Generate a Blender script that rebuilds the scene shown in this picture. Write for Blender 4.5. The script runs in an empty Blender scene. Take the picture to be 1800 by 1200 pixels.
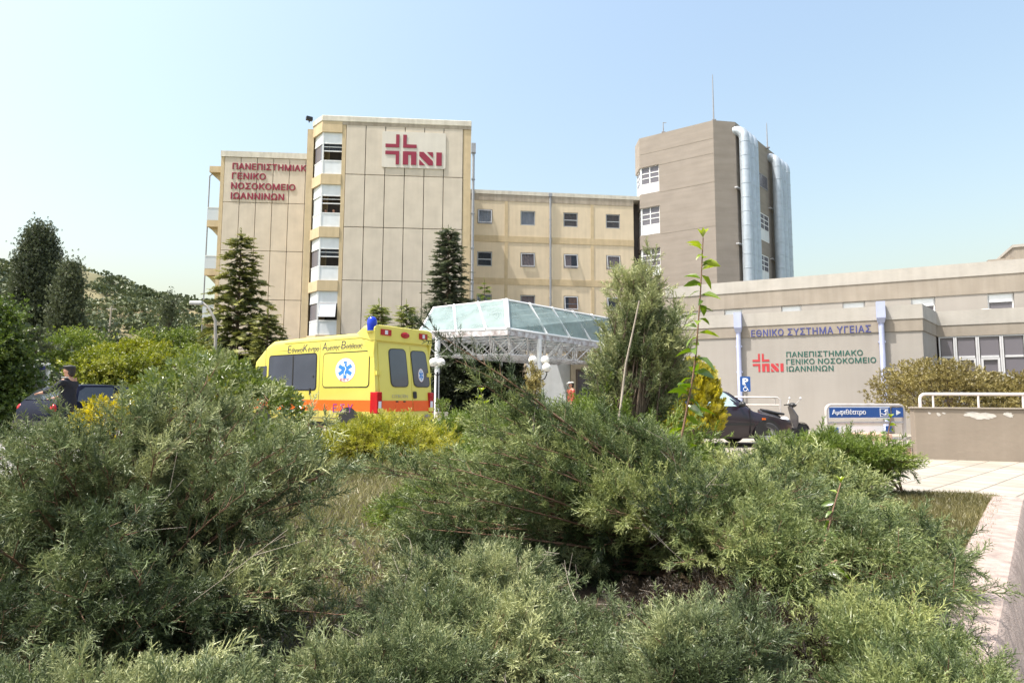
import bpy, math, random
import numpy as np
from mathutils import Vector, Matrix
from mathutils.geometry import delaunay_2d_cdt

sc = bpy.context.scene
COL = sc.collection
R = math.radians

# ------------------------------------------------------------------ camera
FPX = 1080.0                                   # focal length in pixels of an 1800 px wide frame
CAM = Vector((0.0, 0.0, 1.1))
PITCH = math.atan(98.0 / FPX)
ROLL = R(0.25)
cd = bpy.data.cameras.new("camera")
cam = bpy.data.objects.new("camera", cd)
COL.objects.link(cam)
cd.sensor_width = 36.0
cd.lens = 36.0 * FPX / 1800.0
cd.clip_start = 0.05
cd.clip_end = 5000.0
CROT = Matrix.Rotation(R(90) + PITCH, 3, 'X') @ Matrix.Rotation(ROLL, 3, 'Z')
cam.matrix_world = Matrix.Translation(CAM) @ CROT.to_4x4()
sc.camera = cam

# ------------------------------------------------------------------ light
SUN = Vector((-0.42, -0.15, 0.895)).normalized()      # towards the sun
wd = bpy.data.worlds.new("World")
sc.world = wd
wd.use_nodes = True
wn = wd.node_tree
sky = wn.nodes.new('ShaderNodeTexSky')
sky.sky_type = 'NISHITA'
sky.sun_disc = False
sky.sun_elevation = math.asin(SUN.z)
sky.sun_rotation = math.atan2(SUN.x, SUN.y)
sky.air_density = 2.0
sky.dust_density = 7.0
sky.ozone_density = 0.8
sky.altitude = 500
bg = wn.nodes['Background']
bg.inputs[1].default_value = 0.15
wn.links.new(sky.outputs[0], bg.inputs[0])
sl = bpy.data.lights.new("sun", 'SUN')
sl.energy = 4.2
sl.angle = R(0.55)
sl.color = (1.0, 0.955, 0.88)
so = bpy.data.objects.new("sun", sl)
COL.objects.link(so)
so.rotation_euler = SUN.to_track_quat('Z', 'Y').to_euler()
so.location = (0, 0, 60)
vs = sc.view_settings
vs.view_transform = 'Standard'
vs.look = 'None'
vs.gamma = 1.0
vs.exposure = 0.8
sc.cycles.max_bounces = 6
sc.cycles.diffuse_bounces = 4
sc.cycles.transparent_max_bounces = 12
sc.cycles.use_denoising = True

# ------------------------------------------------------------------ helpers
def ray(px, py):
    return (CROT @ Vector(((px - 900.0) / FPX, -(py - 600.0) / FPX, -1.0))).normalized()

def at(px, py, Y):                             # the point of a sight line at distance Y
    d = ray(px, py)
    return CAM + d * (Y / d.y)

def at_z(px, py, z):
    d = ray(px, py)
    return CAM + d * ((z - CAM.z) / d.z)

def to_px(p):
    v = CROT.transposed() @ (Vector(p) - CAM)
    return (900 + FPX * v.x / -v.z, 600 - FPX * v.y / -v.z)

class Frame:                                    # a standing local frame: x along, y inward, z up
    def __init__(s, o, rotz):
        s.o = Vector((o[0], o[1], o[2] if len(o) > 2 else 0.0)); s.r = rotz
        s.m = Matrix.Translation(s.o) @ Matrix.Rotation(rotz, 4, 'Z')
        s.i = s.m.inverted()
    def w(s, x, y, z=0.0): return s.m @ Vector((x, y, z))
    def on_y(s, px, py, yl=0.0):
        a = s.i @ CAM; d = s.i.to_3x3() @ ray(px, py)
        p = a + d * ((yl - a.y) / d.y); return p.x, p.z
    def on_x(s, px, py, xl=0.0):
        a = s.i @ CAM; d = s.i.to_3x3() @ ray(px, py)
        p = a + d * ((xl - a.x) / d.x); return p.y, p.z

def tag(o, label=None, cat=None, group=None, kind=None):
    if label: o['label'] = label
    if cat: o['category'] = cat
    if group: o['group'] = group
    if kind: o['kind'] = kind
    return o

def thing(name, label, cat, loc=(0, 0, 0), rotz=0.0, group=None):
    o = bpy.data.objects.new(name, None)
    o.empty_display_size = 0.3
    COL.objects.link(o)
    o.location = loc; o.rotation_euler = (0, 0, rotz)
    return tag(o, label, cat, group)

def copy_tree(o, parent=None):
    c = o.copy(); COL.objects.link(c)
    if parent: c.parent = parent
    for ch in list(o.children): copy_tree(ch, c)
    return c

class MB:                                       # mesh builder for hard things
    def __init__(s): s.v = []; s.f = []; s.mi = []; s.cur = 0
    def add(s, vs_, fs_, M=None):
        b = len(s.v)
        for p in vs_:
            p = Vector(p)
            s.v.append(M @ p if M is not None else p)
        for f in fs_:
            s.f.append([b + i for i in f]); s.mi.append(s.cur)
        return s
    def box(s, x0, x1, y0, y1, z0, z1, M=None):
        if x0 > x1: x0, x1 = x1, x0
        if y0 > y1: y0, y1 = y1, y0
        if z0 > z1: z0, z1 = z1, z0
        v = [(x0,y0,z0),(x1,y0,z0),(x1,y1,z0),(x0,y1,z0),(x0,y0,z1),(x1,y0,z1),(x1,y1,z1),(x0,y1,z1)]
        return s.add(v, [(3,2,1,0),(4,5,6,7),(0,1,5,4),(1,2,6,5),(2,3,7,6),(3,0,4,7)], M)
    def prism(s, poly, z0, z1, M=None):         # plan polygon, anticlockwise
        n = len(poly)
        v = [(p[0], p[1], z0) for p in poly] + [(p[0], p[1], z1) for p in poly]
        f = [tuple(range(n))[::-1], tuple(range(n, 2*n))] + [(i, (i+1) % n, n+(i+1) % n, n+i) for i in range(n)]
        return s.add(v, f, M)
    def slab_xz(s, poly, y0, y1, M=None):       # polygon in x,z thickened in y (y0 = front)
        n = len(poly)
        v = [(p[0], y0, p[1]) for p in poly] + [(p[0], y1, p[1]) for p in poly]
        f = [tuple(range(n)), tuple(range(n, 2*n))[::-1]] + [(i, n+i, n+(i+1) % n, (i+1) % n) for i in range(n)]
        return s.add(v, f, M)
    def tube(s, pts, r, n=8, cap=True, r1=None, M=None):
        pts = [Vector(p) for p in pts]; m = len(pts); vv = []
        up = Vector((0, 0, 1)); prev = None
        for i, p in enumerate(pts):
            t = (pts[min(i+1, m-1)] - pts[max(i-1, 0)]).normalized()
            if prev is None:
                a = t.cross(up)
                if a.length < 1e-3: a = t.cross(Vector((1, 0, 0)))
            else:
                a = prev - t * prev.dot(t)
            a.normalize(); prev = a; b = t.cross(a)
            rr = r if r1 is None else r + (r1 - r) * i / (m - 1)
            for k in range(n):
                c = 2*math.pi*k/n
                vv.append(p + a*math.cos(c)*rr + b*math.sin(c)*rr)
        ff = [(i*n+k, i*n+(k+1) % n, (i+1)*n+(k+1) % n, (i+1)*n+k) for i in range(m-1) for k in range(n)]
        if cap: ff += [tuple(range(n))[::-1], tuple(range((m-1)*n, m*n))]
        return s.add(vv, ff, M)
    def lathe(s, prof, n=20, M=None):           # profile (r, z)
        vv = []; ff = []
        for r, z in prof:
            for k in range(n):
                c = 2*math.pi*k/n; vv.append((r*math.cos(c), r*math.sin(c), z))
        for i in range(len(prof)-1):
            for k in range(n):
                ff.append((i*n+k, i*n+(k+1) % n, (i+1)*n+(k+1) % n, (i+1)*n+k))
        ff += [tuple(range(n))[::-1], tuple(range((len(prof)-1)*n, len(prof)*n))]
        return s.add(vv, ff, M)
    def ball(s, c, r, n=16, sq=(1, 1, 1)):
        prof = [(max(1e-4, math.sin(math.pi*i/10))*r, -math.cos(math.pi*i/10)*r) for i in range(11)]
        return s.lathe(prof, n, Matrix.Translation(Vector(c)) @ Matrix.Diagonal((*sq, 1)))
    def build(s, name, mats, parent=None, smooth=None):
        me = bpy.data.meshes.new(name)
        me.from_pydata([tuple(p) for p in s.v], [], s.f)
        if not isinstance(mats, (list, tuple)): mats = [mats]
        for m in mats: me.materials.append(m)
        if len(mats) > 1: me.polygons.foreach_set('material_index', s.mi)
        if smooth is not None:
            me.polygons.foreach_set('use_smooth', [True]*len(me.polygons))
            me.set_sharp_from_angle(angle=R(smooth))
        me.update()
        o = bpy.data.objects.new(name, me); COL.objects.link(o)
        if parent: o.parent = parent
        return o

def rrect(x0, x1, z0, z1, r, n=5):              # rounded rectangle, anticlockwise
    out = []
    for cx, cz, a0 in ((x1-r, z1-r, 0), (x0+r, z1-r, 90), (x0+r, z0+r, 180), (x1-r, z0+r, 270)):
        for k in range(n+1):
            a = R(a0 + 90*k/n); out.append((cx + r*math.cos(a), cz + r*math.sin(a)))
    return out

def bevel(o, w, seg=2):
    m = o.modifiers.new('bevel', 'BEVEL'); m.width = w; m.segments = seg; m.limit_method = 'ANGLE'; m.angle_limit = R(40)
    return o

def text_geo(s, size=1.0, ext=0.01, bold=0.0, shear=0.0, spacing=1.0):
    """solid letters: glyph outlines, triangulated and filled by the non-zero winding rule, then given depth"""
    c = bpy.data.curves.new('lettering', 'FONT'); c.body = s; c.size = size; c.shear = shear
    c.space_character = spacing; c.resolution_u = 3; c.fill_mode = 'NONE'
    o = bpy.data.objects.new('lettering', c); COL.objects.link(o)
    dg = bpy.context.evaluated_depsgraph_get(); dg.update()
    e = o.evaluated_get(dg); me = e.to_mesh()
    P = [Vector((p.co.x, p.co.y)) for p in me.vertices]; nb = {}
    for ed in me.edges:
        i, j = ed.vertices; nb.setdefault(i, []).append(j); nb.setdefault(j, []).append(i)
    e.to_mesh_clear(); bpy.data.objects.remove(o); bpy.data.curves.remove(c)
    seen = set(); A, B, E = [], [], []
    for i in sorted(nb):
        if i in seen: continue
        loop = [i]; seen.add(i); cur = i
        while True:
            nx = [j for j in nb[cur] if j not in seen]
            if not nx: break
            cur = min(nx); seen.add(cur); loop.append(cur)
        for k in range(len(loop)):
            E.append((loop[k], loop[(k+1) % len(loop)])); A.append(P[loop[k]]); B.append(P[loop[(k+1) % len(loop)]])
    V, _, F, *_r = delaunay_2d_cdt(P, E, [], 0, 1e-5)
    A = np.array([tuple(p) for p in A]); B = np.array([tuple(p) for p in B]); keep = []
    for f in F:
        x, y = (sum((V[q] for q in f), Vector((0, 0)))/len(f))
        up_ = (A[:, 1] <= y) & (B[:, 1] > y); dn = (A[:, 1] > y) & (B[:, 1] <= y)
        side = (B[:, 0]-A[:, 0])*(y-A[:, 1]) - (x-A[:, 0])*(B[:, 1]-A[:, 1])
        if (up_ & (side > 0)).sum() - (dn & (side < 0)).sum() != 0: keep.append(list(f))
    n = len(V); vv = [Vector((p.x, p.y, ext)) for p in V] + [Vector((p.x, p.y, -ext)) for p in V]
    ff = [tuple(f) for f in keep] + [tuple(q+n for q in f[::-1]) for f in keep]; cnt = {}
    for f in keep:
        for k in range(len(f)): cnt[(f[k], f[(k+1) % len(f)])] = 1
    for (i, j) in cnt:
        if (j, i) not in cnt: ff.append((j, i, i+n, j+n))
    used = sorted({q for f in ff for q in f}); mp = {q: k for k, q in enumerate(used)}
    return [vv[q] for q in used], [tuple(mp[q] for q in f) for f in ff]

def put_text(mb, s, x0, z0, width, height, yl, depth=0.02, bold=0.018, shear=0.0, cap=True, spacing=1.0, zslope=0.0):
    """capital letters of the given height, fitted to width, standing on a wall facing -y"""
    v, f = text_geo(s, 1.0, 0.5, 0.0, shear, spacing)
    xs = [p.x for p in v]; zs = [p.y for p in v]
    kx = width / (max(xs) - min(xs)); kz = height / ((max(zs) - min(zs)) if cap else 0.73)
    z_min = min(zs) if cap else 0.0
    d = bold*kz*1.1
    for i, sh in enumerate((0, -1, 1, -0.5, 0.5)):
        if i and bold < 0.01: break
        mb.add([(x0 + (p.x - min(xs))*kx + sh*d, yl - (p.z + 0.5)*depth*(1-0.012*i) , z0 + (p.y - z_min)*kz + (abs(sh) == 0.5)*(d*0.55 if sh > 0 else -d*0.55)) for p in v], f)
    return mb

def build_words(mb, name, material, parent):
    """split a line of lettering at its word spaces, one mesh per word"""
    lo = {}; 
    def find(i):
        while lo.get(i, i) != i: i = lo[i]
        return i
    for f in mb.f:
        for q in f[1:]:
            a, b = find(f[0]), find(q)
            if a != b: lo[a] = b
    comp = {}
    for i, p in enumerate(mb.v): comp.setdefault(find(i), []).append(i)
    h = max(p.z for p in mb.v) - min(p.z for p in mb.v)
    spans = sorted((min(mb.v[i].x for i in c), max(mb.v[i].x for i in c), k) for k, c in comp.items())
    words_ = []; end = None
    for x0, x1, k in spans:
        if end is None or x0 - end > 0.42*h: words_.append([]); end = x1
        words_[-1].append(k); end = max(end, x1)
    for w in words_:
        ks = set(w); idx = [i for i in range(len(mb.v)) if find(i) in ks]; mp = {q: n for n, q in enumerate(idx)}
        MB().add([mb.v[i] for i in idx], [[mp[q] for q in f] for f in mb.f if f[0] in mp]).build(name, material, parent)

# ------------------------------------------------------------------ materials
def nmat(name):
    m = bpy.data.materials.new(name); m.use_nodes = True
    return m, m.node_tree, m.node_tree.nodes['Principled BSDF']

def mat(name, col, rough=0.6, var=0.12, scale=6.0, metal=0.0, bump=0.0, streak=0.0, col2=None, spec=None, coat=0.0, flat=False):
    m, t, b = nmat(name)
    b.inputs['Roughness'].default_value = rough; b.inputs['Metallic'].default_value = metal
    if spec is not None: b.inputs['Specular IOR Level'].default_value = spec
    if coat: b.inputs['Coat Weight'].default_value = coat; b.inputs['Coat Roughness'].default_value = 0.08
    tc = t.nodes.new('ShaderNodeTexCoord'); nz = t.nodes.new('ShaderNodeTexNoise')
    nz.inputs['Scale'].default_value = scale; nz.inputs['Detail'].default_value = 6
    t.links.new(tc.outputs['Object'], nz.inputs['Vector'])
    cr = t.nodes.new('ShaderNodeValToRGB')
    c2 = col2 if col2 else tuple(c*(1-var) for c in col)
    cr.color_ramp.elements[0].position = 0.32; cr.color_ramp.elements[1].position = 0.68
    cr.color_ramp.elements[0].color = (*c2, 1); cr.color_ramp.elements[1].color = (*(min(1, c*(1+var*0.4)) for c in col), 1)
    t.links.new(nz.outputs['Fac'], cr.inputs[0])
    out = cr.outputs[0]
    if streak:
        mp = t.nodes.new('ShaderNodeMapping'); mp.inputs['Scale'].default_value = (0.22, 0.22, 1.9) if flat else (2.6, 2.6, 0.16)
        t.links.new(tc.outputs['Object'], mp.inputs[0])
        n2 = t.nodes.new('ShaderNodeTexNoise'); n2.inputs['Scale'].default_value = 1.6; n2.inputs['Detail'].default_value = 7
        t.links.new(mp.outputs[0], n2.inputs['Vector'])
        r2 = t.nodes.new('ShaderNodeValToRGB')
        r2.color_ramp.elements[0].position = 0.35; r2.color_ramp.elements[1].position = 0.62
        r2.color_ramp.elements[0].color = (1-streak, 1-streak*1.05, 1-streak*1.15, 1); r2.color_ramp.elements[1].color = (1, 1, 1, 1)
        t.links.new(n2.outputs['Fac'], r2.inputs[0])
        mx = t.nodes.new('ShaderNodeMixRGB'); mx.blend_type = 'MULTIPLY'; mx.inputs[0].default_value = 1
        t.links.new(out, mx.inputs[1]); t.links.new(r2.outputs[0], mx.inputs[2]); out = mx.outputs[0]
    t.links.new(out, b.inputs['Base Color'])
    if bump:
        n3 = t.nodes.new('ShaderNodeTexNoise'); n3.inputs['Scale'].default_value = scale*7; n3.inputs['Detail'].default_value = 8
        t.links.new(tc.outputs['Object'], n3.inputs['Vector'])
        bp = t.nodes.new('ShaderNodeBump'); bp.inputs['Strength'].default_value = bump; bp.inputs['Distance'].default_value = 0.02
        t.links.new(n3.outputs['Fac'], bp.inputs['Height']); t.links.new(bp.outputs[0], b.inputs['Normal'])
    return m

def leaf_mat(name, dark, mid, light, trans=0.25, gloss=0.05, rough=0.45):
    m = bpy.data.materials.new(name); m.use_nodes = True
    t = m.node_tree; t.nodes.clear()
    o = t.nodes.new('ShaderNodeOutputMaterial')
    a = t.nodes.new('ShaderNodeAttribute'); a.attribute_name = 'tint'
    cr = t.nodes.new('ShaderNodeValToRGB')
    e = cr.color_ramp.elements
    e[0].position = 0.05; e[0].color = (*dark, 1); e[1].position = 0.95; e[1].color = (*light, 1)
    k = e.new(0.5); k.color = (*mid, 1)
    t.links.new(a.outputs['Fac'], cr.inputs[0])
    d = t.nodes.new('ShaderNodeBsdfDiffuse'); tr = t.nodes.new('ShaderNodeBsdfTranslucent'); g = t.nodes.new('ShaderNodeBsdfGlossy')
    g.inputs['Roughness'].default_value = rough
    m1 = t.nodes.new('ShaderNodeMixShader'); m1.inputs[0].default_value = trans
    m2 = t.nodes.new('ShaderNodeMixShader'); m2.inputs[0].default_value = gloss
    t.links.new(cr.outputs[0], d.inputs[0])
    hs = t.nodes.new('ShaderNodeHueSaturation'); hs.inputs['Saturation'].default_value = 1.15; hs.inputs['Value'].default_value = 1.25
    t.links.new(cr.outputs[0], hs.inputs['Color']); t.links.new(hs.outputs[0], tr.inputs[0])
    t.links.new(d.outputs[0], m1.inputs[1]); t.links.new(tr.outputs[0], m1.inputs[2])
    t.links.new(m1.outputs[0], m2.inputs[1]); t.links.new(g.outputs[0], m2.inputs[2])
    t.links.new(m2.outputs[0], o.inputs[0])
    return m

def glass_mat(name, col, alpha=0.5, rough=0.08, dirt=0.0, spec=0.6):
    m = bpy.data.materials.new(name); m.use_nodes = True
    t = m.node_tree; b = t.nodes['Principled BSDF']; o = t.nodes['Material Output']
    b.inputs['Base Color'].default_value = (*col, 1); b.inputs['Roughness'].default_value = rough
    b.inputs['Specular IOR Level'].default_value = spec
    tp = t.nodes.new('ShaderNodeBsdfTransparent')
    tp.inputs[0].default_value = (*(min(1, 0.82 + 0.25*c) for c in col), 1)
    mx = t.nodes.new('ShaderNodeMixShader'); mx.inputs[0].default_value = alpha
    if dirt:
        tc = t.nodes.new('ShaderNodeTexCoord'); nz = t.nodes.new('ShaderNodeTexNoise'); nz.inputs['Scale'].default_value = 1.4
        nz.inputs['Detail'].default_value = 6
        t.links.new(tc.outputs['Object'], nz.inputs['Vector'])
        mr = t.nodes.new('ShaderNodeMapRange'); mr.inputs[1].default_value = 0.3; mr.inputs[2].default_value = 0.7
        mr.inputs[3].default_value = alpha - dirt; mr.inputs[4].default_value = alpha + dirt
        t.links.new(nz.outputs['Fac'], mr.inputs[0]); t.links.new(mr.outputs[0], mx.inputs[0])
    t.links.new(tp.outputs[0], mx.inputs[1]); t.links.new(b.outputs[0], mx.inputs[2]); t.links.new(mx.outputs[0], o.inputs[0])
    return m

M = {}
M['panel']   = mat('cream concrete panel', (0.60, 0.53, 0.44), 0.85, 0.10, 1.2, bump=0.15, streak=0.045)
M['coping']  = mat('pale concrete coping', (0.66, 0.62, 0.54), 0.85, 0.15, 2.0, streak=0.15)
M['joint']   = mat('dark joint filler', (0.10, 0.085, 0.07), 0.9)
M['ochre']   = mat('ochre painted concrete', (0.58, 0.46, 0.29), 0.85, 0.10, 2.0, streak=0.08)
M['yellowp'] = mat('yellow cream painted panel', (0.70, 0.585, 0.425), 0.85, 0.06, 1.5, streak=0.07)
M['greyband']= mat('grey streaked band', (0.42, 0.36, 0.29), 0.9, 0.15, 2.5, streak=0.2)  # grey tone with vertical streaks, set between wall and coping
M['taupe']   = mat('taupe rendered concrete', (0.30, 0.262, 0.228), 0.9, 0.08, 0.9, bump=0.3, streak=0.10, flat=True)
M['wallcream']=mat('pale cream render', (0.345, 0.32, 0.295), 0.9, 0.05, 1.0, bump=0.15, streak=0.05)
M['bandbrown']=mat('beige brown band', (0.32, 0.28, 0.235), 0.9, 0.10, 1.6, bump=0.2, streak=0.12)
M['bandwhite']=mat('off white parapet', (0.43, 0.405, 0.37), 0.9, 0.10, 1.6, bump=0.2, streak=0.07)
M['white']   = mat('white painted metal', (0.78, 0.79, 0.80), 0.45, 0.05)
M['whitepan']= mat('white spandrel panel', (0.74, 0.77, 0.80), 0.4, 0.06, 3.0, streak=0.05)
M['alu']     = mat('grey aluminium', (0.50, 0.50, 0.51), 0.4, 0.08, metal=0.3)
M['alulight']= mat('light aluminium frame', (0.56, 0.56, 0.58), 0.4, 0.08)
M['duct']    = mat('galvanised duct', (0.47, 0.53, 0.60), 0.42, 0.10, 3.0, metal=0.35, streak=0.12)
M['pipegrey']= mat('blue grey downpipe', (0.30, 0.31, 0.34), 0.5, 0.1)
M['lilac']   = mat('lilac painted downpipe', (0.42, 0.46, 0.66), 0.5, 0.1, 3.0)
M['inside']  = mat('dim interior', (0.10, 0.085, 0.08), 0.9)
M['curtain'] = mat('pale blue curtain', (0.62, 0.66, 0.74), 0.9, 0.12, 9.0)
M['curtpink']= mat('pinkish curtain', (0.55, 0.42, 0.40), 0.9, 0.15, 9.0)
M['blind']   = mat('brown slatted blind', (0.26, 0.21, 0.18), 0.8, 0.15, 9.0)
M['orangec'] = mat('orange curtain', (0.50, 0.25, 0.10), 0.9, 0.2, 8.0)
M['pane']    = glass_mat('window glass', (0.10, 0.12, 0.16), 0.14, 0.04)
M['panedark']= glass_mat('grey tinted glass', (0.20, 0.19, 0.22), 0.75, 0.06)
M['panepale']= glass_mat('pale reflecting glass', (0.62, 0.66, 0.70), 0.85, 0.1)
M['signboard']= mat('pale sign board', (0.63, 0.59, 0.525), 0.7, 0.05, 1.5, streak=0.04)
M['redsign'] = mat('crimson sign letters', (0.26, 0.010, 0.038), 0.45, 0.08)
M['redlogo'] = mat('red logo paint', (0.46, 0.040, 0.050), 0.45, 0.08)
M['greentx'] = mat('dark green sign letters', (0.014, 0.10, 0.08), 0.45, 0.08)
M['bluetx']  = mat('blue sign letters', (0.06, 0.07, 0.24), 0.45, 0.08)
M['signblue']= mat('blue sign face', (0.02, 0.09, 0.33), 0.35, 0.05)
M['signwhite']=mat('white sign face', (0.80, 0.82, 0.84), 0.4, 0.03)
M['canopygl']= glass_mat('dusty teal canopy glass', (0.34, 0.435, 0.435), 0.48, 0.5, 0.16, 0.12)
M['canopyfr']= mat('white canopy frame', (0.78, 0.79, 0.80), 0.45, 0.05)
M['peel']    = mat('white canopy rim with peeling paint', (0.66, 0.66, 0.68), 0.7, 0.2, 5.0, col2=(0.30, 0.24, 0.23))
M['peel2']   = mat('weathered white space frame', (0.74, 0.74, 0.76), 0.6, 0.2, 7.0, col2=(0.48, 0.44, 0.44))
M['globe']   = mat('opal lamp globe', (0.84, 0.82, 0.76), 0.25, 0.02)
M['black']   = mat('black plastic', (0.018, 0.018, 0.02), 0.45, 0.1)
M['rubber']  = mat('tyre rubber', (0.025, 0.025, 0.027), 0.8, 0.2, 20)
M['rim']     = mat('steel rim', (0.42, 0.42, 0.44), 0.35, 0.1, metal=0.7)
M['steel']   = mat('weathered steel tube', (0.50, 0.46, 0.44), 0.5, 0.15, 6.0, metal=0.3)
M['galv']    = mat('galvanised post', (0.33, 0.31, 0.28), 0.6, 0.15, 5.0)
M['mast']    = mat('grey mast', (0.28, 0.28, 0.30), 0.6)
M['amb']     = mat('ambulance yellow paint', (0.74, 0.65, 0.125), 0.3, 0.06, 1.2, coat=0.45)
M['amborange']=mat('orange red stripe', (0.86, 0.12, 0.012), 0.35, 0.05)
M['ambglass']= mat('grey tinted van glass', (0.085, 0.095, 0.12), 0.08, 0.2, 1.0, spec=0.8)
M['ambred']  = mat('red lamp lens', (0.42, 0.008, 0.015), 0.15, 0.1)
M['amblue']  = mat('blue beacon lens', (0.01, 0.04, 0.50), 0.12, 0.1)
M['starblue']= mat('emblem blue', (0.03, 0.20, 0.60), 0.4, 0.05)
M['emwhite'] = mat('emblem white', (0.72, 0.74, 0.78), 0.4, 0.03)
M['purpletx']= mat('purple lettering', (0.16, 0.03, 0.22), 0.4, 0.05)
M['greytx']  = mat('dark grey lettering', (0.06, 0.06, 0.09), 0.4, 0.05)
M['chrometx']= mat('silver badge', (0.45, 0.43, 0.32), 0.3, 0.05, metal=0.4)
M['plum']    = mat('dark plum car paint', (0.020, 0.012, 0.020), 0.32, 0.1, coat=0.35)
M['navy']    = mat('dark blue car paint', (0.006, 0.008, 0.022), 0.45, 0.1, coat=0.03, spec=0.12)
M['carglass']= mat('car glass', (0.03, 0.035, 0.045), 0.05, 0.1, spec=0.9)
M['shade']   = mat('silver sunshade behind car glass', (0.40, 0.55, 0.55), 0.2, 0.25, 6.0, spec=0.8)
M['amber']   = mat('amber lens', (0.75, 0.16, 0.02), 0.2)
M['skin']    = mat('skin', (0.50, 0.27, 0.18), 0.55, 0.08, 8.0)
M['navycl']  = mat('dark navy uniform', (0.012, 0.013, 0.022), 0.85, 0.2, 10.0)
M['redcl']   = mat('red shirt', (0.45, 0.06, 0.05), 0.85, 0.15, 8.0)
M['pinkcl']  = mat('pink shirt', (0.60, 0.28, 0.28), 0.85, 0.15, 8.0)
M['whitecl'] = mat('white cloth', (0.75, 0.73, 0.68), 0.85, 0.06, 8.0)
M['hair']    = mat('dark hair', (0.02, 0.014, 0.012), 0.6)
M['bark']    = mat('grey brown bark', (0.16, 0.115, 0.085), 0.9, 0.3, 14.0, bump=0.4)
M['redbark'] = mat('reddish juniper bark', (0.20, 0.115, 0.07), 0.8, 0.35, 16.0, bump=0.3)
M['palebark']= mat('pale dead wood', (0.42, 0.36, 0.30), 0.9, 0.2, 14.0)
M['terracotta']=mat('pale planter plaster', (0.62, 0.56, 0.50), 0.8, 0.1, 6.0)
# foliage
M['deadj_shade'] = leaf_mat('dead brown juniper needles with painted shade', (0.018, 0.013, 0.008), (0.045, 0.032, 0.018), (0.12, 0.085, 0.045), 0.05)  # dead needles, their brown kept dark to stand in for hollow shade
M['jun']   = leaf_mat('grey green juniper', (0.028, 0.044, 0.019), (0.125, 0.163, 0.070), (0.41, 0.43, 0.205), 0.15)
M['jun2']  = leaf_mat('green juniper', (0.024, 0.040, 0.014), (0.108, 0.150, 0.054), (0.38, 0.41, 0.15), 0.15)
M['jung']  = leaf_mat('fresh green juniper', (0.050, 0.085, 0.016), (0.14, 0.20, 0.04), (0.29, 0.35, 0.085), 0.3)
M['gold']  = leaf_mat('golden juniper', (0.12, 0.145, 0.018), (0.30, 0.32, 0.050), (0.56, 0.52, 0.11), 0.35)
M['thuja'] = leaf_mat('golden thuja', (0.12, 0.13, 0.012), (0.36, 0.32, 0.020), (0.66, 0.54, 0.035), 0.3)
M['broad'] = leaf_mat('glossy green leaves', (0.045, 0.075, 0.016), (0.115, 0.165, 0.036), (0.26, 0.30, 0.075), 0.25, 0.10, 0.35)
M['brown'] = leaf_mat('olive brown leaves', (0.085, 0.062, 0.022), (0.21, 0.175, 0.062), (0.40, 0.34, 0.13), 0.2)
M['poplar']= leaf_mat('dark poplar leaves', (0.030, 0.042, 0.020), (0.070, 0.086, 0.046), (0.14, 0.16, 0.085), 0.25)
M['lime']  = leaf_mat('yellow green leaves', (0.080, 0.105, 0.012), (0.20, 0.23, 0.028), (0.36, 0.36, 0.06), 0.3)
M['mid']   = leaf_mat('mid green leaves', (0.045, 0.075, 0.014), (0.11, 0.16, 0.030), (0.22, 0.27, 0.055), 0.3)
M['spruce']= leaf_mat('spruce needles', (0.024, 0.038, 0.014), (0.095, 0.115, 0.032), (0.31, 0.31, 0.095), 0.2)
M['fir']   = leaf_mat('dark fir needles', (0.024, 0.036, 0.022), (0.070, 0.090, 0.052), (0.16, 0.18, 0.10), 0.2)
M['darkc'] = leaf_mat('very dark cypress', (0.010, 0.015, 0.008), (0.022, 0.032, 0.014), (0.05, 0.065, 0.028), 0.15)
M['shoot'] = leaf_mat('young bright leaves', (0.06, 0.11, 0.014), (0.14, 0.22, 0.028), (0.40, 0.48, 0.07), 0.4, 0.10, 0.3)
M['wood2'] = leaf_mat('scrub oak wood', (0.070, 0.088, 0.042), (0.115, 0.138, 0.066), (0.18, 0.20, 0.10), 0.1)
M['grass'] = leaf_mat('dry lawn grass', (0.12, 0.12, 0.035), (0.22, 0.21, 0.085), (0.36, 0.32, 0.16), 0.3)
M['grassd']= leaf_mat('brown green lawn grass', (0.09, 0.08, 0.028), (0.17, 0.155, 0.06), (0.30, 0.26, 0.11), 0.3)

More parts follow.
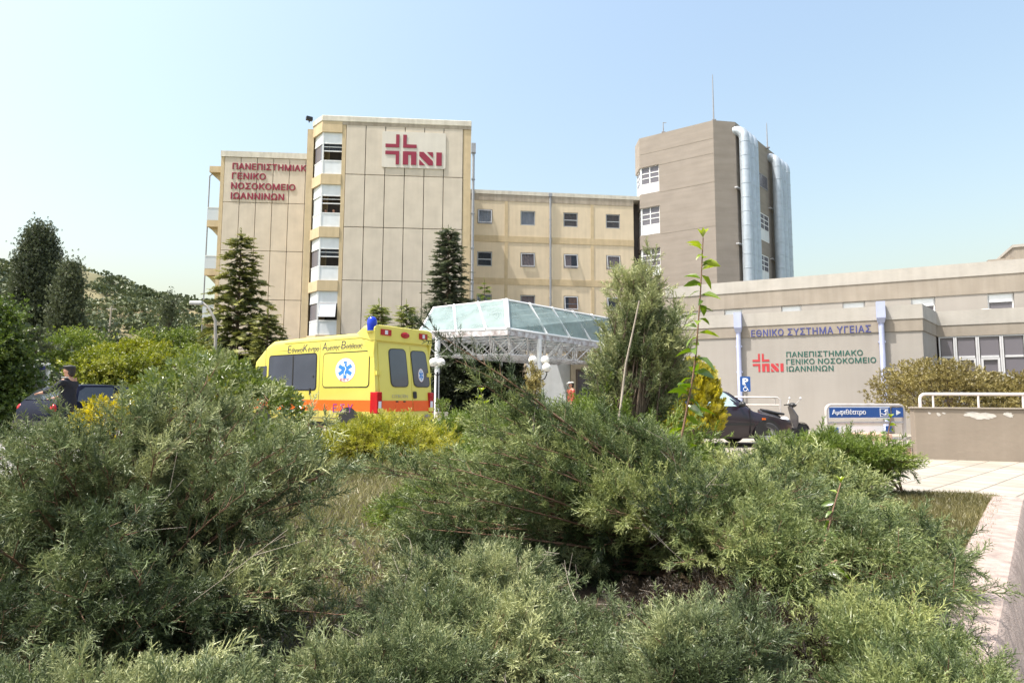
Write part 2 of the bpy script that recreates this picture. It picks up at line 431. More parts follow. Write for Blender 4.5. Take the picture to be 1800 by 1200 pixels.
# ================================================================== SETTING
def paving_mat():
    m, t, b = nmat('pale paving'); b.inputs['Roughness'].default_value = 0.85
    tc = t.nodes.new('ShaderNodeTexCoord'); mp = t.nodes.new('ShaderNodeMapping')
    mp.inputs['Rotation'].default_value = (0, 0, R(-41))
    br = t.nodes.new('ShaderNodeTexBrick'); br.offset = 0.0
    br.inputs['Color1'].default_value = (0.33, 0.30, 0.255, 1); br.inputs['Color2'].default_value = (0.37, 0.335, 0.285, 1)
    br.inputs['Mortar'].default_value = (0.17, 0.15, 0.125, 1)
    br.inputs['Scale'].default_value = 1.0; br.inputs['Mortar Size'].default_value = 0.012
    br.inputs['Brick Width'].default_value = 0.4; br.inputs['Row Height'].default_value = 0.4
    nz = t.nodes.new('ShaderNodeTexNoise'); nz.inputs['Scale'].default_value = 1.3; nz.inputs['Detail'].default_value = 8
    mx = t.nodes.new('ShaderNodeMixRGB'); mx.blend_type = 'MULTIPLY'; mx.inputs[0].default_value = 0.55
    cr = t.nodes.new('ShaderNodeValToRGB'); cr.color_ramp.elements[0].position = 0.3; cr.color_ramp.elements[0].color = (0.62, 0.58, 0.52, 1)
    cr.color_ramp.elements[1].position = 0.6
    t.links.new(tc.outputs['Object'], mp.inputs[0]); t.links.new(mp.outputs[0], br.inputs[0]); t.links.new(tc.outputs['Object'], nz.inputs[0])
    t.links.new(nz.outputs['Fac'], cr.inputs[0]); t.links.new(br.outputs[0], mx.inputs[1]); t.links.new(cr.outputs[0], mx.inputs[2])
    t.links.new(mx.outputs[0], b.inputs['Base Color'])
    return m

M['ground'] = mat('dry earth and grass ground', (0.17, 0.16, 0.08), 0.95, 0.3, 0.06, col2=(0.09, 0.11, 0.04))
M['paving'] = paving_mat()
M['asphalt'] = mat('worn pale asphalt', (0.22, 0.21, 0.20), 0.9, 0.18, 0.8, bump=0.2)
M['soil'] = mat('dry soil and needle litter', (0.060, 0.042, 0.028), 0.95, 0.5, 9.0, bump=0.8, col2=(0.025, 0.020, 0.012))
M['kerb'] = mat('pinkish concrete kerb', (0.40, 0.32, 0.285), 0.9, 0.30, 14.0, bump=0.6, streak=0.1)
M['hill'] = mat('scrub hillside', (0.27, 0.215, 0.12), 0.95, 0.2, 0.012, col2=(0.085, 0.10, 0.045))

o = MB().box(-2500, 2500, -300, 2500, -0.4, -0.008).build('ground', M['ground']); tag(o, kind='structure')
o = MB().prism([(-26, -6), (34, -6), (34, 60), (-26, 60)], -0.3, -0.004).build('forecourt', M['asphalt']); tag(o, kind='structure')
o = MB().prism([(0.2, -3), (14, -3), (17, 19.0), (4.2, 26), (3.0, 7.0)], -0.2, 0.0).build('paved_path', M['paving']); tag(o, kind='structure')

BED = [(-4.8, -1.0), (-4.6, 9.2), (-3.0, 11.0), (1.2, 11.0), (2.4, 8.4), (2.9, 6.2), (3.4, 5.65), (4.08, 5.5), (4.2, 5.32), (4.12, 5.12), (3.84, 4.80), (1.95, 2.60), (0.6, 1.03), (-0.9, -0.7), (-1.2, -1.0)]
o = MB().prism(BED, -0.2, 0.26).build('planting_bed', M['soil']); tag(o, kind='structure')
kb = MB()
edge = BED[7:14]
def offs(poly, d):
    out = []
    for i, p in enumerate(poly):
        a = Vector(poly[max(i-1, 0)]); c = Vector(poly[min(i+1, len(poly)-1)]); t = (c - a).normalized()
        out.append((p[0] - t.y*d, p[1] + t.x*d))
    return out
e0 = offs(edge, 0.20); e1 = offs(edge, 0.02); e2 = offs(edge, -0.02)   # outer foot, outer top, inner
# outer is on the right hand of the walking direction; build sections
sec = []
for i in range(len(edge)):
    t = (Vector(edge[min(i+1, len(edge)-1)]) - Vector(edge[max(i-1, 0)])).normalized()
    nrm = Vector((t.y, -t.x)) if False else Vector((-t.y, t.x))
    # make nrm point away from the bed's middle
    if (Vector(edge[i]) - Vector((0, 4))).dot(nrm) < 0: nrm = -nrm
    p = Vector(edge[i])
    top = 0.30 if i > 1 else 0.265 + 0.018*i
    prof = [(0.14, -0.05), (0.075, top-0.025), (0.055, top), (-0.135, top), (-0.148, top-0.012), (-0.15, 0.0)]
    sec.append([(p.x + nrm.x*a, p.y + nrm.y*a, z) for a, z in prof])
nn = len(sec[0])
kb.add([q for s_ in sec for q in s_], [(i*nn+k, i*nn+(k+1) % nn, (i+1)*nn+(k+1) % nn, (i+1)*nn+k) for i in range(len(sec)-1) for k in range(nn)] + [tuple(range(nn)), tuple(range((len(sec)-1)*nn, len(sec)*nn))])
o = kb.build('kerb', M['kerb'], None, 30); tag(o, kind='structure')

# hill: a ridge about 500 m away
RIDGE = [(-900, 445), (-300, 452), (0, 462), (40, 472), (90, 487), (140, 481), (180, 488), (240, 513), (300, 524), (345, 532), (420, 545), (520, 585), (640, 650), (760, 690), (900, 697)]
def ridge_z(x):
    px = 900 + FPX * x / 500.0
    xs = [r[0] for r in RIDGE]; ys = [r[1] for r in RIDGE]
    py = np.interp(px, xs, ys)
    return max(0.0, 1.1 + (698 - py) / FPX * 500.0)
def hill_h(x, y):
    z = ridge_z(x)
    f = np.clip((y - 190) / 310.0, 0, 1); f = f*f*(3-2*f)*0.85 + 0.15*f
    if y > 500: f = max(0.0, 1 - (y-500)/500.0)
    n = math.sin(x*0.043+y*0.021)*2.2 + math.sin(x*0.11-y*0.07+1.3)*1.1
    return z*f + n*min(1, f*2)*min(1, z/25) - 0.02
gx = np.linspace(-950, 10, 120); gy = np.linspace(185, 980, 70)
hv = [(x, y, hill_h(x, y)) for y in gy for x in gx]
hf = [(j*120+i, j*120+i+1, (j+1)*120+i+1, (j+1)*120+i) for j in range(69) for i in range(119)]
o = MB().add(hv, hf).build('hill', M['hill'], None, 180); tag(o, kind='structure')

# ================================================================== BUILDINGS
def wall_holes(mb, x0, x1, z0, z1, holes, y0=0.0, th=0.25):
    """front wall at y0 of thickness th with rectangular openings (hx0,hx1,hz0,hz1), real reveals"""
    xs = sorted({x0, x1, *[h[0] for h in holes], *[h[1] for h in holes]})
    zs = sorted({z0, z1, *[h[2] for h in holes], *[h[3] for h in holes]})
    def inside(x, z): return any(h[0] < x < h[1] and h[2] < z < h[3] for h in holes)
    for i in range(len(xs)-1):
        for j in range(len(zs)-1):
            if inside((xs[i]+xs[i+1])/2, (zs[j]+zs[j+1])/2): continue
            mb.add([(xs[i], y0, zs[j]), (xs[i+1], y0, zs[j]), (xs[i+1], y0, zs[j+1]), (xs[i], y0, zs[j+1])], [(0, 1, 2, 3)])
    for a, b, c, d in holes:
        mb.add([(a,y0,c),(b,y0,c),(b,y0,d),(a,y0,d),(a,y0+th,c),(b,y0+th,c),(b,y0+th,d),(a,y0+th,d)], [(0,4,5,1),(1,5,6,2),(2,6,7,3),(3,7,4,0)])
    # outer rim
    mb.add([(x0,y0,z0),(x1,y0,z0),(x1,y0,z1),(x0,y0,z1),(x0,y0+th,z0),(x1,y0+th,z0),(x1,y0+th,z1),(x0,y0+th,z1)], [(0,4,7,3),(1,2,6,5),(3,7,6,2)])
    return mb

def frame_ring(mb, x0, x1, z0, z1, w, y0, y1):
    mb.box(x0, x1, y0, y1, z0, z0+w); mb.box(x0, x1, y0, y1, z1-w, z1)
    mb.box(x0, x0+w, y0, y1, z0+w, z1-w); mb.box(x1-w, x1, y0, y1, z0+w, z1-w)
    return mb

def simple_window(parent, x0, x1, z0, z1, y, curtain=None, sash=0.0, rail=False, fw=0.05, frm='alu', pane='pane', half=None):
    f = frame_ring(MB(), x0, x1, z0, z1, fw, y, y+0.06)
    if rail:
        zm = z0 + (z1-z0)*0.48; f.box(x0+fw, x1-fw, y+0.002, y+0.055, zm-0.03, zm+0.03)
    w = f.build('window', M[frm], parent)
    g = MB()
    if sash:
        h = z1 - z0; dy = -h*math.sin(sash); dz = h*(1-math.cos(sash))
        g2 = MB()
        Mx = Matrix.Translation((0, y-0.02, z1-0.02)) @ Matrix.Rotation(-sash, 4, 'X')
        frame_ring(g2, x0+0.03, x1-0.03, -(h-0.06), -0.0, 0.06, -0.03, 0.02)
        g2.v = [Mx @ p for p in g2.v]
        s_ = g2.build('sash', M[frm], w)
        g.box(x0+0.09, x1-0.09, -0.008, 0.002, -(h-0.12), -0.06); g.v = [Mx @ p for p in g.v]
        g.build('pane', M[pane], w)
    else:
        g.box(x0+fw, x1-fw, y+0.02, y+0.03, z0+fw, z1-fw)
        g.build('pane', M[pane], w)
    if curtain:
        a, b = (x0+0.02, x1-0.02) if half is None else (x0+(x1-x0)*half[0], x0+(x1-x0)*half[1])
        n = 26; c = MB(); pv = []
        for k in range(n+1):
            x = a + (b-a)*k/n; yy = y + 0.10 + 0.02*math.sin(k*2.1)
            pv += [(x, yy, z0-0.05), (x, yy, z1+0.03)]
        c.add(pv, [(2*k, 2*k+2, 2*k+3, 2*k+1) for k in range(n)])
        c.build('curtain', M[curtain], w, 60)
    return w

# ---------------------------------------------------------------- ward block with the big emblem
A_BLOCK = math.atan2(0.080, 0.997)
p = at(606.6, 306, 37.0)
FB = Frame((p.x, p.y, 0), A_BLOCK)
zj0 = p.z                                        # first joint row = foot of the top bay window
xR, _ = FB.on_y(813.5, 306)
xR = round(xR, 2)
_, ztop = FB.on_y(700, 208); _, zpar = FB.on_y(612, 214.5)
FLOOR = 3.33
xb0, _ = FB.on_y(565.5, 260)                     # left corner of the bay front
_, zB_up = FB.on_y(585, 232.5); _, zB_g1 = FB.on_y(585, 251.5); _, zB_g0 = FB.on_y(585, 281.8); _, zB_lo = FB.on_y(585, 306)
CH = 1.0                                         # depth of the chamfer
xb1 = -0.30                                      # right edge of the bay window
xl = xb0 - 0.72                                  # left edge of the chamfer
blk = thing('hospital_ward_block', 'tall cream panelled ward block with angled corner bay windows', 'building', FB.o, A_BLOCK)
core = MB()
core.prism([(xl-0.05, CH+0.9), (xb0+0.25, 0.9), (xb1+0.1, 0.9), (xb1+0.1, 0.25), (xR+0.45, 0.25), (xR+0.45, 15), (xl-0.05, 15)], -0.2, ztop-0.35)
core.build('wall', M['ochre'], blk)
pan = MB(); NP = 6; pw = xR / NP
rows = [zpar] + [zj0 - FLOOR*k for k in range(0, 6)]
for i in range(NP):
    for j in range(len(rows)-1):
        zb = max(rows[j+1], 0.0)
        if rows[j] - zb > 0.2:
            pan.box(i*pw+0.022, (i+1)*pw-0.022, 0.0, 0.245, zb+0.022, rows[j]-0.022)
bevel(pan.build('facade_panel', M['panel'], blk), 0.012, 1)
MB().box(0.02, xR-0.02, 0.10, 0.248, 0.0, zpar-0.04).build('joint_filler', M['joint'], blk)
# end strips, parapet
MB().box(xR+0.012, xR+0.50, 0.03, 1.0, 0, zpar-0.05).build('end_pilaster', M['ochre'], blk)
MB().box(xb1+0.06, -0.012, 0.02, 0.6, 0, zpar-0.02).build('bay_pilaster', M['ochre'], blk)
par = MB()
cop = [(xl-0.12, CH-0.02), (xb0-0.02, -0.05), (xR+0.52, -0.05), (xR+0.52, 15.1), (xl-0.12, 15.1)]
par.prism(cop, zpar+0.001, ztop)
bevel(par.build('parapet', M['coping'], blk), 0.03, 1)
MB().box(xb1+0.06, xR+0.49, -0.012, 0.24, zpar-0.20, zpar).build('parapet_band', M['greyband'], blk)
MB().prism([(xl-0.08, CH+0.01), (xb0, -0.02), (xb1+0.058, -0.02), (xb1+0.058, 0.7), (xl-0.08, CH+0.9)], zB_up+0.002, zpar-0.002).build('bay_lintel', M['ochre'], blk)
MB().box(xl-0.42, xl-0.02, CH-0.02, 14.9, 0, ztop-0.5).build('corner_pilaster', M['ochre'], blk)
cdir = (Vector((xb0, 0)) - Vector((xl, CH))); clen = cdir.length; cang = math.atan2(cdir.y, cdir.x)
MC = Matrix.Translation((xl, CH, 0)) @ Matrix.Rotation(cang, 4, 'Z')
for k in range(5):
    dz = -FLOOR*k
    up, g1, g0, lo = zB_up+dz, zB_g1+dz, zB_g0+dz, zB_lo+dz
    if up < 0.5: break
    if lo < 0: lo = 0.05
    if k < 4:
        MB().prism([(xl-0.08, CH+0.01), (xb0, -0.02), (xb1+0.058, -0.02), (xb1+0.058, 1.8), (xl-0.08, CH+1.8)], zB_up+dz-FLOOR+0.002, lo-0.002).build('bay_spandrel', M['ochre'], blk)
    w = MB()
    fr = MB()
    fr.box(xb0+0.02, xb0+0.11, 0.05, 0.17, lo, up)
    fr.box(xb0+0.11, xb1+0.05, 0.06, 0.15, g0-0.04, g0+0.03); fr.box(xb0+0.11, xb1+0.05, 0.06, 0.15, g1-0.03, g1+0.03)
    fr.box(0.02, clen-0.06, 0.06, 0.15, g0-0.04, g0+0.03, MC); fr.box(0.02, clen-0.06, 0.06, 0.15, g1-0.03, g1+0.03, MC)
    if k in (0, 1, 2):
        zm = (g0*0.45+g1*0.55); fr.box(xb0+0.11, xb1+0.05, 0.07, 0.13, zm-0.03, zm+0.03); zm = g0*0.2+g1*0.8
        fr.box(xb0+0.11, xb1+0.05, 0.10, 0.13, zm-0.02, zm+0.02)
    bay = fr.build('bay_window', M['white'], blk)
    # white panels above and below, on both faces, set back 8 cm
    MB().box(xb0+0.06, xb1+0.05, 0.08, 0.14, g1, up).build('upper_panel', M['whitepan'], bay); MB().box(xb0+0.06, xb1+0.05, 0.08, 0.14, lo, g0).build('lower_panel', M['whitepan'], bay)
    MB().box(0.02, clen-0.04, 0.08, 0.14, g1, up, MC).build('upper_panel', M['whitepan'], bay); MB().box(0.02, clen-0.04, 0.08, 0.14, lo, g0, MC).build('lower_panel', M['whitepan'], bay)
    MB().box(0.06, clen-0.08, 0.10, 0.112, g0+0.03, g1-0.03, MC).build('pane', M[['panepale','panepale','panedark','panedark','panedark'][k]] if k != 0 else M['panedark'], bay)
    if k in (0, 2): MB().box(xb0+0.11, xb1+0.05, 0.115, 0.125, (g0*0.45+g1*0.55)+0.03, g1-0.03).build('pane', M['pane'], bay)
    if k == 3:
        s_ = MB(); h = g1-g0
        frame_ring(s_, xb0+0.14, xb1, -h*0.82, 0, 0.05, -0.02, 0.02)
        Mx = Matrix.Translation((0, 0.04, g1-0.06)) @ Matrix.Rotation(-0.32, 4, 'X'); s_.v = [Mx @ q for q in s_.v]
        s_.build('sash', M['alu'], bay)
        g = MB().box(xb0+0.19, xb1-0.05, -0.005, 0.005, -h*0.78, -0.05); g.v = [Mx @ q for q in g.v]; g.build('pane', M['panepale'], bay)
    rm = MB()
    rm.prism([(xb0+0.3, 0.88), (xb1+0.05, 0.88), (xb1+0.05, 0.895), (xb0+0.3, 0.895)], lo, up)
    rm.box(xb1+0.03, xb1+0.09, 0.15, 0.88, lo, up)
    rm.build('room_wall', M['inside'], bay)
# downpipe at the right end
pp = MB(); xq = xR+0.66
pp.tube([(xq, -0.10, 0), (xq, -0.10, ztop-2.1)], 0.085, 10)
_, zh = FB.on_y(826, 258); pp.box(xq-0.14, xq+0.14, -0.26, 0.05, zh-0.45, zh+0.15)
for z in np.arange(1.5, zh-1, 2.2): pp.box(xq-0.11, xq+0.11, -0.2, 0.03, z, z+0.06)
pp.build('downpipe', M['pipegrey'], blk, 40)

# floodlight on the roof
x, z = FB.on_y(543, 207, CH)
fl = thing('floodlight', 'small black floodlight on the roof edge above the corner bay', 'floodlight', FB.w(x, CH+0.1, ztop), A_BLOCK+0.5)
MB().box(-0.03, 0.03, -0.03, 0.03, -0.01, 0.14).build('bracket', M['black'], fl)
bevel(MB().box(-0.2, 0.2, -0.14, 0.12, 0.12, 0.36).build('lamp_housing', M['black'], fl), 0.03)

def emblem_polys():
    """the hospital mark in a box of 1.30 x 0.70: four angle pieces of a cross, then N and I"""
    P_ = []
    P_.append([(0.0, .395), (.312, .395), (.312, .70), (.235, .70), (.235, .475), (0.0, .475)])
    P_.append([(.395, .70), (.395, .395), (.70, .395), (.70, .475), (.475, .475), (.475, .70)])
    P_.append([(0.0, .31), (.312, .31), (.312, 0.0), (.235, 0.0), (.235, .23), (0.0, .23)])
    P_.append([(.395, 0.0), (.515, 0.0), (.515, .23), (.58, .23), (.58, 0.0), (.70, 0.0), (.70, .31), (.395, .31)])
    P_.append([(.765, .31), (.86, .31), (1.075, .10), (1.075, 0.0), (.98, 0.0), (.765, .215)])
    P_.append([(.94, .31), (1.075, .31), (1.075, .175)])
    P_.append([(.765, .135), (.765, 0.0), (.90, 0.0)])
    P_.append([(1.15, 0.0), (1.275, 0.0), (1.275, .31), (1.15, .31)])
    out = []
    for q in P_:
        a = sum(q[i][0]*q[(i+1) % len(q)][1] - q[(i+1) % len(q)][0]*q[i][1] for i in range(len(q)))
        out.append(q if a > 0 else q[::-1])
    return out
x0, z0 = FB.on_y(670.5, 292, -0.08); x1, z1 = FB.on_y(784, 230, -0.08)
sg = thing('emblem_sign', 'square cream sign board with crimson cross emblem high on the block', 'sign', FB.w((x0+x1)/2, -0.026, z0-0.05), A_BLOCK)
Wd = (x1-x0); Hd = Wd*0.585
b_ = MB().slab_xz(rrect(-Wd/2, Wd/2, 0, Hd, 0.12), -0.03, 0.024); b_.build('board', M['signboard'], sg)
for k in range(6): MB().box(-Wd/2+0.3+k*(Wd-0.6)/5-0.02, -Wd/2+0.3+k*(Wd-0.6)/5+0.02, -0.0, 0.022, -0.03, -0.001).build('bracket', M['galv'], sg)
kx = Wd*0.885/1.275; ex = -Wd/2 + Wd*0.055; ez = Hd*0.085
for q in emblem_polys():
    MB().slab_xz([(ex + a*kx, ez + b*kx*1.0) for a, b in q], -0.060, -0.031).build('emblem_piece', M['redsign'], sg)

# ---------------------------------------------------------------- lower ward block behind, with wall letters
A_LEFT = A_BLOCK
p = at(392, 345, 43.0)
FL = Frame((p.x, p.y, 0), A_LEFT)
_, zt = FL.on_y(470, 268); _, zp_ = FL.on_y(470, 278); _, zr = FL.on_y(470, 357)
left = thing('hospital_side_block', 'cream panelled side block with balconies behind the spruce', 'building', FL.o, A_LEFT)
LW = 9.0
MB().box(0.0, LW, 0.25, 9, -0.2, zt-0.3).build('wall', M['ochre'], left)
pw = FL.on_y(419, 357)[0] - FL.on_y(390, 357)[0]
pan = MB(); FLH = FL.on_y(470, 357)[1] - FL.on_y(470, 441.5)[1]
rows = [zp_] + [zr - FLH*k for k in range(6)]
for i in range(int(LW/pw)):
    for j in range(len(rows)-1):
        zb = max(rows[j+1], 0)
        if rows[j]-zb > 0.2: pan.box(i*pw+0.02, (i+1)*pw-0.02, 0, 0.245, zb+0.02, rows[j]-0.02)
bevel(pan.build('facade_panel', M['panel'], left), 0.012, 1)
MB().box(0.02, LW, 0.10, 0.248, 0, zp_-0.04).build('joint_filler', M['joint'], left)
MB().box(-0.28, LW, -0.05, 9.05, zp_+0.001, zt).build('parapet', M['coping'], left)
MB().box(-0.26, -0.012, 0.02, 1.2, 0, zp_-0.02).build('end_pilaster', M['ochre'], left)
bx = FL.on_y(366, 300)[0]
for k in range(5):
    zf = FL.on_y(372, 386)[1] - FLH*(k-1) + 0.0
    if k == 0: zf = FL.on_y(372, 290)[1]
    if zf < 0.5: continue
    ba = MB()
    ba.box(bx, -0.27, 0.2, 6.0, zf-0.45, zf)
    ba.add([(bx+0.1, 0.5, zf-0.451), (-0.265, 0.5, zf-0.451), (-0.265, 0.5, zf-1.25), (bx+0.1, 0.8, zf-0.451), (-0.265, 0.8, zf-0.451), (-0.265, 0.8, zf-1.25)], [(0,2,1),(3,4,5),(0,3,5,2),(1,2,5,4),(0,1,4,3)])
    bal = ba.build('balcony', M['ochre'], left)
    if k > 0:
        rl = MB(); rl.box(bx+0.02, -0.28, 0.22, 0.27, zf+0.03, zf+0.92); rl.box(bx+0.02, bx+0.06, 0.272, 5.9, zf+0.03, zf+0.92)
        rl.build('railing_panel', M['panepale'], bal)
        MB().box(bx-0.01, -0.28, 0.20, 0.29, zf+0.921, zf+0.97).build('handrail', M['white'], bal)
pp = MB(); pp.tube([(bx-0.12, 0.6, 0), (bx-0.12, 0.6, zt-1.7), (bx+0.25, 0.6, zt-1.35)], 0.05, 8)
pp.build('downpipe', M['pipegrey'], left, 40)

# crimson wall lettering
wl = thing('wall_lettering', 'crimson Greek capital letters in four lines on the side block', 'sign', FL.w(0.3, 0, zr), A_LEFT)
for s_, a, b, wr in (('ΠΑΝΕΠΙΣΤΗΜΙΑΚΟ', (408.5, 296.5), (531, 283), 15/13.0), ('ΓΕΝΙΚΟ', (407.5, 313.5), (467, 302), 1), ('ΝΟΣΟΚΟΜΕΙΟ', (406, 331), (519, 320), 1), ('ΙΩΑΝΝΙΝΩΝ', (405.5, 348.5), (499, 337.5), 1)):
    x0, z0 = FL.on_y(a[0], a[1], -0.06); x1, z1 = FL.on_y(b[0], b[1], -0.06)
    mb = MB(); put_text(mb, s_, x0-0.3, z0-zr-0.02, (x1-x0)*wr, 0.46, -0.002, 0.05, 0.022, spacing=1.06)
    mb.build('lettering_word', M['redsign'], wl)

# ---------------------------------------------------------------- middle wing
A_MID = math.atan2(0.115, 0.993)
p = at(826, 425, 48.0)
FM_ = Frame((p.x, p.y, 0), A_MID)
mid = thing('hospital_middle_wing', 'yellow cream wing with rows of small square windows', 'building', FM_.o, A_MID)
xM = FM_.on_y(1114, 425)[0]; zt = FM_.on_y(966, 339)[1]; zg = FM_.on_y(966, 345.5)[1]; zb0 = FM_.on_y(966, 357)[1]
cols = [FM_.on_y(c, 382)[0] for c in (852.5, 928, 1003.2, 1077.5)]
zc = FM_.on_y(928, 383.5)[1]; MFL = zc - FM_.on_y(926.5, 457)[1]
ww = 0.60; wh = 0.60
holes = []; kinds = {}
spec = [[('curtain', .16, False), ('curtain', .0, False), ('blind', 0, True), ('blind', 0, True)],
        [(None, 0, True), ('curtpink', .10, False), ('curtpink', .22, False), ('curtpink', .2, False)],
        [('curtain', 0, False), ('curtpink', 0, False), ('orangec', 0.2, True), (None, .22, False)]]
for r_ in range(4):
    for c in range(4):
        holes.append((cols[c]-ww, cols[c]+ww, zc-MFL*r_-wh, zc-MFL*r_+wh))
wl_ = MB(); wall_holes(wl_, 0.0, xM, 0, zb0, holes, 0.0, 0.16); wl_.build('wall', M['yellowp'], mid)
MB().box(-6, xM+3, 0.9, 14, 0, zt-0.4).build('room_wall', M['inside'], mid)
MB().box(-6, xM+3, -0.06, 14.1, zg, zt).build('parapet', M['coping'], mid)
MB().box(-6, xM+0.0, -0.03, 0.9, zb0, zg-0.001).build('parapet_band', M['greyband'], mid)
for r_ in range(1, 4):
    zz = zc - MFL*(r_-0.5) - 0.06
    MB().box(0.0, xM, -0.035, -0.001, zz-0.25, zz+0.25).build('floor_band', M['ochre'], mid)
for c in (890, 1041):
    x = FM_.on_y(c, 400)[0]
    for r_ in range(4):
        zhi = zb0-0.001 if r_ == 0 else zc-MFL*(r_-0.5)-0.06-0.252
        zlo = zc-MFL*(r_+0.5)-0.06+0.252
        MB().box(x-0.13, x+0.13, -0.03, -0.001, zlo, zhi).build('pilaster', M['ochre'], mid)
for r_ in range(3):
    for c in range(4):
        k, s_, rl = spec[r_][c]
        h = holes[r_*4+c]
        hf = {(1, 2): (0.0, 0.55), (2, 2): (0.35, 1.0)}.get((r_, c))
        simple_window(mid, h[0]+0.03, h[1]-0.03, h[2]+0.03, h[3]-0.03, 0.05, k, s_, rl, 0.05, half=hf)
pp = MB(); x = FM_.on_y(967, 400)[0]
pp.tube([(x, -0.13, 0), (x, -0.13, zg)], 0.085, 10)
for z in np.arange(1, zg, 1.6): pp.box(x-0.11, x+0.11, -0.16, -0.04, z, z+0.05)
pp.box(x-0.14, x+0.14, -0.24, -0.065, zg-0.05, zt-0.1)
pp.build('downpipe', M['pipegrey'], mid, 40)

# ---------------------------------------------------------------- right tower
Yc = 46.0
c0 = at(1255.5, 300, Yc); zT = at(1254, 211.5, Yc).z
dL = Vector((-math.sin(R(55.3)), math.cos(R(55.3))))              # along the broad left face, away
def on_dir(o, d, px, py):
    rr = ray(px, py); rx = Vector((rr.x, rr.y)); oo = Vector((o.x, o.y))
    # solve oo + t d = s rx
    A = np.array([[d.x, -rx.x], [d.y, -rx.y]]); t_, s_ = np.linalg.solve(A, -np.array([oo.x, oo.y])); return t_
tL = on_dir(c0, dL, 1123.5, 250)
pC0 = Vector((c0.x, c0.y)); pL = pC0 + dL*tL
dN = Vector((math.cos(R(9)), math.sin(R(9))))
tN = on_dir(c0, dN, 1293, 250); pN = pC0 + dN*tN
dS = Vector((math.sin(R(42.5)), math.cos(R(42.5))))                   # side face going away
tS = on_dir(Vector((pN.x, pN.y, 0)), dS, 1368, 300); pS = pN + dS*tS
dCh = Vector((0.0, 1.0)); pCh = pL + dCh*1.7
plan = [pCh, pL, pC0, pN, pS, pS + dL*8, pCh + dS*8]
TA = math.atan2((-dL).y, (-dL).x)
FT = Frame((pL.x, pL.y, 0), TA)                                   # x runs along broad face toward the corner
tow = thing('hospital_stair_tower', 'taupe concrete tower with silver ducts beside the middle wing', 'building', FT.o, TA)
inv = FT.i
lp = [(inv @ Vector((q.x, q.y, 0))) for q in plan]
lp2 = [(q.x, q.y) for q in lp]
# corner window levels
_, zw1 = FT.on_y(1158, 288.5); _, zw0 = FT.on_y(1158, 336); _, zv1 = FT.on_y(1158, 361); _, zv0 = FT.on_y(1158, 409.5)
xw, _ = FT.on_y(1158.5, 315)
TF = zw1 - zv1
lev = [(zw0, zw1), (zv0, zv1), (zv0-TF, zv1-TF), (zv0-2*TF, zv1-2*TF)]
# body: full plan between window levels, plan without the window corner at window levels
cut = [lp2[0], (lp2[0][0]+0.9, lp2[0][1]), (xw, 1.1), (xw, 0.0)] + lp2[2:]
cut = [(lp2[0][0]+0.6, lp2[0][1]+0.3), (0.7, 0.9), (xw, 0.9), (xw, 0.0)] + lp2[2:]
zs = [zT]
body = MB(); hi = zT
for a, b in lev:
    body.prism(lp2, b, hi); body.prism(cut, a, b); hi = a
body.prism(lp2, -0.2, hi)
body.build('wall', M['taupe'], tow)
for k, (py_c) in enumerate((232, 262.0)): pass
_, g1 = FT.on_y(1255, 242)
for z in (g1, zw1-0.05+0.0, zw0-0.08, zv0-0.08):
    MB().box(0.02 if z == g1 else xw+0.02, lp2[2][0]-0.02, -0.012, -0.001, z-0.03, z).build('joint_line', M['bandbrown'], tow)
ch_v = Vector(lp2[0]) - Vector(lp2[1]); cha = math.atan2(-ch_v.y, -ch_v.x)
MCh = Matrix.Translation((lp2[0][0], lp2[0][1], 0)) @ Matrix.Rotation(cha, 4, 'Z')
for a, b in lev[:3]:
    w = MB()
    n = 2; zi = [a, a+(b-a)*0.36, a+(b-a)*0.58, a+(b-a)*0.76, b]
    for L, Mx, x0 in ((xw, None, 0.0), (ch_v.length, MCh, 0.0)):
        cl = 2
        for k in range(cl+1):
            x = x0 + L*k/cl; x = min(max(x, x0+0.04), x0+L-0.04)
            w.box(x-0.04, x+0.04, 0.12, 0.20, a, b, Mx)
        for z in zi: w.box(x0+0.081, x0+L-0.081, 0.125, 0.195, max(a, z-0.035), min(b, z+0.035), Mx)
    f = w.build('window', M['white'], tow)
    gp = MB(); lo = MB()
    for L, Mx in ((xw, None), (ch_v.length, MCh)):
        gp.box(0.05, L-0.05, 0.15, 0.16, zi[1], b-0.03, Mx); lo.box(0.05, L-0.05, 0.14, 0.17, a+0.03, zi[1]-0.04, Mx)
    gp.build('pane', M['panedark'], f); lo.build('apron', M['whitepan'], f)
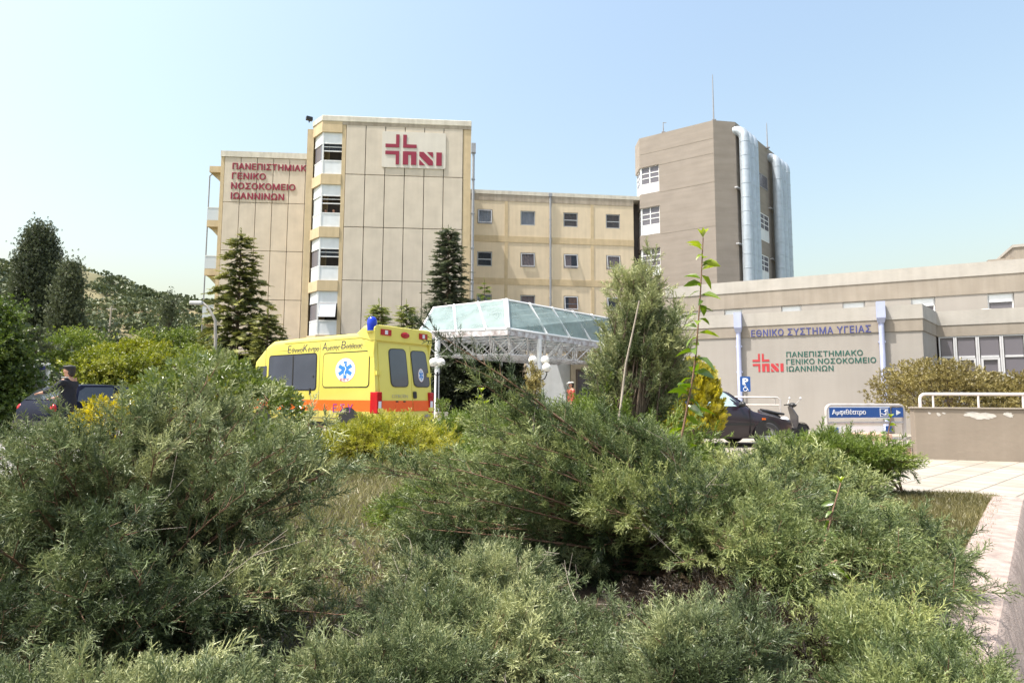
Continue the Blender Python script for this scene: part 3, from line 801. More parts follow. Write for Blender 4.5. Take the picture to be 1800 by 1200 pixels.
# side face windows between the ducts
sx = Vector(lp2[4]) - Vector(lp2[3]); sa = math.atan2(sx.y, sx.x)
FS = Frame((pN.x, pN.y, 0), math.atan2(dS.y, dS.x))
MS = FT.i @ FS.m
for (ta, tb), slat in (((301, 325), True), ((372, 418), False), ((445, 492), False)):
    x0, z1 = FS.on_y(1332 if slat else 1334, ta); x1, _ = FS.on_y(1348 if slat else 1350, ta); _, z0 = FS.on_y(1332, tb)
    w = MB(); frame_ring(w, x0, x1, z0, z1, 0.07, -0.03, 0.05)
    if not slat:
        w.box((x0+x1)/2-0.04, (x0+x1)/2+0.04, -0.025, 0.04, z0+0.07, z1-0.07)
        for t_ in (0.42, 0.62, 0.8): w.box(x0+0.07, x1-0.07, -0.02, 0.035, z0+(z1-z0)*t_-0.035, z0+(z1-z0)*t_+0.035)
    w.v = [MS @ q for q in w.v]; f = w.build('window', M['white'] if not slat else M['mast'], tow)
    g = MB().box(x0+0.06, x1-0.06, -0.012, -0.002, z0+0.06+(0 if slat else (z1-z0)*0.36), z1-0.06); g.v = [MS @ q for q in g.v]; g.build('pane', M['panedark'], f)
    if not slat:
        g = MB().box(x0+0.06, x1-0.06, -0.014, -0.004, z0+0.06, z0+(z1-z0)*0.40); g.v = [MS @ q for q in g.v]; g.build('apron', M['whitepan'], f)
def duct(pxa, pxb, pyt):
    off = -0.62; r_ = 0.40
    xa, _ = FS.on_y(pxa, 300, off); xb_, _ = FS.on_y(pxb, 300, off); _, zt_ = FS.on_y(pxa, pyt, off)
    n = 3; zk = zt_ - 0.42
    for k in range(n):
        x = xa + r_*0.6 + (xb_-xa-r_*0.6)*k/(n-1)
        m_ = MB()
        bend = [(x, off, -0.2), (x, off, zk-0.75)]
        for q in range(1, 8):
            a_ = R(90*q/7); bend.append((x, off+0.75*(1-math.cos(a_)), zk-0.75+0.75*math.sin(a_)))
        bend.append((x, 1.2, zk))
        m_.tube(bend, r_*0.97, 20)
        for z in np.arange(1.0, zk-0.8, 1.1): m_.lathe([(r_*0.97, z), (r_*1.012, z+0.01), (r_*1.012, z+0.05), (r_*0.97, z+0.06)], 20, Matrix.Translation((x, off, 0)))
        m_.v = [MS @ q for q in m_.v]
        m_.build('duct', M['duct'], tow, 35)
    br = MB()
    for z in np.arange(4, zt_-2, 4.4): br.box(xa-0.35, xb_+0.45, -0.20, 0.02, z, z+0.10)
    br.v = [MS @ q for q in br.v]; br.build('duct_bracket', M['alu'], tow)
duct(1308, 1325, 218); duct(1364, 1380, 266)
def mast(px, py0, py1, Y, lab, arm=False):
    a = at(px, py1, Y); b = at(px, py0, Y)
    t_ = thing('antenna_mast', lab, 'antenna', (a.x, a.y, a.z))
    m_ = MB(); m_.tube([(0, 0, -0.05), (0, 0, b.z-a.z)], 0.06, 8, True, 0.03); m_.build('pole', M['mast'], t_, 40)
    m_ = MB(); m_.box(-0.15, 0.15, -0.15, 0.15, -0.06, 0.03); m_.build('foot', M['mast'], t_)
    if arm:
        m_ = MB(); m_.tube([(-0.02, 0, b.z-a.z-0.06), (0.28, 0, b.z-a.z-0.04)], 0.03, 6); m_.build('arm', M['mast'], t_)
    else:
        m_ = MB(); m_.tube([(0, 0, b.z-a.z-0.01), (0, 0, b.z-a.z+0.12)], 0.015, 6); m_.build('tip', M['mast'], t_)
mast(1254.5, 133, 211.5, Yc+0.7, 'tall thin antenna mast on the top corner of the tower')
mast(1166, 215, 233, Yc+5.5, 'short antenna with a side arm on the tower roof', True)
mast(1349, 218, 260, Yc+5, 'thin lightning rod on the tower roof above the ducts')

# ---------------------------------------------------------------- low outpatient building on the right
A_R = math.atan2(-0.469, 0.883)
FR = Frame((10.0, 20.8, 0), A_R)
def rx(px, py, yl=0.0): return FR.on_y(px, py, yl)
low = thing('outpatient_building', 'low cream building with blue and green Greek lettering on its front wall', 'building', FR.o, A_R)
xE = rx(1620, 560)[0]; x0 = rx(1178, 560)[0]
zT_ = rx(1500, 541)[1]; zW = rx(1500, 565)[1]; zBn = rx(1500, 585.5)[1]
dRet = Vector((0.68, 0.734)); lr = FR.i.to_3x3() @ Vector((dRet.x, dRet.y, 0)); ret = 2.5
ex, ey = xE + lr.x*ret, lr.y*ret
MB().prism([(x0, 0), (xE, 0), (ex, ey), (ex, 6.5), (x0, 6.5)], -0.2, zBn).build('wall', M['wallcream'], low)
MB().prism([(x0-.05, -0.03), (xE+0.02, -0.03), (ex+.03, ey-0.02), (ex+.03, 6.5), (x0-.05, 6.5)], zBn+0.001, zW).build('parapet_band', M['bandbrown'], low)
MB().prism([(x0-.07, -0.05), (xE+0.035, -0.05), (ex+.05, ey-0.035), (ex+.05, 6.5), (x0-.07, 6.5)], zW+0.001, zT_).build('parapet', M['bandwhite'], low)
# recessed glazed entrance part
xEnd = ex + 16
zgl1 = FR.on_y(1700, 590, ey)[1]; zgl0 = 0.05
MB().box(ex+0.035, xEnd, ey-0.02, ey+4, zW-0.02, zT_+0.02).build('parapet', M['bandwhite'], low)
MB().box(ex+0.032, xEnd, ey, ey+3.9, zgl1, zW-0.021).build('parapet_band', M['bandbrown'], low)
MB().box(ex+0.03, xEnd, ey+3.0, ey+3.2, 0, zgl1-0.001).build('room_wall', M['inside'], low)
bayx = [ex + 0.06]
for px in (1680, 1719.5, 1762, 1805, 1850, 1895, 1940): bayx.append(FR.on_y(px, 620, ey)[0])
zmid = FR.on_y(1700, 627, ey)[1]; zlow = FR.on_y(1780, 661, ey)[1]
for i in range(len(bayx)-1):
    a, b = bayx[i], bayx[i+1]
    m_ = MB(); frame_ring(m_, a+0.004, b-0.004, zgl0, zgl1-0.003, 0.045, ey+0.02, ey+0.12)
    m_.box(a+0.08, b-0.08, ey+0.03, ey+0.11, zmid-0.035, zmid+0.035)
    if i in (1, 2): frame_ring(m_, a+0.07, b-0.07, zgl0+0.06, zmid-0.05, 0.06, ey+0.0, ey+0.08)
    else: m_.box(a+0.08, b-0.08, ey+0.03, ey+0.11, zlow-0.05, zlow+0.05)
    f = m_.build('door' if i in (1, 2) else 'window', M['alulight'], low)
    MB().box(a+0.07, b-0.07, ey+0.06, ey+0.07, zgl0+0.05, zgl1-0.05).build('pane', M['panedark'], f)
    if i == 0: MB().box(a+0.1, a+0.62, ey+0.3, ey+0.32, zgl0+0.05, zgl1-0.05).build('curtain', M['blind'], f)
# upper wing further back
YU = 7.0
upx = FR.on_y(1172, 520, 7.0)[0]; xUe = 26.0
def ux(px, py): return FR.on_y(px, py, YU)
zR1 = ux(1430, 484.5)[1]; zR2 = ux(1430, 505.5)[1]; zR3 = ux(1430, 534.0)[1]
wins = [(1273, 1305), (1373.5, 1409), (1481.5, 1521), (1602, 1645), (1737, 1784.5), (1880, 1930)]
up = thing('upper_wing', 'long two storey wing with a brown band rising behind the low cream building', 'building', FR.w(0, YU, 0), A_R)
zS = zT_ + 0.15; hol = []
for a, b in wins:
    xa = ux(a, 545)[0]; xb = ux(b, 545)[0]; hol.append((xa, xb, 2.9, zR3-0.001))
hz = [(h[0], h[1], h[2], zR3-0.02) for h in hol]
wu = MB(); wall_holes(wu, upx, xUe, -0.2, zR3, hz, 0, 0.22); wu.build('wall', M['wallcream'], up)
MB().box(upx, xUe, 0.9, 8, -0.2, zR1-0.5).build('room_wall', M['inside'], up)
MB().box(upx-0.03, xUe, -0.03, 8, zR3+0.001, zR2).build('parapet_band', M['bandbrown'], up)
MB().box(upx-0.05, xUe, -0.06, 8, zR2+0.001, zR1).build('parapet', M['bandwhite'], up)
for h in hz:
    m_ = frame_ring(MB(), h[0]+0.01, h[1]-0.01, h[2]+0.01, h[3]-0.01, 0.05, 0.10, 0.16)
    f = m_.build('window', M['white'], up)
    MB().box(h[0]+0.04, h[1]-0.04, 0.12, 0.13, h[2]+0.04, h[3]-0.04).build('pane', M['panedark'], f)
    MB().box(h[0]+0.06, h[1]-0.06, 0.07, 0.095, h[3]-0.34, h[3]-0.06).build('roller_shutter', M['whitepan'], f)
xh0 = FR.on_y(1738, 450, YU+4)[0]; zh = FR.on_y(1760, 437, YU+4)[1]
MB().box(xh0+0.9, xUe-0.5, 4, 7, zR1-0.4, zh).build('roof_housing', M['bandbrown'], up)
MB().box(xh0, xh0+0.898, 4.2, 6.8, zR1-0.4, zh-0.42).build('roof_housing', M['bandbrown'], up)
MB().box(xh0+0.85, xUe-0.45, 3.95, 7.05, zh+0.001, zh+0.12).build('roof_housing_coping', M['bandwhite'], up)
# skylight dome on the low roof
xd, zd = FR.on_y(1733, 541, ey+1.6)
sd = thing('skylight_dome', 'white domed skylight on the roof edge above the glazed entrance', 'skylight', FR.w(xd, ey+1.7, zT_-0.05), A_R)
prof = [(0.92, 0.0), (0.92, 0.12), (0.86, 0.14)]
MB().lathe([(0.52, 0.0), (0.52, 0.10), (0.3, 0.10)], 28).build('curb', M['bandwhite'], sd, 40)
MB().lathe([(0.48*math.cos(R(a)), 0.09+0.19*math.sin(R(a))) for a in range(0, 91, 10)], 28).build('dome', M['globe'], sd, 40)
# downpipes with hopper heads
for px, pt, pm, pb in ((1298.5, 549.5, 576, 700), (1550.5, 530, 558.5, 668)):
    xc = rx(px, 600, -0.12)[0]; z1 = rx(px, pt, -0.2)[1]; z2 = rx(px, pm, -0.2)[1]
    m_ = MB(); m_.box(xc-0.125, xc+0.125, -0.30, -0.052, z2, z1)
    m_.add([(xc-0.125,-0.30,z2),(xc+0.125,-0.30,z2),(xc+0.125,-0.052,z2),(xc-0.125,-0.052,z2),(xc-0.09,-0.22,z2-0.16),(xc+0.09,-0.22,z2-0.16),(xc+0.09,-0.06,z2-0.16),(xc-0.09,-0.06,z2-0.16)], [(0,1,5,4),(1,2,6,5),(2,3,7,6),(3,0,4,7),(4,5,6,7)])
    m_.tube([(xc, -0.14, z2-0.1), (xc, -0.14, 0.25), (xc, -0.30, 0.08)], 0.08, 12)
    for z in (0.8, 2.0, 2.9): m_.box(xc-0.1, xc+0.1, -0.16, -0.002, z, z+0.05)
    m_.build('downpipe', M['lilac'], low, 40)
# writing on the front wall
lt = thing('health_system_lettering', 'blue Greek capital letters in one line on the brown parapet band', 'sign', FR.w(0, -0.03, 0), A_R)
a = rx(1321, 592.5); b = rx(1530.5, 581)
build_words(put_text(MB(), 'ΕΘΝΙΚΟ ΣΥΣΤΗΜΑ ΥΓΕΙΑΣ', a[0], (a[1]+b[1])/2-0.02, b[0]-a[0], 0.235, -0.002, 0.010, 0.014, spacing=1.12), 'lettering_word', M['bluetx'], lt)
lt = thing('hospital_name_lettering', 'dark green Greek capital letters in three lines beside the red emblem', 'sign', FR.w(0, 0, 0), A_R)
for s_, pa, pb in (('ΠΑΝΕΠΙΣΤΗΜΙΑΚΟ', (1382.5, 628.0), (1516.5, 624)), ('ΓΕΝΙΚΟ ΝΟΣΟΚΟΜΕΙΟ', (1382.5, 640.5), (1540, 637)), ('ΙΩΑΝΝΙΝΩΝ', (1383, 652.5), (1465, 651.5))):
    a = rx(*pa); b = rx(*pb)
    build_words(put_text(MB(), s_, a[0], (a[1]+b[1])/2, b[0]-a[0], 0.18, -0.002, 0.010, 0.014, spacing=1.05), 'lettering_word', M['greentx'], lt)
lt = thing('wall_emblem', 'bright red cross emblem on the cream wall beside the green letters', 'sign', FR.w(0, 0, 0), A_R)
a = rx(1323.5, 653.5); b = rx(1377.5, 652.5); t_ = rx(1340, 621.5)
kx = (b[0]-a[0])/1.275; kz = (t_[1]-a[1])/0.70
for q in emblem_polys():
    MB().slab_xz([(a[0]+u*kx, a[1]+v*kz) for u, v in q], -0.012, -0.002).build('emblem_piece', M['redlogo'], lt)

# ---------------------------------------------------------------- entrance block under the canopy
p = at(885, 640, 33.5)
FE = Frame((p.x, p.y, 0), R(-6))
ent = thing('entrance_block', 'low beige entrance block with a dark doorway under the glass canopy', 'building', FE.o, R(-6))
def exy(px, py): return FE.on_y(px, py)
zE = exy(1000, 618)[1]
xa, xb, xc, xd_ = exy(925, 640)[0], exy(1003, 640)[0], exy(1012, 650)[0], exy(1046, 650)[0]
zdoor = exy(1030, 649)[1]
we = MB(); wall_holes(we, 0, xb-0.02, -0.2, zE, [], 0, 0.3); we.build('wall', M['yellowp'], ent)
MB().box(xa, xb-0.03, -0.06, -0.002, 0, zE-0.2).build('white_panel', M['whitepan'], ent)
we = MB(); wall_holes(we, xb, 9.5, -0.2, zE+0.0, [(xc, xd_+0.3, 0.0, zdoor)], -0.5, 0.35); we.build('wall', M['yellowp'], ent)
MB().box(0.0, 9.4, 1.2, 8, 0, zE-0.05).build('room_wall', M['inside'], ent)
MB().box(xb-0.3, 9.6, -0.75, 8, zE+0.002, zE+0.16).build('roof_slab', M['coping'], ent)
MB().box(0.01, xb-0.31, -0.02, 8, zE+0.002, zE+0.13).build('roof_slab', M['coping'], ent)
d_ = frame_ring(MB(), xc+0.02, xd_+0.28, 0.02, zdoor-0.01, 0.08, -0.3, -0.22).build('door', M['blind'], ent)
MB().box(xc+0.08, xd_+0.22, -0.27, -0.26, 0.06, zdoor-0.06).build('pane', M['panedark'], d_)

# ---------------------------------------------------------------- glass canopy
ZE_, ZR_ = 3.75, 5.05
def zpt(px, py, z): return at_z(px, py, z)
eA = zpt(893, 577.5, ZE_); eB = zpt(737, 584.0, ZE_); eC = zpt(1086, 606, ZE_)
rA = zpt(890, 527, ZR_); rB = zpt(763, 541, ZR_); rC = zpt(1072, 560, ZR_)
eD = eB + (eC - eA); rD = rB + (rC - rA)
can = thing('glass_canopy', 'hipped pale teal glass canopy on white columns over the entrance', 'canopy', (eA.x, eA.y, 0))
O = Vector((eA.x, eA.y, 0))
def rel(p): return Vector(p) - O
fr = MB()
top = [rA, rB, rD, rC]; bot = [eA, eB, eD, eC]
for i in range(4):
    fr.tube([rel(top[i]), rel(top[(i+1) % 4])], 0.05, 6); fr.tube([rel(bot[i]), rel(bot[(i+1) % 4])], 0.055, 6)
    fr.tube([rel(bot[i]), rel(top[i])], 0.10 if i == 0 else 0.06, 6)
nb = {0: 3, 1: 3, 2: 4, 3: 5}
mid_c = (rA + rB + rC + rD)/4 - Vector((0, 0, 2))
for i in range(4):
    n = nb[i]
    nrm = (bot[(i+1) % 4]-bot[i]).cross(top[i]-bot[i]).normalized()
    if nrm.dot(bot[i]-mid_c) < 0: nrm = -nrm
    for k in range(1, n):
        f0 = bot[i].lerp(bot[(i+1) % 4], (k-0.30 if i == 0 else k-0.45 if i == 3 else k)/n); f1 = top[i].lerp(top[(i+1) % 4], (k+0.1)/n)
        fr.tube([rel(f0+nrm*.05), rel(f1+nrm*.05)], 0.055, 6)
for k in range(1, 5): fr.tube([rel(rA.lerp(rC, k/5)+Vector((0,0,.04))), rel(rB.lerp(rD, k/5)+Vector((0,0,.04)))], 0.045, 6)
fr.build('frame', M['canopyfr'], can, 50)
for i in range(4):
    g = MB(); q = [rel(bot[i]), rel(bot[(i+1) % 4]), rel(top[(i+1) % 4]), rel(top[i])]
    nrm = (q[1]-q[0]).cross(q[3]-q[0]).normalized()*0.012
    g.add([a+nrm for a in q] + [a-nrm for a in q], [(0,1,2,3),(7,6,5,4),(0,4,5,1),(1,5,6,2),(2,6,7,3),(3,7,4,0)])
    g.build('glass_panel', M['canopygl'], can)
g = MB(); q = [rel(t) for t in top]; up_ = Vector((0, 0, 0.012))
g.add([a+up_ for a in q] + [a-up_ for a in q], [(0,1,2,3),(7,6,5,4),(0,4,5,1),(1,5,6,2),(2,6,7,3),(3,7,4,0)]); g.build('glass_panel', M['canopygl'], can)
rimm = MB()
for i in range(4):
    a, b = rel(bot[i]), rel(bot[(i+1) % 4]); d = (b-a).normalized(); n_ = Vector((d.y, -d.x, 0))*0.05
    if n_.dot(a - rel((eA+eD)/2)) < 0: n_ = -n_
    rimm.add([a+n_-Vector((0,0,.06)), b+n_-Vector((0,0,.06)), b-n_-Vector((0,0,.06)), a-n_-Vector((0,0,.06)), a+n_-Vector((0,0,.26)), b+n_-Vector((0,0,.26)), b-n_-Vector((0,0,.26)), a-n_-Vector((0,0,.26))], [(0,1,2,3),(7,6,5,4),(0,4,5,1),(1,5,6,2),(2,6,7,3),(3,7,4,0)])
rimm.build('rim_beam', M['peel'], can)
# space frame below: upper grid at the rim, lower grid 0.55 m below, diagonals
sf = MB(); nu, nv = 7, 5
def gp(u, v, z): 
    a = bot[0].lerp(bot[3], u/nu); b = bot[1].lerp(bot[2], u/nu); p_ = a.lerp(b, v/nv); return rel(Vector((p_.x, p_.y, z)))
zu, zl = ZE_-0.22, ZE_-0.95
for u in range(nu+1):
    for v in range(nv+1):
        if u < nu: sf.tube([gp(u, v, zu), gp(u+1, v, zu)], 0.028, 5, False)
        if v < nv: sf.tube([gp(u, v, zu), gp(u, v+1, zu)], 0.028, 5, False)
        if u < nu and v < nv:
            c = gp(u+0.5, v+0.5, zl)
            for du in (0, 1):
                for dv in (0, 1): sf.tube([gp(u+du, v+dv, zu), c], 0.022, 5, False)
            if u < nu-1: sf.tube([c, gp(u+1.5, v+0.5, zl)], 0.035, 5, False)
            if v < nv-1: sf.tube([c, gp(u+0.5, v+1.5, zl)], 0.035, 5, False)
            sf.ball(c, 0.06, 6)
sf.build('space_frame', M['peel2'], can, 50)
for px, py, dY in ((948, 600, 1.6), (769, 604, 0.9), (1060, 640, 3.0), (880, 640, 6)):
    pz = at(px, py, eA.y + dY)
    m_ = MB(); m_.tube([(pz.x-O.x, pz.y-O.y, 0), (pz.x-O.x, pz.y-O.y, ZE_-0.25)], 0.10, 14)
    m_.box(pz.x-O.x-0.17, pz.x-O.x+0.17, pz.y-O.y-0.17, pz.y-O.y+0.17, 0, 0.06)
    m_.build('column', M['canopyfr'], can, 40)

# globe lamps by the columns
def globe_lamp(px, Y, z0, lab, sp=0.27, third=True, col='black'):
    p_ = at(px, 650, Y); t_ = thing('globe_lamp', lab, 'lamp post', (p_.x, p_.y, 0), 0, 'globe lamps beside the canopy columns')
    m_ = MB(); m_.tube([(0, 0, 0), (0, 0, z0-0.35)], 0.05, 10, True, 0.04); m_.lathe([(0.12, 0), (0.12, 0.1), (0.07, 0.2)], 14)
    arms = [(-sp, 0), (sp*0.75, 0.05)] + ([(sp*0.9, -0.3)] if third else [])
    for i, (ax, ay) in enumerate(arms):
        zz = z0 - (0.30 if i == 2 else 0)
        m_.tube([(0, 0, zz-0.5), (ax*0.7, ay*0.7, zz-0.42), (ax, ay, zz-0.26), (ax, ay, zz-0.14)], 0.022, 6)
        m_.lathe([(0.07, 0), (0.08, 0.04), (0.05, 0.05)], 10, Matrix.Translation((ax, ay, zz-0.17)))
    m_.build('post', M[col], t_, 40)
    for i, (ax, ay) in enumerate(arms):
        MB().ball((ax, ay, z0-(0.30 if i == 2 else 0)), 0.17, 18).build('globe', M['globe'], t_, 60)
globe_lamp(949, 23.5, 2.52, 'black post with three white globes in front of the canopy column')
globe_lamp(769, 22.8, 2.37, 'post with two white globes at the rear corner of the ambulance', 0.15, False)

# ---------------------------------------------------------------- ramp wall with rail
p = at_z(1611, 806, 0.0); q = at_z(1800, 812, 0.0)
A_W = math.atan2(q.y-p.y, q.x-p.x)
FW = Frame((p.x, p.y, 0), A_W)
M['rampw'] = mat('beige rendered ramp wall', (0.275, 0.23, 0.185), 0.9, 0.08, 1.4, bump=0.25, streak=0.08)
ramp = thing('ramp_wall', 'beige rendered ramp wall with flaking paint patches', 'wall', FW.o, A_W)
zw = FW.on_y(1700, 716)[1]
bevel(MB().box(0, 9, 0, 0.28, -0.1, zw-0.03).build('wall', M['rampw'], ramp), 0.012)
bevel(MB().box(-0.025, 9, -0.025, 0.305, zw-0.029, zw).build('coping', M['bandbrown'], ramp), 0.006)
M['flake'] = mat('flaked pale plaster', (0.55, 0.52, 0.48), 0.9, 0.25, 12)
random.seed(5)
for px0, px1, py, h in ((1693, 1749, 728, 0.10), (1765, 1781, 727, 0.075), (1646, 1653, 726, 0.05), (1631, 1636, 724, 0.03), (1656, 1662, 724, 0.025)):
    a, z = FW.on_y(px0, py); b, _ = FW.on_y(px1, py)
    n = 26; pl = []
    for k in range(n):
        t_ = 2*math.pi*k/n; rr = 0.75 + 0.5*random.random()
        pl.append(((a+b)/2 + (b-a)/2*math.cos(t_)*rr, z - 0.02 + h*0.6*math.sin(t_)*rr - 0.2*h*math.cos(t_)))
    MB().slab_xz(pl, -0.003, 0.005).build('flaked_patch', M['flake'], ramp)
# rail on the wall
rl = thing('handrail', 'pinkish white tube handrail standing on the ramp wall', 'railing', FW.w(0, 0.14, zw), A_W)
z1 = FW.on_y(1700, 692.5)[1] - zw
def fx(px): return FW.on_y(px, 700, 0.14)[0]
xa = fx(1617)
pts = [(xa, 0, -0.02), (xa, 0, z1-0.09)] + [(xa+0.09*(1-math.cos(R(a))), 0, z1-0.09+0.09*math.sin(R(a))) for a in (30, 60, 90)] + [(8.5, 0, z1)]
M['rail'] = mat('white pink painted rail', (0.70, 0.63, 0.61), 0.45, 0.1, 8)
MB().tube(pts, 0.028, 12).build('top_rail', M['rail'], rl, 40)
for px in (1640, 1719.5, 1798):
    MB().tube([(fx(px), 0, -0.02), (fx(px), 0, z1-0.02)], 0.018, 8).build('post', M['rail'], rl, 40)
MB().tube([(8.4, 0, -0.02), (8.4, 0, z1-0.02)], 0.018, 8).build('post', M['rail'], rl, 40)
# low brick steps at the end of the wall
st = thing('brick_step', 'low pinkish brick step at the end of the ramp wall', 'step', FW.w(-0.01, 0.3, 0), A_W)
M['brick'] = mat('pink brick', (0.45, 0.30, 0.23), 0.9, 0.2, 10)
bevel(MB().box(-0.8, -0.01, -0.1, 1.2, 0, 0.17).build('riser', M['brick'], st), 0.01)
bevel(MB().box(-0.82, -0.008, -0.12, 1.22, 0.171, 0.215).build('tread', M['kerb'], st), 0.008)
bevel(MB().box(-0.85, -0.01, 1.3, 2.6, 0, 0.36).build('riser', M['brick'], st), 0.01)

# ---------------------------------------------------------------- direction sign in its tube frame
pA = at(1453, 745, 13.6); pB = at(1589, 745, 14.1)
A_S = math.atan2(pB.y-pA.y, pB.x-pA.x)
FG = Frame((pA.x, pA.y, 0), A_S); sw = (Vector((pB.x, pB.y))-Vector((pA.x, pA.y))).length
def gx_(px, py): return FG.on_y(px, py)
ds = thing('direction_sign', 'blue direction board with white Greek word and arrow in a tube frame', 'sign', FG.o, A_S)
zt = gx_(1520, 712)[1]; zm = gx_(1520, 743)[1]; r_ = 0.12
pts = [(0, 0, 0), (0, 0, zt-r_)] + [(r_*(1-math.cos(R(a))), 0, zt-r_+r_*math.sin(R(a))) for a in (30, 60, 90)] + [(sw-r_*(1-math.cos(R(a))), 0, zt-r_+r_*math.sin(R(a))) for a in (90, 60, 30)] + [(sw, 0, zt-r_), (sw, 0, 0)]
f_ = MB(); f_.tube(pts, 0.04, 12); f_.tube([(0.035, 0, zm), (sw-0.035, 0, zm)], 0.03, 10); f_.tube([(0.035, 0, 0.2), (sw-0.035, 0, 0.2)], 0.03, 10)
xs_ = gx_(1554, 743)[0]; f_.tube([(xs_, 0, zm), (xs_, 0, zt)], 0.02, 8)
f_.build('tube_frame', M['steel'], ds, 40)
xa, xb = gx_(1455.5, 725)[0], gx_(1562, 725)[0]; xc, xd_ = gx_(1567, 725)[0], gx_(1585, 725)[0]
za, zb = gx_(1500, 733.5)[1], gx_(1500, 716.0)[1]
bevel(MB().box(xa-0.02, xb+0.005, -0.035, 0.02, za-0.03, zb+0.03).build('board_edge', M['signwhite'], ds), 0.01)
bd = MB().box(xa, xb+0.01, -0.042, -0.0, za, zb).build('board', M['signblue'], ds)
h = zb-za
put_text(MB(), 'Αμφιθέατρο', xa+0.07, za+h*0.32, gx_(1519, 725)[0]-xa-0.07, h*0.48, -0.044, 0.006, 0.012, cap=False).build('word', M['signwhite'], bd)
pic = MB(); px0, px1 = gx_(1544, 725)[0], gx_(1558, 725)[0]
frame_ring(pic, px0, px1, za+h*0.08, zb-h*0.08, 0.014, -0.050, -0.0441)
pic.tube([(px0+0.04, -0.047, za+h*0.4), (px0+0.10, -0.047, za+h*0.27), (px0+0.15, -0.047, za+h*0.3)], 0.009, 6)
pic.tube([(px1-0.06, -0.047, za+h*0.25), (px1-0.06, -0.047, za+h*0.8)], 0.011, 6); pic.tube([(px1-0.10, -0.047, za+h*0.6), (px1-0.03, -0.047, za+h*0.75)], 0.009, 6)
pic.build('pictogram', M['signwhite'], bd)
b2 = MB().box(xc, xd_, -0.042, 0.0, za, zb).build('board', M['signblue'], ds)
xm = (xc+xd_)/2
MB().slab_xz([(xm-0.05, za+h*0.25), (xm+0.07, za+h*0.5), (xm-0.05, za+h*0.75)], -0.05, -0.0425).build('arrow', M['signwhite'], b2)
z2b = zm-0.07; z2a = z2b-0.27
b3 = MB().box(gx_(1456, 760)[0], gx_(1552, 760)[0], -0.04, 0.0, z2a, z2b).build('board', M['signwhite'], ds)
q = MB(); ax, bx_ = gx_(1463, 760)[0], gx_(1471.5, 760)[0]; q.box(ax, bx_, -0.047, -0.0405, z2b-0.15, z2b-0.03); q.build('pictogram', M['signblue'], b3)
MB().slab_xz([(ax+0.03, z2b-0.05), (ax+0.05, z2b-0.05), (bx_-0.02, z2b-0.12), (bx_-0.04, z2b-0.12)], -0.052, -0.0475).build('pictogram_mark', M['signwhite'], b3)
MB().box(gx_(1557, 760)[0], gx_(1562.5, 760)[0]+0.05, -0.04, 0.0, z2b-0.12, z2b).build('board', M['signblue'], ds)

# ---------------------------------------------------------------- disabled parking sign
p = at(1310, 690, 18.6)
pk = thing('parking_sign', 'blue parking sign with white P and wheelchair symbol behind the dark car', 'sign', (p.x, p.y, 0), R(-10))
FP_ = Frame((p.x, p.y, 0), R(-10))
a = FP_.on_y(1301.5, 688); b = FP_.on_y(1318.7, 661.5)
MB().tube([(0, 0.035, 0), (0, 0.035, b[1]-0.05)], 0.025, 8).build('post', M['galv'], pk, 40)
pl_ = MB().slab_xz(rrect(a[0], b[0], a[1], b[1], 0.03), -0.006, 0.006).build('plate', M['signblue'], pk)
w_ = b[0]-a[0]; h_ = b[1]-a[1]
put_text(MB(), 'P', a[0]+w_*0.28, a[1]+h_*0.46, w_*0.46, h_*0.42, -0.0065, 0.004, 0.05).build('letter', M['signwhite'], pl_)
wc = MB(); cx, cz = a[0]+w_*0.48, a[1]+h_*0.20
wc.tube([(cx+0.055*math.cos(R(t)), -0.010, cz-0.02+0.055*math.sin(R(t))) for t in range(100, 380, 20)], 0.009, 6)
wc.ball((cx-0.005, -0.010, cz+0.125), 0.02, 8); wc.tube([(cx-0.005, -0.010, cz+0.10), (cx, -0.010, cz+0.02), (cx+0.05, -0.010, cz+0.02), (cx+0.085, -0.010, cz-0.06)], 0.011, 6)
wc.tube([(cx, -0.010, cz+0.06), (cx+0.04, -0.010, cz+0.06)], 0.009, 6)
wc.build('symbol', M['signwhite'], pl_)

# tube barrier behind the car
p = at(1314, 720, 18.0); q = at(1371.5, 720, 17.6)
FB2 = Frame((p.x, p.y, 0), math.atan2(q.y-p.y, q.x-p.x)); L_ = (Vector((q.x, q.y))-Vector((p.x, p.y))).length
br = thing('tube_barrier', 'two rail steel tube barrier between the dark car and the wall', 'barrier', FB2.o, FB2.r)
z1 = FB2.on_y(1340, 698)[1]; z2 = FB2.on_y(1340, 711.5)[1]
MB().tube([(-0.9, 0, 0), (-0.9, 0, z1-0.06), (-0.84, 0, z1), (L_-0.07, 0, z1), (L_, 0, z1-0.06), (L_, 0, 0)], 0.028, 10).build('top_rail', M['steel'], br, 50)
MB().tube([(-0.88, 0, z2), (L_-0.02, 0, z2)], 0.022, 10).build('lower_rail', M['steel'], br, 50)
MB().tube([(L_*0.85, 0, z2), (L_*0.85, 0, z1)], 0.015, 8).build('post', M['steel'], br, 50)

# planter pots
def pot(px, py, w, lab):
    p_ = at_z(px, py, 0.0); t_ = thing('plant_pot', lab, 'plant pot', (p_.x, p_.y, 0), 0.3)
    m_ = MB(); m_.lathe([(w*0.36, 0), (w*0.5, w*1.0), (w*0.56, w*1.02), (w*0.56, w*1.12), (w*0.48, w*1.12), (w*0.46, w*1.0), (0.02, w*0.98)], 4, Matrix.Rotation(R(45), 4, 'Z'))
    m_.build('pot_body', M['terracotta'], t_); return t_
pot(776, 753, 0.52, 'square pale plaster plant pot beside the ambulance')

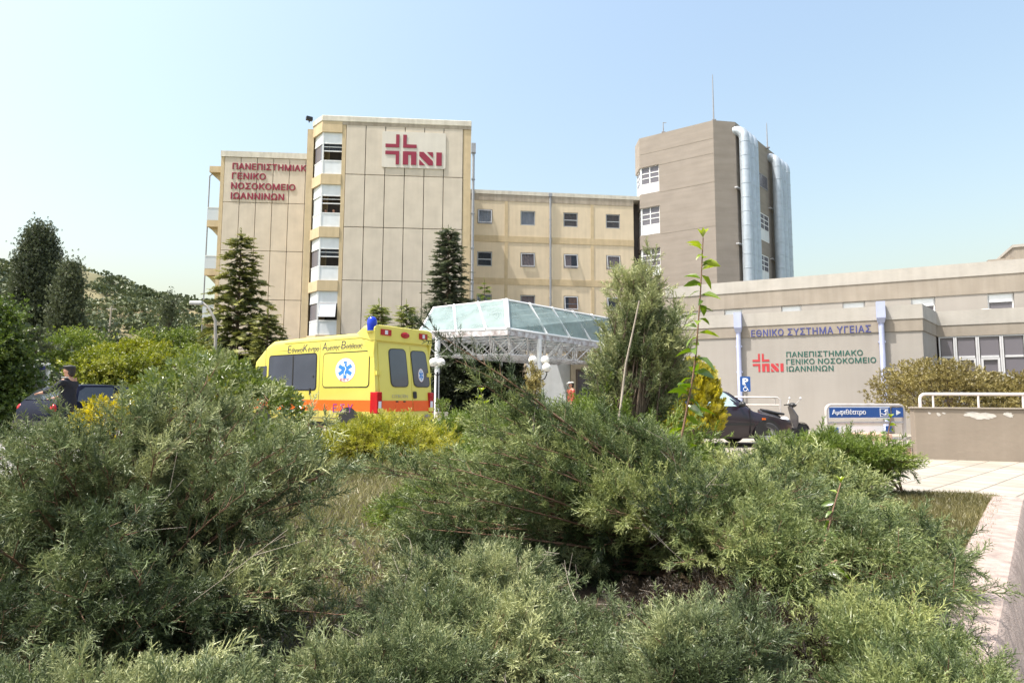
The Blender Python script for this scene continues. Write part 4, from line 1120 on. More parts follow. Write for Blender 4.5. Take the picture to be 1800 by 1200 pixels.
# curved street lamp
p = at(377, 690, 22.0)
lm = thing('street_lamp', 'grey street lamp with a curved arm in front of the spruce', 'street lamp', (p.x, p.y, 0), 0)
zt = at(350, 533, 22.0).z; dx = at(347, 533, 22.0).x - p.x; dxb = at(378, 570, 22).x - p.x
pts = [(0, 0, 0), (dxb*0.5, 0, zt-1.4), (dxb, 0, zt-0.62)] + [(dxb + (dx*0.8-dxb)*t, 0, zt-0.62+0.62*math.sin(t*math.pi/2)) for t in (0.15, 0.35, 0.6, 0.85, 1.0)]
m_ = MB(); m_.tube(pts, 0.055, 10, True, 0.04); m_.lathe([(0.085, 0), (0.085, 1.2), (0.06, 1.3)], 12); m_.build('post', M['galv'], lm, 50)
bevel(MB().box(dx*0.8-0.42, dx*0.8+0.06, -0.1, 0.1, zt-0.06, zt+0.08).build('lamp_head', M['alu'], lm), 0.04)

# utility pole on the hill foot
p = at(189, 585, 230.0)
ut = thing('utility_pole', 'leaning wooden utility pole with a crossarm on the hillside', 'utility pole', (p.x, p.y, hill_h(p.x, p.y)-1), 0)
q = at(196, 538, 230.0); dz = q.z - ut.location.z
m_ = MB(); m_.tube([(0, 0, 0), (q.x-p.x, 0, dz)], 0.38, 8, True, 0.26); m_.build('pole', M['palebark'], ut, 40)
MB().box(q.x-p.x-1.9, q.x-p.x+1.9, -0.15, 0.15, dz-1.3, dz-0.9).build('crossarm', M['galv'], ut)

# notice board at the left
p = at(74, 690, 19.0)
FN = Frame((p.x, p.y, 0), R(6)); a = FN.on_y(58.5, 680); b = FN.on_y(88, 638.5)
nb_ = thing('notice_board', 'upright grey white notice board with a map behind the blue car', 'notice board', FN.o, R(6))
bevel(MB().box(a[0], b[0], -0.06, 0.06, 0, b[1]).build('cabinet', M['signwhite'], nb_), 0.02)
MB().box(a[0]+0.06, b[0]-0.06, -0.066, -0.0605, a[1]-0.4, b[1]-0.06).build('display_face', M['alu'], nb_)
MB().box(a[0]+0.09, b[0]-0.09, -0.071, -0.0665, b[1]-0.20, b[1]-0.09).build('header', M['bluetx'], nb_)
MB().slab_xz(rrect(a[0]+0.1, a[0]+0.36, b[1]-0.5, b[1]-0.26, 0.06), -0.071, -0.0665).build('map', M['gold2'] if 'gold2' in M else M['wallcream'], nb_)

# ================================================================== VEHICLES
def loft(mb, rings, close=True, caps=True):
    n = len(rings[0]); v = [p for r in rings for p in r]; f = []
    for i in range(len(rings)-1):
        for k in range(n if close else n-1):
            f.append((i*n+k, i*n+(k+1) % n, (i+1)*n+(k+1) % n, (i+1)*n+k))
    if caps: f += [tuple(range(n))[::-1], tuple(range((len(rings)-1)*n, len(rings)*n))]
    return mb.add(v, f)

def wheel(parent, x, y, r, w, side, steer=0.0):
    Mx = Matrix.Translation((x, y, r)) @ Matrix.Rotation(steer, 4, 'Z') @ Matrix.Rotation(R(90)*(-side), 4, 'X')
    t = MB(); t.lathe([(r*0.62, -w/2), (r*0.9, -w/2), (r*0.985, -w*0.36), (r, -w*0.2), (r, w*0.2), (r*0.985, w*0.36), (r*0.9, w/2), (r*0.62, w/2), (r*0.60, w*0.3), (r*0.6, -w*0.3)], 28, Mx)
    wh_ = t.build('wheel', M['rubber'], parent, 40)
    q = MB(); q.lathe([(0.02, w*0.30), (r*0.2, w*0.36), (r*0.25, w*0.26), (r*0.52, w*0.24), (r*0.60, w*0.44), (r*0.635, w*0.44), (r*0.635, -w*0.3), (0.02, -w*0.3)], 28, Mx)
    for k in range(6):
        a = k*math.pi/3; q.lathe([(0.04*r/0.3, w*0.255), (0.035*r/0.3, w*0.275)], 8, Mx @ Matrix.Translation((r*0.4*math.cos(a), r*0.4*math.sin(a), 0)))
    q.build('rim', M['rim'], wh_, 40)
    return wh_

# ---- ambulance: x forward, y to its left, z up; the left side and the rear face the camera
A_A = math.atan2(0.59, -0.807)
fwd = Vector((-0.807, 0.59)).normalized(); lft = Vector((-fwd.y, fwd.x))
HW = 0.98
oa = Vector((-3.28, 15.0)) - lft*HW
FA = Frame((oa.x, oa.y, 0.02), A_A)
amb = thing('ambulance', 'bright yellow high roof ambulance van with orange stripe and star emblem', 'ambulance', FA.o, A_A)
def side_xz(px, py): return FA.on_y(px, py, HW)
TILT = 0.10                                     # the rear face leans forward towards the roof
def rx_(z): return TILT*max(0.0, z - 0.7)
def rear_yz(px, py):
    y, z = FA.on_x(px, py, 0.0)
    for _ in range(6): y, z = FA.on_x(px, py, rx_(z))
    return y, z
zroof = side_xz(640, 583.5)[1]
LEN = 5.55
def amb_ring(x, hw, zt, zb=0.42, rr=0.16):
    pts = [(-hw+0.06, zb), (hw-0.06, zb), (hw, zb+0.10), (hw, zt-rr-0.04)]
    for k in range(1, 6):
        a = R(90*k/5); pts.append((hw-rr+rr*math.cos(a)*1.0, zt-rr+rr*math.sin(a)))
    pts2 = [(-y, z) for y, z in pts[2:]][::-1]
    allp = pts[1:] + pts2
    return [(x, y, z) for y, z in allp] + [(x, -hw+0.06, zb)]
zr = zroof
zn = side_xz(438, 633)[1]
st = [(0.0, HW, zr), (0.6, HW, zr), (3.3, HW, zr-0.01), (4.45, HW, zr-0.03), (4.72, HW, zr-0.14), (5.30, HW-0.01, zn), (5.48, HW-0.03, 1.55), (5.62, HW-0.07, 1.15), (5.78, HW-0.2, 0.9)]
mb = MB(); rings_ = [amb_ring(*s_, rr=0.10) for s_ in st]
rings_[0] = [(x + rx_(z), y, z) for x, y, z in rings_[0]]
loft(mb, rings_)
body = mb.build('body', M['amb'], amb, 38)
# raised rear light housing flaring past the corner
zh0 = side_xz(664, 606)[1]; zh1 = rear_yz(700, 575)[1]
hb = MB()
def hring(x, hw, z0, z1): return [(x, -hw, z0), (x, hw, z0), (x, hw, z1-0.07), (x, hw-0.09, z1), (x, -hw+0.09, z1), (x, -hw, z1-0.07)]
loft(hb, [hring(0.09, HW+0.035, zr-0.22, zh1-0.02), hring(0.2, HW+0.05, zr-0.24, zh1), hring(0.55, HW+0.03, zr-0.16, zh1-0.01), hring(0.95, HW-0.06, zr-0.12, zr+0.015)])
for s_ in (-1, 1):
    hb.add([(0.095, s_*(HW+0.03), zr-0.22), (0.5, s_*(HW+0.03), zr-0.20), (0.30, s_*(HW+0.004), zr-0.66), (0.16, s_*(HW+0.004), zr-0.66), (0.095, s_*(HW-0.05), zr-0.22), (0.5, s_*(HW-0.05), zr-0.2), (0.30, s_*(HW-0.05), zr-0.66), (0.16, s_*(HW-0.05), zr-0.66)], [(0,1,2,3),(7,6,5,4),(0,3,7,4),(1,5,6,2),(2,6,7,3),(0,4,5,1)])
bevel(hb.build('light_housing', M['amb'], amb), 0.02)
zl = (zh1 + zr - 0.2)/2
for y, w in ((0.66, 0.17), (0.0, 0.15), (-0.66, 0.15)):
    g = MB()
    if y == 0.0: g.ball((0.08, 0, zl-0.02), 0.1, 14, (0.5, 1.5, 0.8))
    else: g.box(0.065, 0.10, y-w, y+w, zl-0.075, zl+0.075)
    lo = g.build('rear_warning_lamp', M['ambred'], amb, 40)
    if y: MB().box(0.059, 0.0645, y-w*0.28, y+w*0.28, zl-0.05, zl+0.05).build('lamp_lens', M['emwhite'], lo)
bb = MB(); bb.lathe([(0.13, 0), (0.14, 0.03), (0.12, 0.06)], 20, Matrix.Translation((0.30, HW-0.20, zh1-0.22)))
bx = MB(); bx.lathe([(0.115, -0.16), (0.125, 0.0), (0.122, 0.10), (0.09, 0.17), (0.04, 0.195), (0.005, 0.20)], 20, Matrix.Translation((0.24, HW+0.0, zh1-0.01)))
bx.build('beacon', M['amblue'], amb, 40)
bx = MB(); bx.lathe([(0.13, -0.20), (0.14, -0.165), (0.115, -0.16)], 20, Matrix.Translation((0.24, HW+0.0, zh1-0.01))); bx.build('beacon_base', M['amb'], amb, 40)
bx = MB(); bx.lathe([(0.2, -0.03), (0.19, 0.04), (0.12, 0.08), (0.01, 0.09)], 20, Matrix.Translation((1.75, 0.3, zr-0.005))); bx.build('roof_vent', M['amb'], amb, 40)
# front light bar on the cab roof
bx = MB(); bx.box(4.62, 4.86, -0.7, 0.75, zr-0.22, zr-0.03); bevel(bx.build('front_light_bar', M['emwhite'], amb), 0.05)
# roof gutter, rub strip, fuel flap and side door handle
MB().box(0.45, 3.9, HW-0.012, HW+0.012, zr-0.135, zr-0.115).build('roof_gutter', M['amb'], amb)
MB().box(0.5, 0.62, HW-0.01, HW+0.012, 0.60, 0.62).build('side_reflector', M['amber'], amb)
MB().box(2.62, 2.66, HW-0.01, HW+0.03, 1.12, 1.30).build('side_door_handle', M['black'], amb)
MB().box(0.62, 4.05, HW-0.01, HW+0.006, 0.52, 0.535).build('body_seam', M['greytx'], amb)
MB().box(0.16, 4.2, HW-0.01, HW+0.004, zr-0.34, zr-0.334).build('body_seam', M['greytx'], amb)
# side: windows, blank panel, stripe, emblem, writing
def side_panel(name, poly, mat_, d0, d1, parent=amb):
    return MB().slab_xz([(-x, z) for x, z in poly][::1], 0, 0.001, None) and None
def side_plate(name, poly, mat_, off, parent=None, thick=0.004):
    m_ = MB(); n = len(poly)
    v = [(x, HW+off, z) for x, z in poly] + [(x, HW+off-thick, z) for x, z in poly]
    f = [tuple(range(n))[::-1], tuple(range(n, 2*n))] + [(i, (i+1) % n, n+(i+1) % n, n+i) for i in range(n)]
    return m_.add(v, f).build(name, mat_, parent or amb)
def xr(px): return side_xz(px, 640)[0]
xw0, xw1 = xr(556), xr(474); zw1_, zw0_ = side_xz(556, 622)[1], side_xz(556, 684)[1]
side_plate('window_rubber', rrect(xw0-0.035, xw1+0.035, zw0_-0.035, zw1_+0.035, 0.11), M['black'], 0.005)
sw_ = side_plate('side_window', rrect(xw0, xw1, zw0_, zw1_, 0.09), M['ambglass'], 0.011)
xm = xr(516)
m_ = MB().box(xm-0.025, xm+0.025, HW+0.0115, HW+0.018, zw0_+0.01, zw1_-0.01).build('divider', M['black'], sw_)
MB().box(xw0+0.07, xw0+0.12, HW+0.0115, HW+0.02, zw0_+0.32, zw0_+0.37).build('latch', M['black'], sw_)
xp0, xp1 = xr(650), xr(568); zp1, zp0 = side_xz(650, 615.5)[1], side_xz(650, 681)[1]
side_plate('window_rubber', rrect(xp0, xp1, zp0, zp1, 0.11), M['black'], 0.005)
side_plate('blank_window_panel', rrect(xp0+0.03, xp1-0.03, zp0+0.03, zp1-0.03, 0.09), M['amb'], 0.011)
zs1, zs0 = side_xz(664, 703.5)[1], side_xz(664, 723.5)[1]
side_plate('side_stripe', [(0.03, zs0), (5.3, zs0), (5.3, zs1), (0.03, zs1)], M['amborange'], 0.005)
# seams and rub strip
for x_ in (xr(562), xr(467)):
    MB().box(x_-0.006, x_+0.006, HW-0.01, HW+0.0035, 0.55, zr-0.2).build('door_seam', M['greytx'], amb)
def star(mb, cx, cz, r, place):
    for k in range(3):
        a = R(90+60*k); c, s_ = math.cos(a), math.sin(a); w = r*0.19
        mb.append([(cx+c*r*u - s_*w*v, cz+s_*r*u + c*w*v) for u, v in ((-1, -1), (1, -1), (1, 1), (-1, 1))])
def emblem(place, cx, cz, r, ry, parent, letters=True):
    """round emergency badge; place(name, polygon, material, offset, parent)"""
    n = 36; circ = lambda k, kk=1: [(cx+r*k*math.cos(2*math.pi*i/n), cz+ry*k*math.sin(2*math.pi*i/n)) for i in range(n)]
    e = place('emblem', circ(1), M['redlogo'], 0.0015, parent)
    place('emblem_ring', circ(0.965), M['emwhite'], 0.003, e)
    place('emblem_ring', circ(0.80), M['panepale2'], 0.0045, e)
    place('emblem_ring', circ(0.78), M['emwhite'], 0.0055, e)
    for k in range(3):
        a = R(90+60*k); c, s_ = math.cos(a), math.sin(a); w = 0.155
        poly = [(cx+(c*0.70*u - s_*w*v)*r, cz+(s_*0.70*u + c*w*v)*ry) for u, v in ((-1, -1), (1, -1), (1, 1), (-1, 1))]
        place('star_arm', poly, M['starblue'], 0.0065+0.0006*k, e)
    snake = []
    for i in range(13):
        t = i/12; snake.append((cx+r*(0.09*math.sin(t*math.pi*3.2)*(1-0.35*t)), cz+ry*(0.55-1.0*t)))
    poly = [(x-r*0.035, z) for x, z in snake] + [(x+r*0.035, z) for x, z in snake[::-1]]
    place('serpent', poly, M['emwhite'], 0.0095, e)
    return e
M['panepale2'] = mat('pale blue grey ring', (0.40, 0.45, 0.52), 0.5)
ce = side_xz(607.5, 650); re_ = (xr(589.5)-xr(625.5))/2 * 1.0; rz = (side_xz(607, 628.5)[1]-side_xz(607, 671.5)[1])/2
pl = lambda nm, poly, mt, off, par: side_plate(nm, poly, mt, 0.011+off, par, 0.003)
em = emblem(pl, ce[0], ce[1], abs(re_), rz, amb)
def side_text(s, px0, pxw, py, height, shear, mat_, off, bold, parent=None):
    v, f = text_geo(s, 1.0, 0.5, bold, shear)
    xs = [p.x for p in v]; x0, x1 = xr(px0), xr(px0+pxw); z = side_xz(px0, py)[1]; z2 = side_xz(px0+pxw, py)[1]
    kx = (x0-x1)/(max(xs)-min(xs)); kz = height/0.73
    m_ = MB(); m_.add([(x0-(p.x-min(xs))*kx, HW+off+(p.z-0.5)*0.003+0.0015, z+p.y*kz) for p in v], f)
    return m_.build('lettering', mat_, parent or amb)
for big, rest, p0, p1, p2 in (('Ε', 'θνικό', 505, 511.5, 530.5), ('Κ', 'έντρο', 532, 540, 559), ('Α', 'μεσης', 566, 574, 596), ('Β', 'οήθειας', 599, 607, 636)):
    yb = 620.6 - (p0-505)*0.0775
    side_text(big, p0, p1-p0, yb, 0.205, 0.12, M['greytx'], 0.004, 0.004)
    side_text(rest, p1+0.8, p2-p1, yb-0.3, 0.135, 0.28, M['greytx'], 0.004, 0.004)
zz = side_xz(600, 725)
side_text('Ε.Σ.Υ', 588, 35, 724.2, 0.215, 0.05, M['purpletx'], 0.011, 0.02)
# badge letters under the star
v_ = side_text('ΕΣΥ', 600, 15, 668.8, 0.055, 0.0, M['redlogo'], 0.021, 0.02)
# rear face
def rear_plate(name, poly, mat_, off, parent=None, thick=0.004):
    m_ = MB(); n = len(poly)
    v = [(rx_(z)-off, y, z) for y, z in poly] + [(rx_(z)-off+thick, y, z) for y, z in poly]
    f = [tuple(range(n)), tuple(range(n, 2*n))[::-1]] + [(i, n+i, n+(i+1) % n, (i+1) % n) for i in range(n)]
    return m_.add(v, f).build(name, mat_, parent or amb)
zd1 = zr-0.28; zd0 = 0.50
ysplit = rear_yz(722, 650)[0]
dl = rear_plate('rear_door', rrect(ysplit+0.008, HW-0.13, zd0, zd1, 0.03), M['amb'], 0.012, thick=0.014)
dr = rear_plate('rear_door', rrect(-HW+0.06, ysplit-0.008, zd0, zd1, 0.03), M['amb'], 0.012, thick=0.014)
def ry(px, py): return rear_yz(px, py)
def round_poly(q, k=0.16, n=4):
    out = []; m = len(q); q = [Vector(p_) for p_ in q]
    for i in range(m):
        a, b, c = q[i-1], q[i], q[(i+1) % m]; r_ = k*min((a-b).length, (c-b).length)
        p0 = b + (a-b).normalized()*r_; p1 = b + (c-b).normalized()*r_
        for j in range(n+1):
            t = j/n; out.append(tuple((1-t)**2*p0 + 2*t*(1-t)*b + t*t*p1))
    return out
for d_, cor in ((dl, ((682.5, 613.5), (711, 614.5), (717, 679), (688, 679))), (dr, ((721, 617), (746, 618.5), (754.5, 679.5), (728, 679)))):
    q = [ry(*c_) for c_ in cor][::-1]; c = (sum(p_[0] for p_ in q)/4, sum(p_[1] for p_ in q)/4)
    poly = round_poly(q, .24); big = [(c[0]+(y-c[0])*1.08, c[1]+(z-c[1])*1.04) for y, z in poly]
    rear_plate('window_rubber', big, M['black'], 0.017, d_)
    w_ = rear_plate('rear_window', poly, M['ambglass'], 0.022, d_)
    if d_ is dr:
        e_ = ry(739, 659.5); pl2 = lambda nm, pg, mt, off, par: rear_plate(nm, pg, mt, 0.022+off, par, 0.003)
        emblem(pl2, e_[0], e_[1], 0.105, 0.18, w_)
zs1, zs0 = ry(690, 704)[1], ry(690, 723)[1]
rear_plate('rear_stripe', [(ysplit+0.01, zs0), (HW-0.17, zs0), (HW-0.17, zs1), (ysplit+0.01, zs1)], M['amborange'], 0.017, dl)
rear_plate('rear_stripe', [(-HW+0.07, zs0), (ysplit-0.01, zs0), (ysplit-0.01, zs1), (-HW+0.07, zs1)], M['amborange'], 0.017, dr)
hd = ry(728.5, 694)
rear_plate('handle', rrect(hd[0]-0.06, hd[0]+0.06, hd[1]-0.09, hd[1]+0.09, 0.03), M['black'], 0.03, dr, 0.016)
def rear_text(s, pxa, pxb, py, height, mat_, off, bold, parent):
    v, f = text_geo(s, 1.0, 0.5, bold); xs = [p.x for p in v]
    ya = ry(pxa, py)[0]; yb = ry(pxb, py)[0]; z = ry((pxa+pxb)/2, py)[1]; k = (ya-yb)/(max(xs)-min(xs)); kz = height/0.73
    MB().add([(rx_(z+p.y*kz)-off-p.z*0.003, ya-(p.x-min(xs))*k, z+p.y*kz) for p in v], f).build('lettering', mat_, parent)
rear_text('CITROËN', 688.5, 716.5, 699, 0.085, M['chrometx'], 0.016, 0.012, dl)
rear_text('AMBULANCE', 743, 755.5, 694.5, 0.022, M['greytx'], 0.016, 0.0, dr) if False else None
for px in (697, 710):
    a = ry(px, 705.5); MB().ball((rx_(a[1])-0.022, a[0], a[1]), 0.03, 10, (0.5, 1.6, 0.6)).build('plate_lamp', M['black'], dl, 40)
a = ry(694, 711); b = ry(713, 719)
rear_plate('number_plate', rrect(b[0], a[0], b[1], a[1], 0.015), M['amborange'], 0.0215, dl)
# tail lamps
tz1, tz0 = ry(664, 688.5)[1], ry(664, 727)[1]
for s_ in (1, -1):
    t = MB()
    t.add([(-0.03, s_*(HW-0.15), tz0), (-0.03, s_*(HW+0.012), tz0), (0.24, s_*(HW+0.012), tz0), (0.24, s_*(HW-0.15), tz0), (-0.03, s_*(HW-0.15), tz1), (-0.03, s_*(HW+0.012), tz1), (0.24, s_*(HW+0.012), tz1), (0.24, s_*(HW-0.15), tz1)], [(0,1,2,3),(7,6,5,4),(0,4,5,1),(1,5,6,2),(2,6,7,3),(3,7,4,0)])
    tl = bevel(t.build('tail_lamp', M['ambred'], amb), 0.02)
    MB().box(-0.036, -0.0305, s_*(HW-0.12), s_*(HW-0.03), tz0+0.12, tz0+0.30).build('lamp_lens', M['emwhite'], tl)
for s_ in (1, -1):
    for zz in (zd1-0.75, 0.75):
        MB().box(rx_(zz)-0.05, rx_(zz)+0.02, s_*(HW-0.17), s_*(HW-0.02), zz-0.05, zz+0.05).build('hinge', M['amb'], amb)
MB().box(-0.10, 0.4, -HW+0.02, HW-0.02, 0.34, 0.49).build('bumper', M['greytx'], amb)
MB().box(-0.07, -0.0, -HW+0.03, -HW+0.33, 0.56, 0.62).build('grab_step', M['galv'], amb)
MB().box(0.3, 5.5, -HW+0.1, HW-0.1, 0.28, 0.43).build('underbody', M['black'], amb)
for x_ in (1.05, 4.85):
    for s_ in (1, -1):
        m_ = MB(); n = 20
        arc = [(x_+0.42*math.cos(math.pi*k/n), 0.40+0.42*math.sin(math.pi*k/n)) for k in range(n+1)]
        v = [(x, s_*(HW+0.006), z) for x, z in arc] + [(x, s_*(HW-0.02), z) for x, z in arc]; k_ = len(arc)
        m_.add(v, [tuple(range(k_)), tuple(range(k_, 2*k_))[::-1]] + [(i, i+1, k_+i+1, k_+i) for i in range(k_-1)])
        m_.build('wheel_arch', M['black'], amb)
        wheel(amb, x_, s_*(HW-0.10), 0.33, 0.20, s_)
MB().add([(5.315, -0.8, zn-0.06), (5.315, 0.8, zn-0.06), (5.49, 0.85, 1.57), (5.49, -0.85, 1.57)], [(0, 1, 2, 3)]).build('windscreen', M['ambglass'], amb)
for s_ in (1, -1):
    MB().box(5.2, 5.28, s_*HW, s_*(HW+0.24), 1.45, 1.75).build('mirror', M['black'], amb)
    side = [(4.72, 1.35), (5.38, 1.35), (5.2, 1.95), (4.72, 1.95)]
    v = [(x, s_*(HW+0.006), z) for x, z in side]; MB().add(v, [(0, 1, 2, 3)]).build('cab_window', M['ambglass'], amb)

# ---- small hatchback cars: x forward, y left
def hatchback(name, label, loc, rotz, paint, glassm, H=1.36, L=3.85, W=1.62):
    c = thing(name, label, 'car', loc, rotz)
    h = W/2
    # stations: x, half width, bottom, belt, roof half width, top
    S = [(-0.02, 0.66, 0.42, 0.62, 0.60, 0.66), (0.05, 0.74, 0.30, 0.78, 0.66, 0.86), (0.16, 0.78, 0.24, 0.88, 0.60, 1.02), (0.42, h, 0.22, 0.90, 0.56, 1.25), (0.75, h, 0.22, 0.90, 0.56, H-0.01),
         (1.35, h, 0.20, 0.89, 0.57, H), (1.95, h, 0.20, 0.88, 0.56, H-0.03), (2.25, h, 0.20, 0.87, 0.56, H-0.10), (2.56, h, 0.20, 0.84, 0.62, 1.02), (2.78, h, 0.20, 0.78, 0.70, 0.82), (3.15, h, 0.21, 0.71, 0.70, 0.735), (3.5, h-0.03, 0.22, 0.63, 0.66, 0.645), (3.72, h-0.10, 0.24, 0.60, 0.60, 0.64), (3.85, h-0.22, 0.30, 0.50, 0.50, 0.53)]
    k = L/3.85; rings = []
    for x, hw, zb, zbelt, rw, zt in S:
        half = [(0.0, zb), (hw-0.12, zb), (hw-0.03, zb+0.12), (hw, (zb+zbelt)/2+0.05), (hw-0.02, zbelt), (rw + (hw-rw)*0.35, zbelt+(zt-zbelt)*0.62) if zt-zbelt > 0.15 else (rw+0.03, zt-0.012), (rw, zt-0.02), (rw*0.6, zt), (0, zt+0.006)]
        ring = half + [(-y, z) for y, z in half[1:-1][::-1]]
        rings.append([(x*k, y, z) for y, z in ring])
    m_ = MB(); loft(m_, rings); m_.build('body', M[paint], c, 50)
    def on_side(x, z, s):                        # point on the side of the greenhouse
        xs = [q[0]*k for q in S]; hw = np.interp(x, xs, [q[1] for q in S]); bl = np.interp(x, xs, [q[3] for q in S]); rw = np.interp(x, xs, [q[4] for q in S]); zt = np.interp(x, xs, [q[5] for q in S])
        if z <= bl: return (x, s*(hw-0.02), z)
        t = min(1, (z-bl)/max(0.05, zt-0.02-bl)); y1 = rw+(hw-rw)*0.35
        y = (hw-0.02)+(y1-(hw-0.02))*t/0.62 if t < 0.62 else y1+(rw-y1)*(t-0.62)/0.38
        return (x, s*(y+0.012), z)
    for s in (1, -1):
        for nm, pts in (('front_window', [(1.62, 0.93), (2.52, 0.92), (2.20, 1.20), (2.08, H-0.09), (1.62, H-0.07)]), ('rear_side_window', [(0.55, 0.95), (1.50, 0.93), (1.50, H-0.07), (0.82, H-0.08), (0.66, 1.2)])):
            fine = []
            for i in range(len(pts)):
                a, b = pts[i], pts[(i+1) % len(pts)]
                for t in (0, .25, .5, .75): fine.append((a[0]+(b[0]-a[0])*t, a[1]+(b[1]-a[1])*t))
            cx = sum(p_[0] for p_ in fine)/len(fine); cz = sum(p_[1] for p_ in fine)/len(fine)
            v = [on_side(x*k, z, s) for x, z in fine] + [on_side((cx+(x-cx)*0.5)*k, cz+(z-cz)*0.5, s) for x, z in fine] + [on_side(cx*k, cz, s)]
            n = len(fine); f = [(i, (i+1) % n, n+(i+1) % n, n+i) for i in range(n)] + [(n+i, n+(i+1) % n, 2*n) for i in range(n)]
            if s < 0: f = [q[::-1] for q in f]
            MB().add(v, f).build(nm, M[glassm if nm == 'front_window' else 'carglass'], c, 60)
        mm = MB(); mm.ball((2.42*k, s*(h+0.10), 0.97), 0.09, 12, (0.7, 1.2, 0.75)); mm.tube([(2.44*k, s*(h-0.06), 0.92), (2.42*k, s*(h+0.06), 0.95)], 0.025, 6)
        mo = mm.build('mirror', M['black'], c, 60)
        MB().box(1.72*k, 1.9*k, s*(h-0.005), s*(h+0.022), 0.76, 0.80).build('door_handle', M['black'], c)
        for x_ in (1.56, 2.66): MB().box(x_*k-0.004, x_*k+0.004, s*(h-0.03), s*(h+0.003), 0.3, 0.88).build('door_seam', M['black'], c)
        MB().box(1.0*k, 2.75*k, s*(h-0.01), s*(h+0.012), 0.50, 0.55).build('rub_strip', M['black'], c)
        MB().box(2.95*k, 3.03*k, s*(h-0.01), s*(h+0.012), 0.62, 0.66).build('side_indicator', M['amber'], c)
        for x_ in (0.62, 3.08):
            n = 20; arc = [(x_*k+0.345*math.cos(math.pi*q/n), 0.27+0.36*math.sin(math.pi*q/n)) for q in range(n+1)]
            v = [(x, s*(h+0.006), z) for x, z in arc] + [(x, s*(h-0.06), z) for x, z in arc]; k_ = len(arc)
            MB().add(v, [tuple(range(k_)), tuple(range(k_, 2*k_))[::-1]] + [(i, i+1, k_+i+1, k_+i) for i in range(k_-1)]).build('wheel_arch', M['black'], c)
            wheel(c, x_*k, s*(h-0.065), 0.285, 0.175, s, -0.35*(x_ > 2))
        MB().ball((3.68*k, s*0.52, 0.60), 0.12, 12, (0.5, 1.3, 0.7)).build('headlight', M['emwhite'], c, 60)
        MB().ball((0.09, s*0.66, 0.78), 0.105, 14, (0.6, 0.95, 1.1)).build('tail_lamp', M['ambred'], c, 60)
    MB().add([(2.30*k, -0.53, H-0.13), (2.30*k, 0.53, H-0.13), (2.55*k, 0.60, 1.05), (2.77*k, 0.66, 0.85), (2.77*k, -0.66, 0.85), (2.55*k, -0.60, 1.05)], [(0, 1, 2, 5), (5, 2, 3, 4)]).build('windscreen', M['carglass'], c)
    MB().add([(0.735*k-0.012, -0.51, H-0.045), (0.40*k-0.012, -0.54, 1.235), (0.14*k-0.012, -0.60, 1.0), (0.14*k-0.012, 0.60, 1.0), (0.40*k-0.012, 0.54, 1.235), (0.735*k-0.012, 0.51, H-0.045)], [(0, 1, 4, 5), (1, 2, 3, 4)]).build('rear_window', M['carglass'], c)
    MB().box(3.60*k, 3.90*k, -0.62, 0.62, 0.24, 0.42).build('bumper', M['black'], c)
    MB().box(-0.06, 0.12, -0.66, 0.66, 0.30, 0.50).build('bumper', M['black'], c)
    return c
# dark car by the golden thuja, heading to the right
pf = at(1379, 745, 14.6); hd_ = R(9); hv_ = Vector((math.cos(hd_), math.sin(hd_)))
pr = Vector((pf.x, pf.y)) - hv_*3.85 + Vector((-hv_.y, hv_.x))*0.25
hatchback('parked_car', 'dark plum hatchback parked beside the golden thuja', (pr.x, pr.y, 0), hd_, 'plum', 'shade')
# dark blue car on the left, seen from its rear corner
pb = at(58, 700, 14.7); hd2 = R(66)
hatchback('parked_car', 'dark blue hatchback with its rear window towards the junipers', (pb.x, pb.y, 0.0), hd2, 'navy', 'carglass', 1.38)

# ---- scooter
ps = at(1408, 748, 17.2)
A_SC = R(6)
SC_K = 0.88
scoot = thing('motor_scooter', 'dark grey motor scooter on its stand against the cream wall', 'scooter', (ps.x-0.08, ps.y, 0), A_SC)
def sring(x, hw, z0, z1): return [(x, hw*math.cos(a), (z0+z1)/2+(z1-z0)/2*math.sin(a)) for a in np.linspace(0, 2*math.pi, 13)[:-1]]
M['scoot'] = mat('dark grey scooter plastic', (0.06, 0.055, 0.06), 0.3, 0.1, coat=0.3)
m_ = MB(); loft(m_, [sring(-1.30, 0.06, 0.78, 0.90), sring(-1.12, 0.13, 0.58, 0.86), sring(-0.85, 0.17, 0.42, 0.80), sring(-0.62, 0.17, 0.30, 0.72), sring(-0.50, 0.15, 0.26, 0.45)]); m_.build('rear_body', M['scoot'], scoot, 50)
m_ = MB(); m_.box(-0.55, -0.12, -0.17, 0.17, 0.27, 0.34); bevel(m_.build('floorboard', M['black'], scoot), 0.02)
m_ = MB(); loft(m_, [[(x+dx, y, z) for dx, y in ((0.05, 0), (0.0, w), (-0.05, w*0.9), (-0.06, 0), (-0.05, -w*0.9), (0.0, -w))] for x, w, z in ((-0.14, 0.15, 0.30), (-0.10, 0.20, 0.5), (-0.10, 0.21, 0.7), (-0.20, 0.13, 0.92), (-0.24, 0.08, 1.0))]); m_.build('leg_shield', M['scoot'], scoot, 50)
m_ = MB(); loft(m_, [sring(-1.22, 0.09, 0.84, 0.93), sring(-1.0, 0.14, 0.79, 0.90), sring(-0.75, 0.15, 0.74, 0.84), sring(-0.50, 0.12, 0.72, 0.80)]); m_.build('seat', M['black'], scoot, 60)
m_ = MB(); m_.tube([(-0.24, -0.34, 1.04), (-0.20, -0.15, 1.06), (-0.20, 0.15, 1.06), (-0.24, 0.34, 1.04)], 0.022, 8); m_.ball((-0.17, 0, 1.04), 0.11, 12, (1, 1.2, 0.7)); m_.build('handlebar', M['black'], scoot, 50)
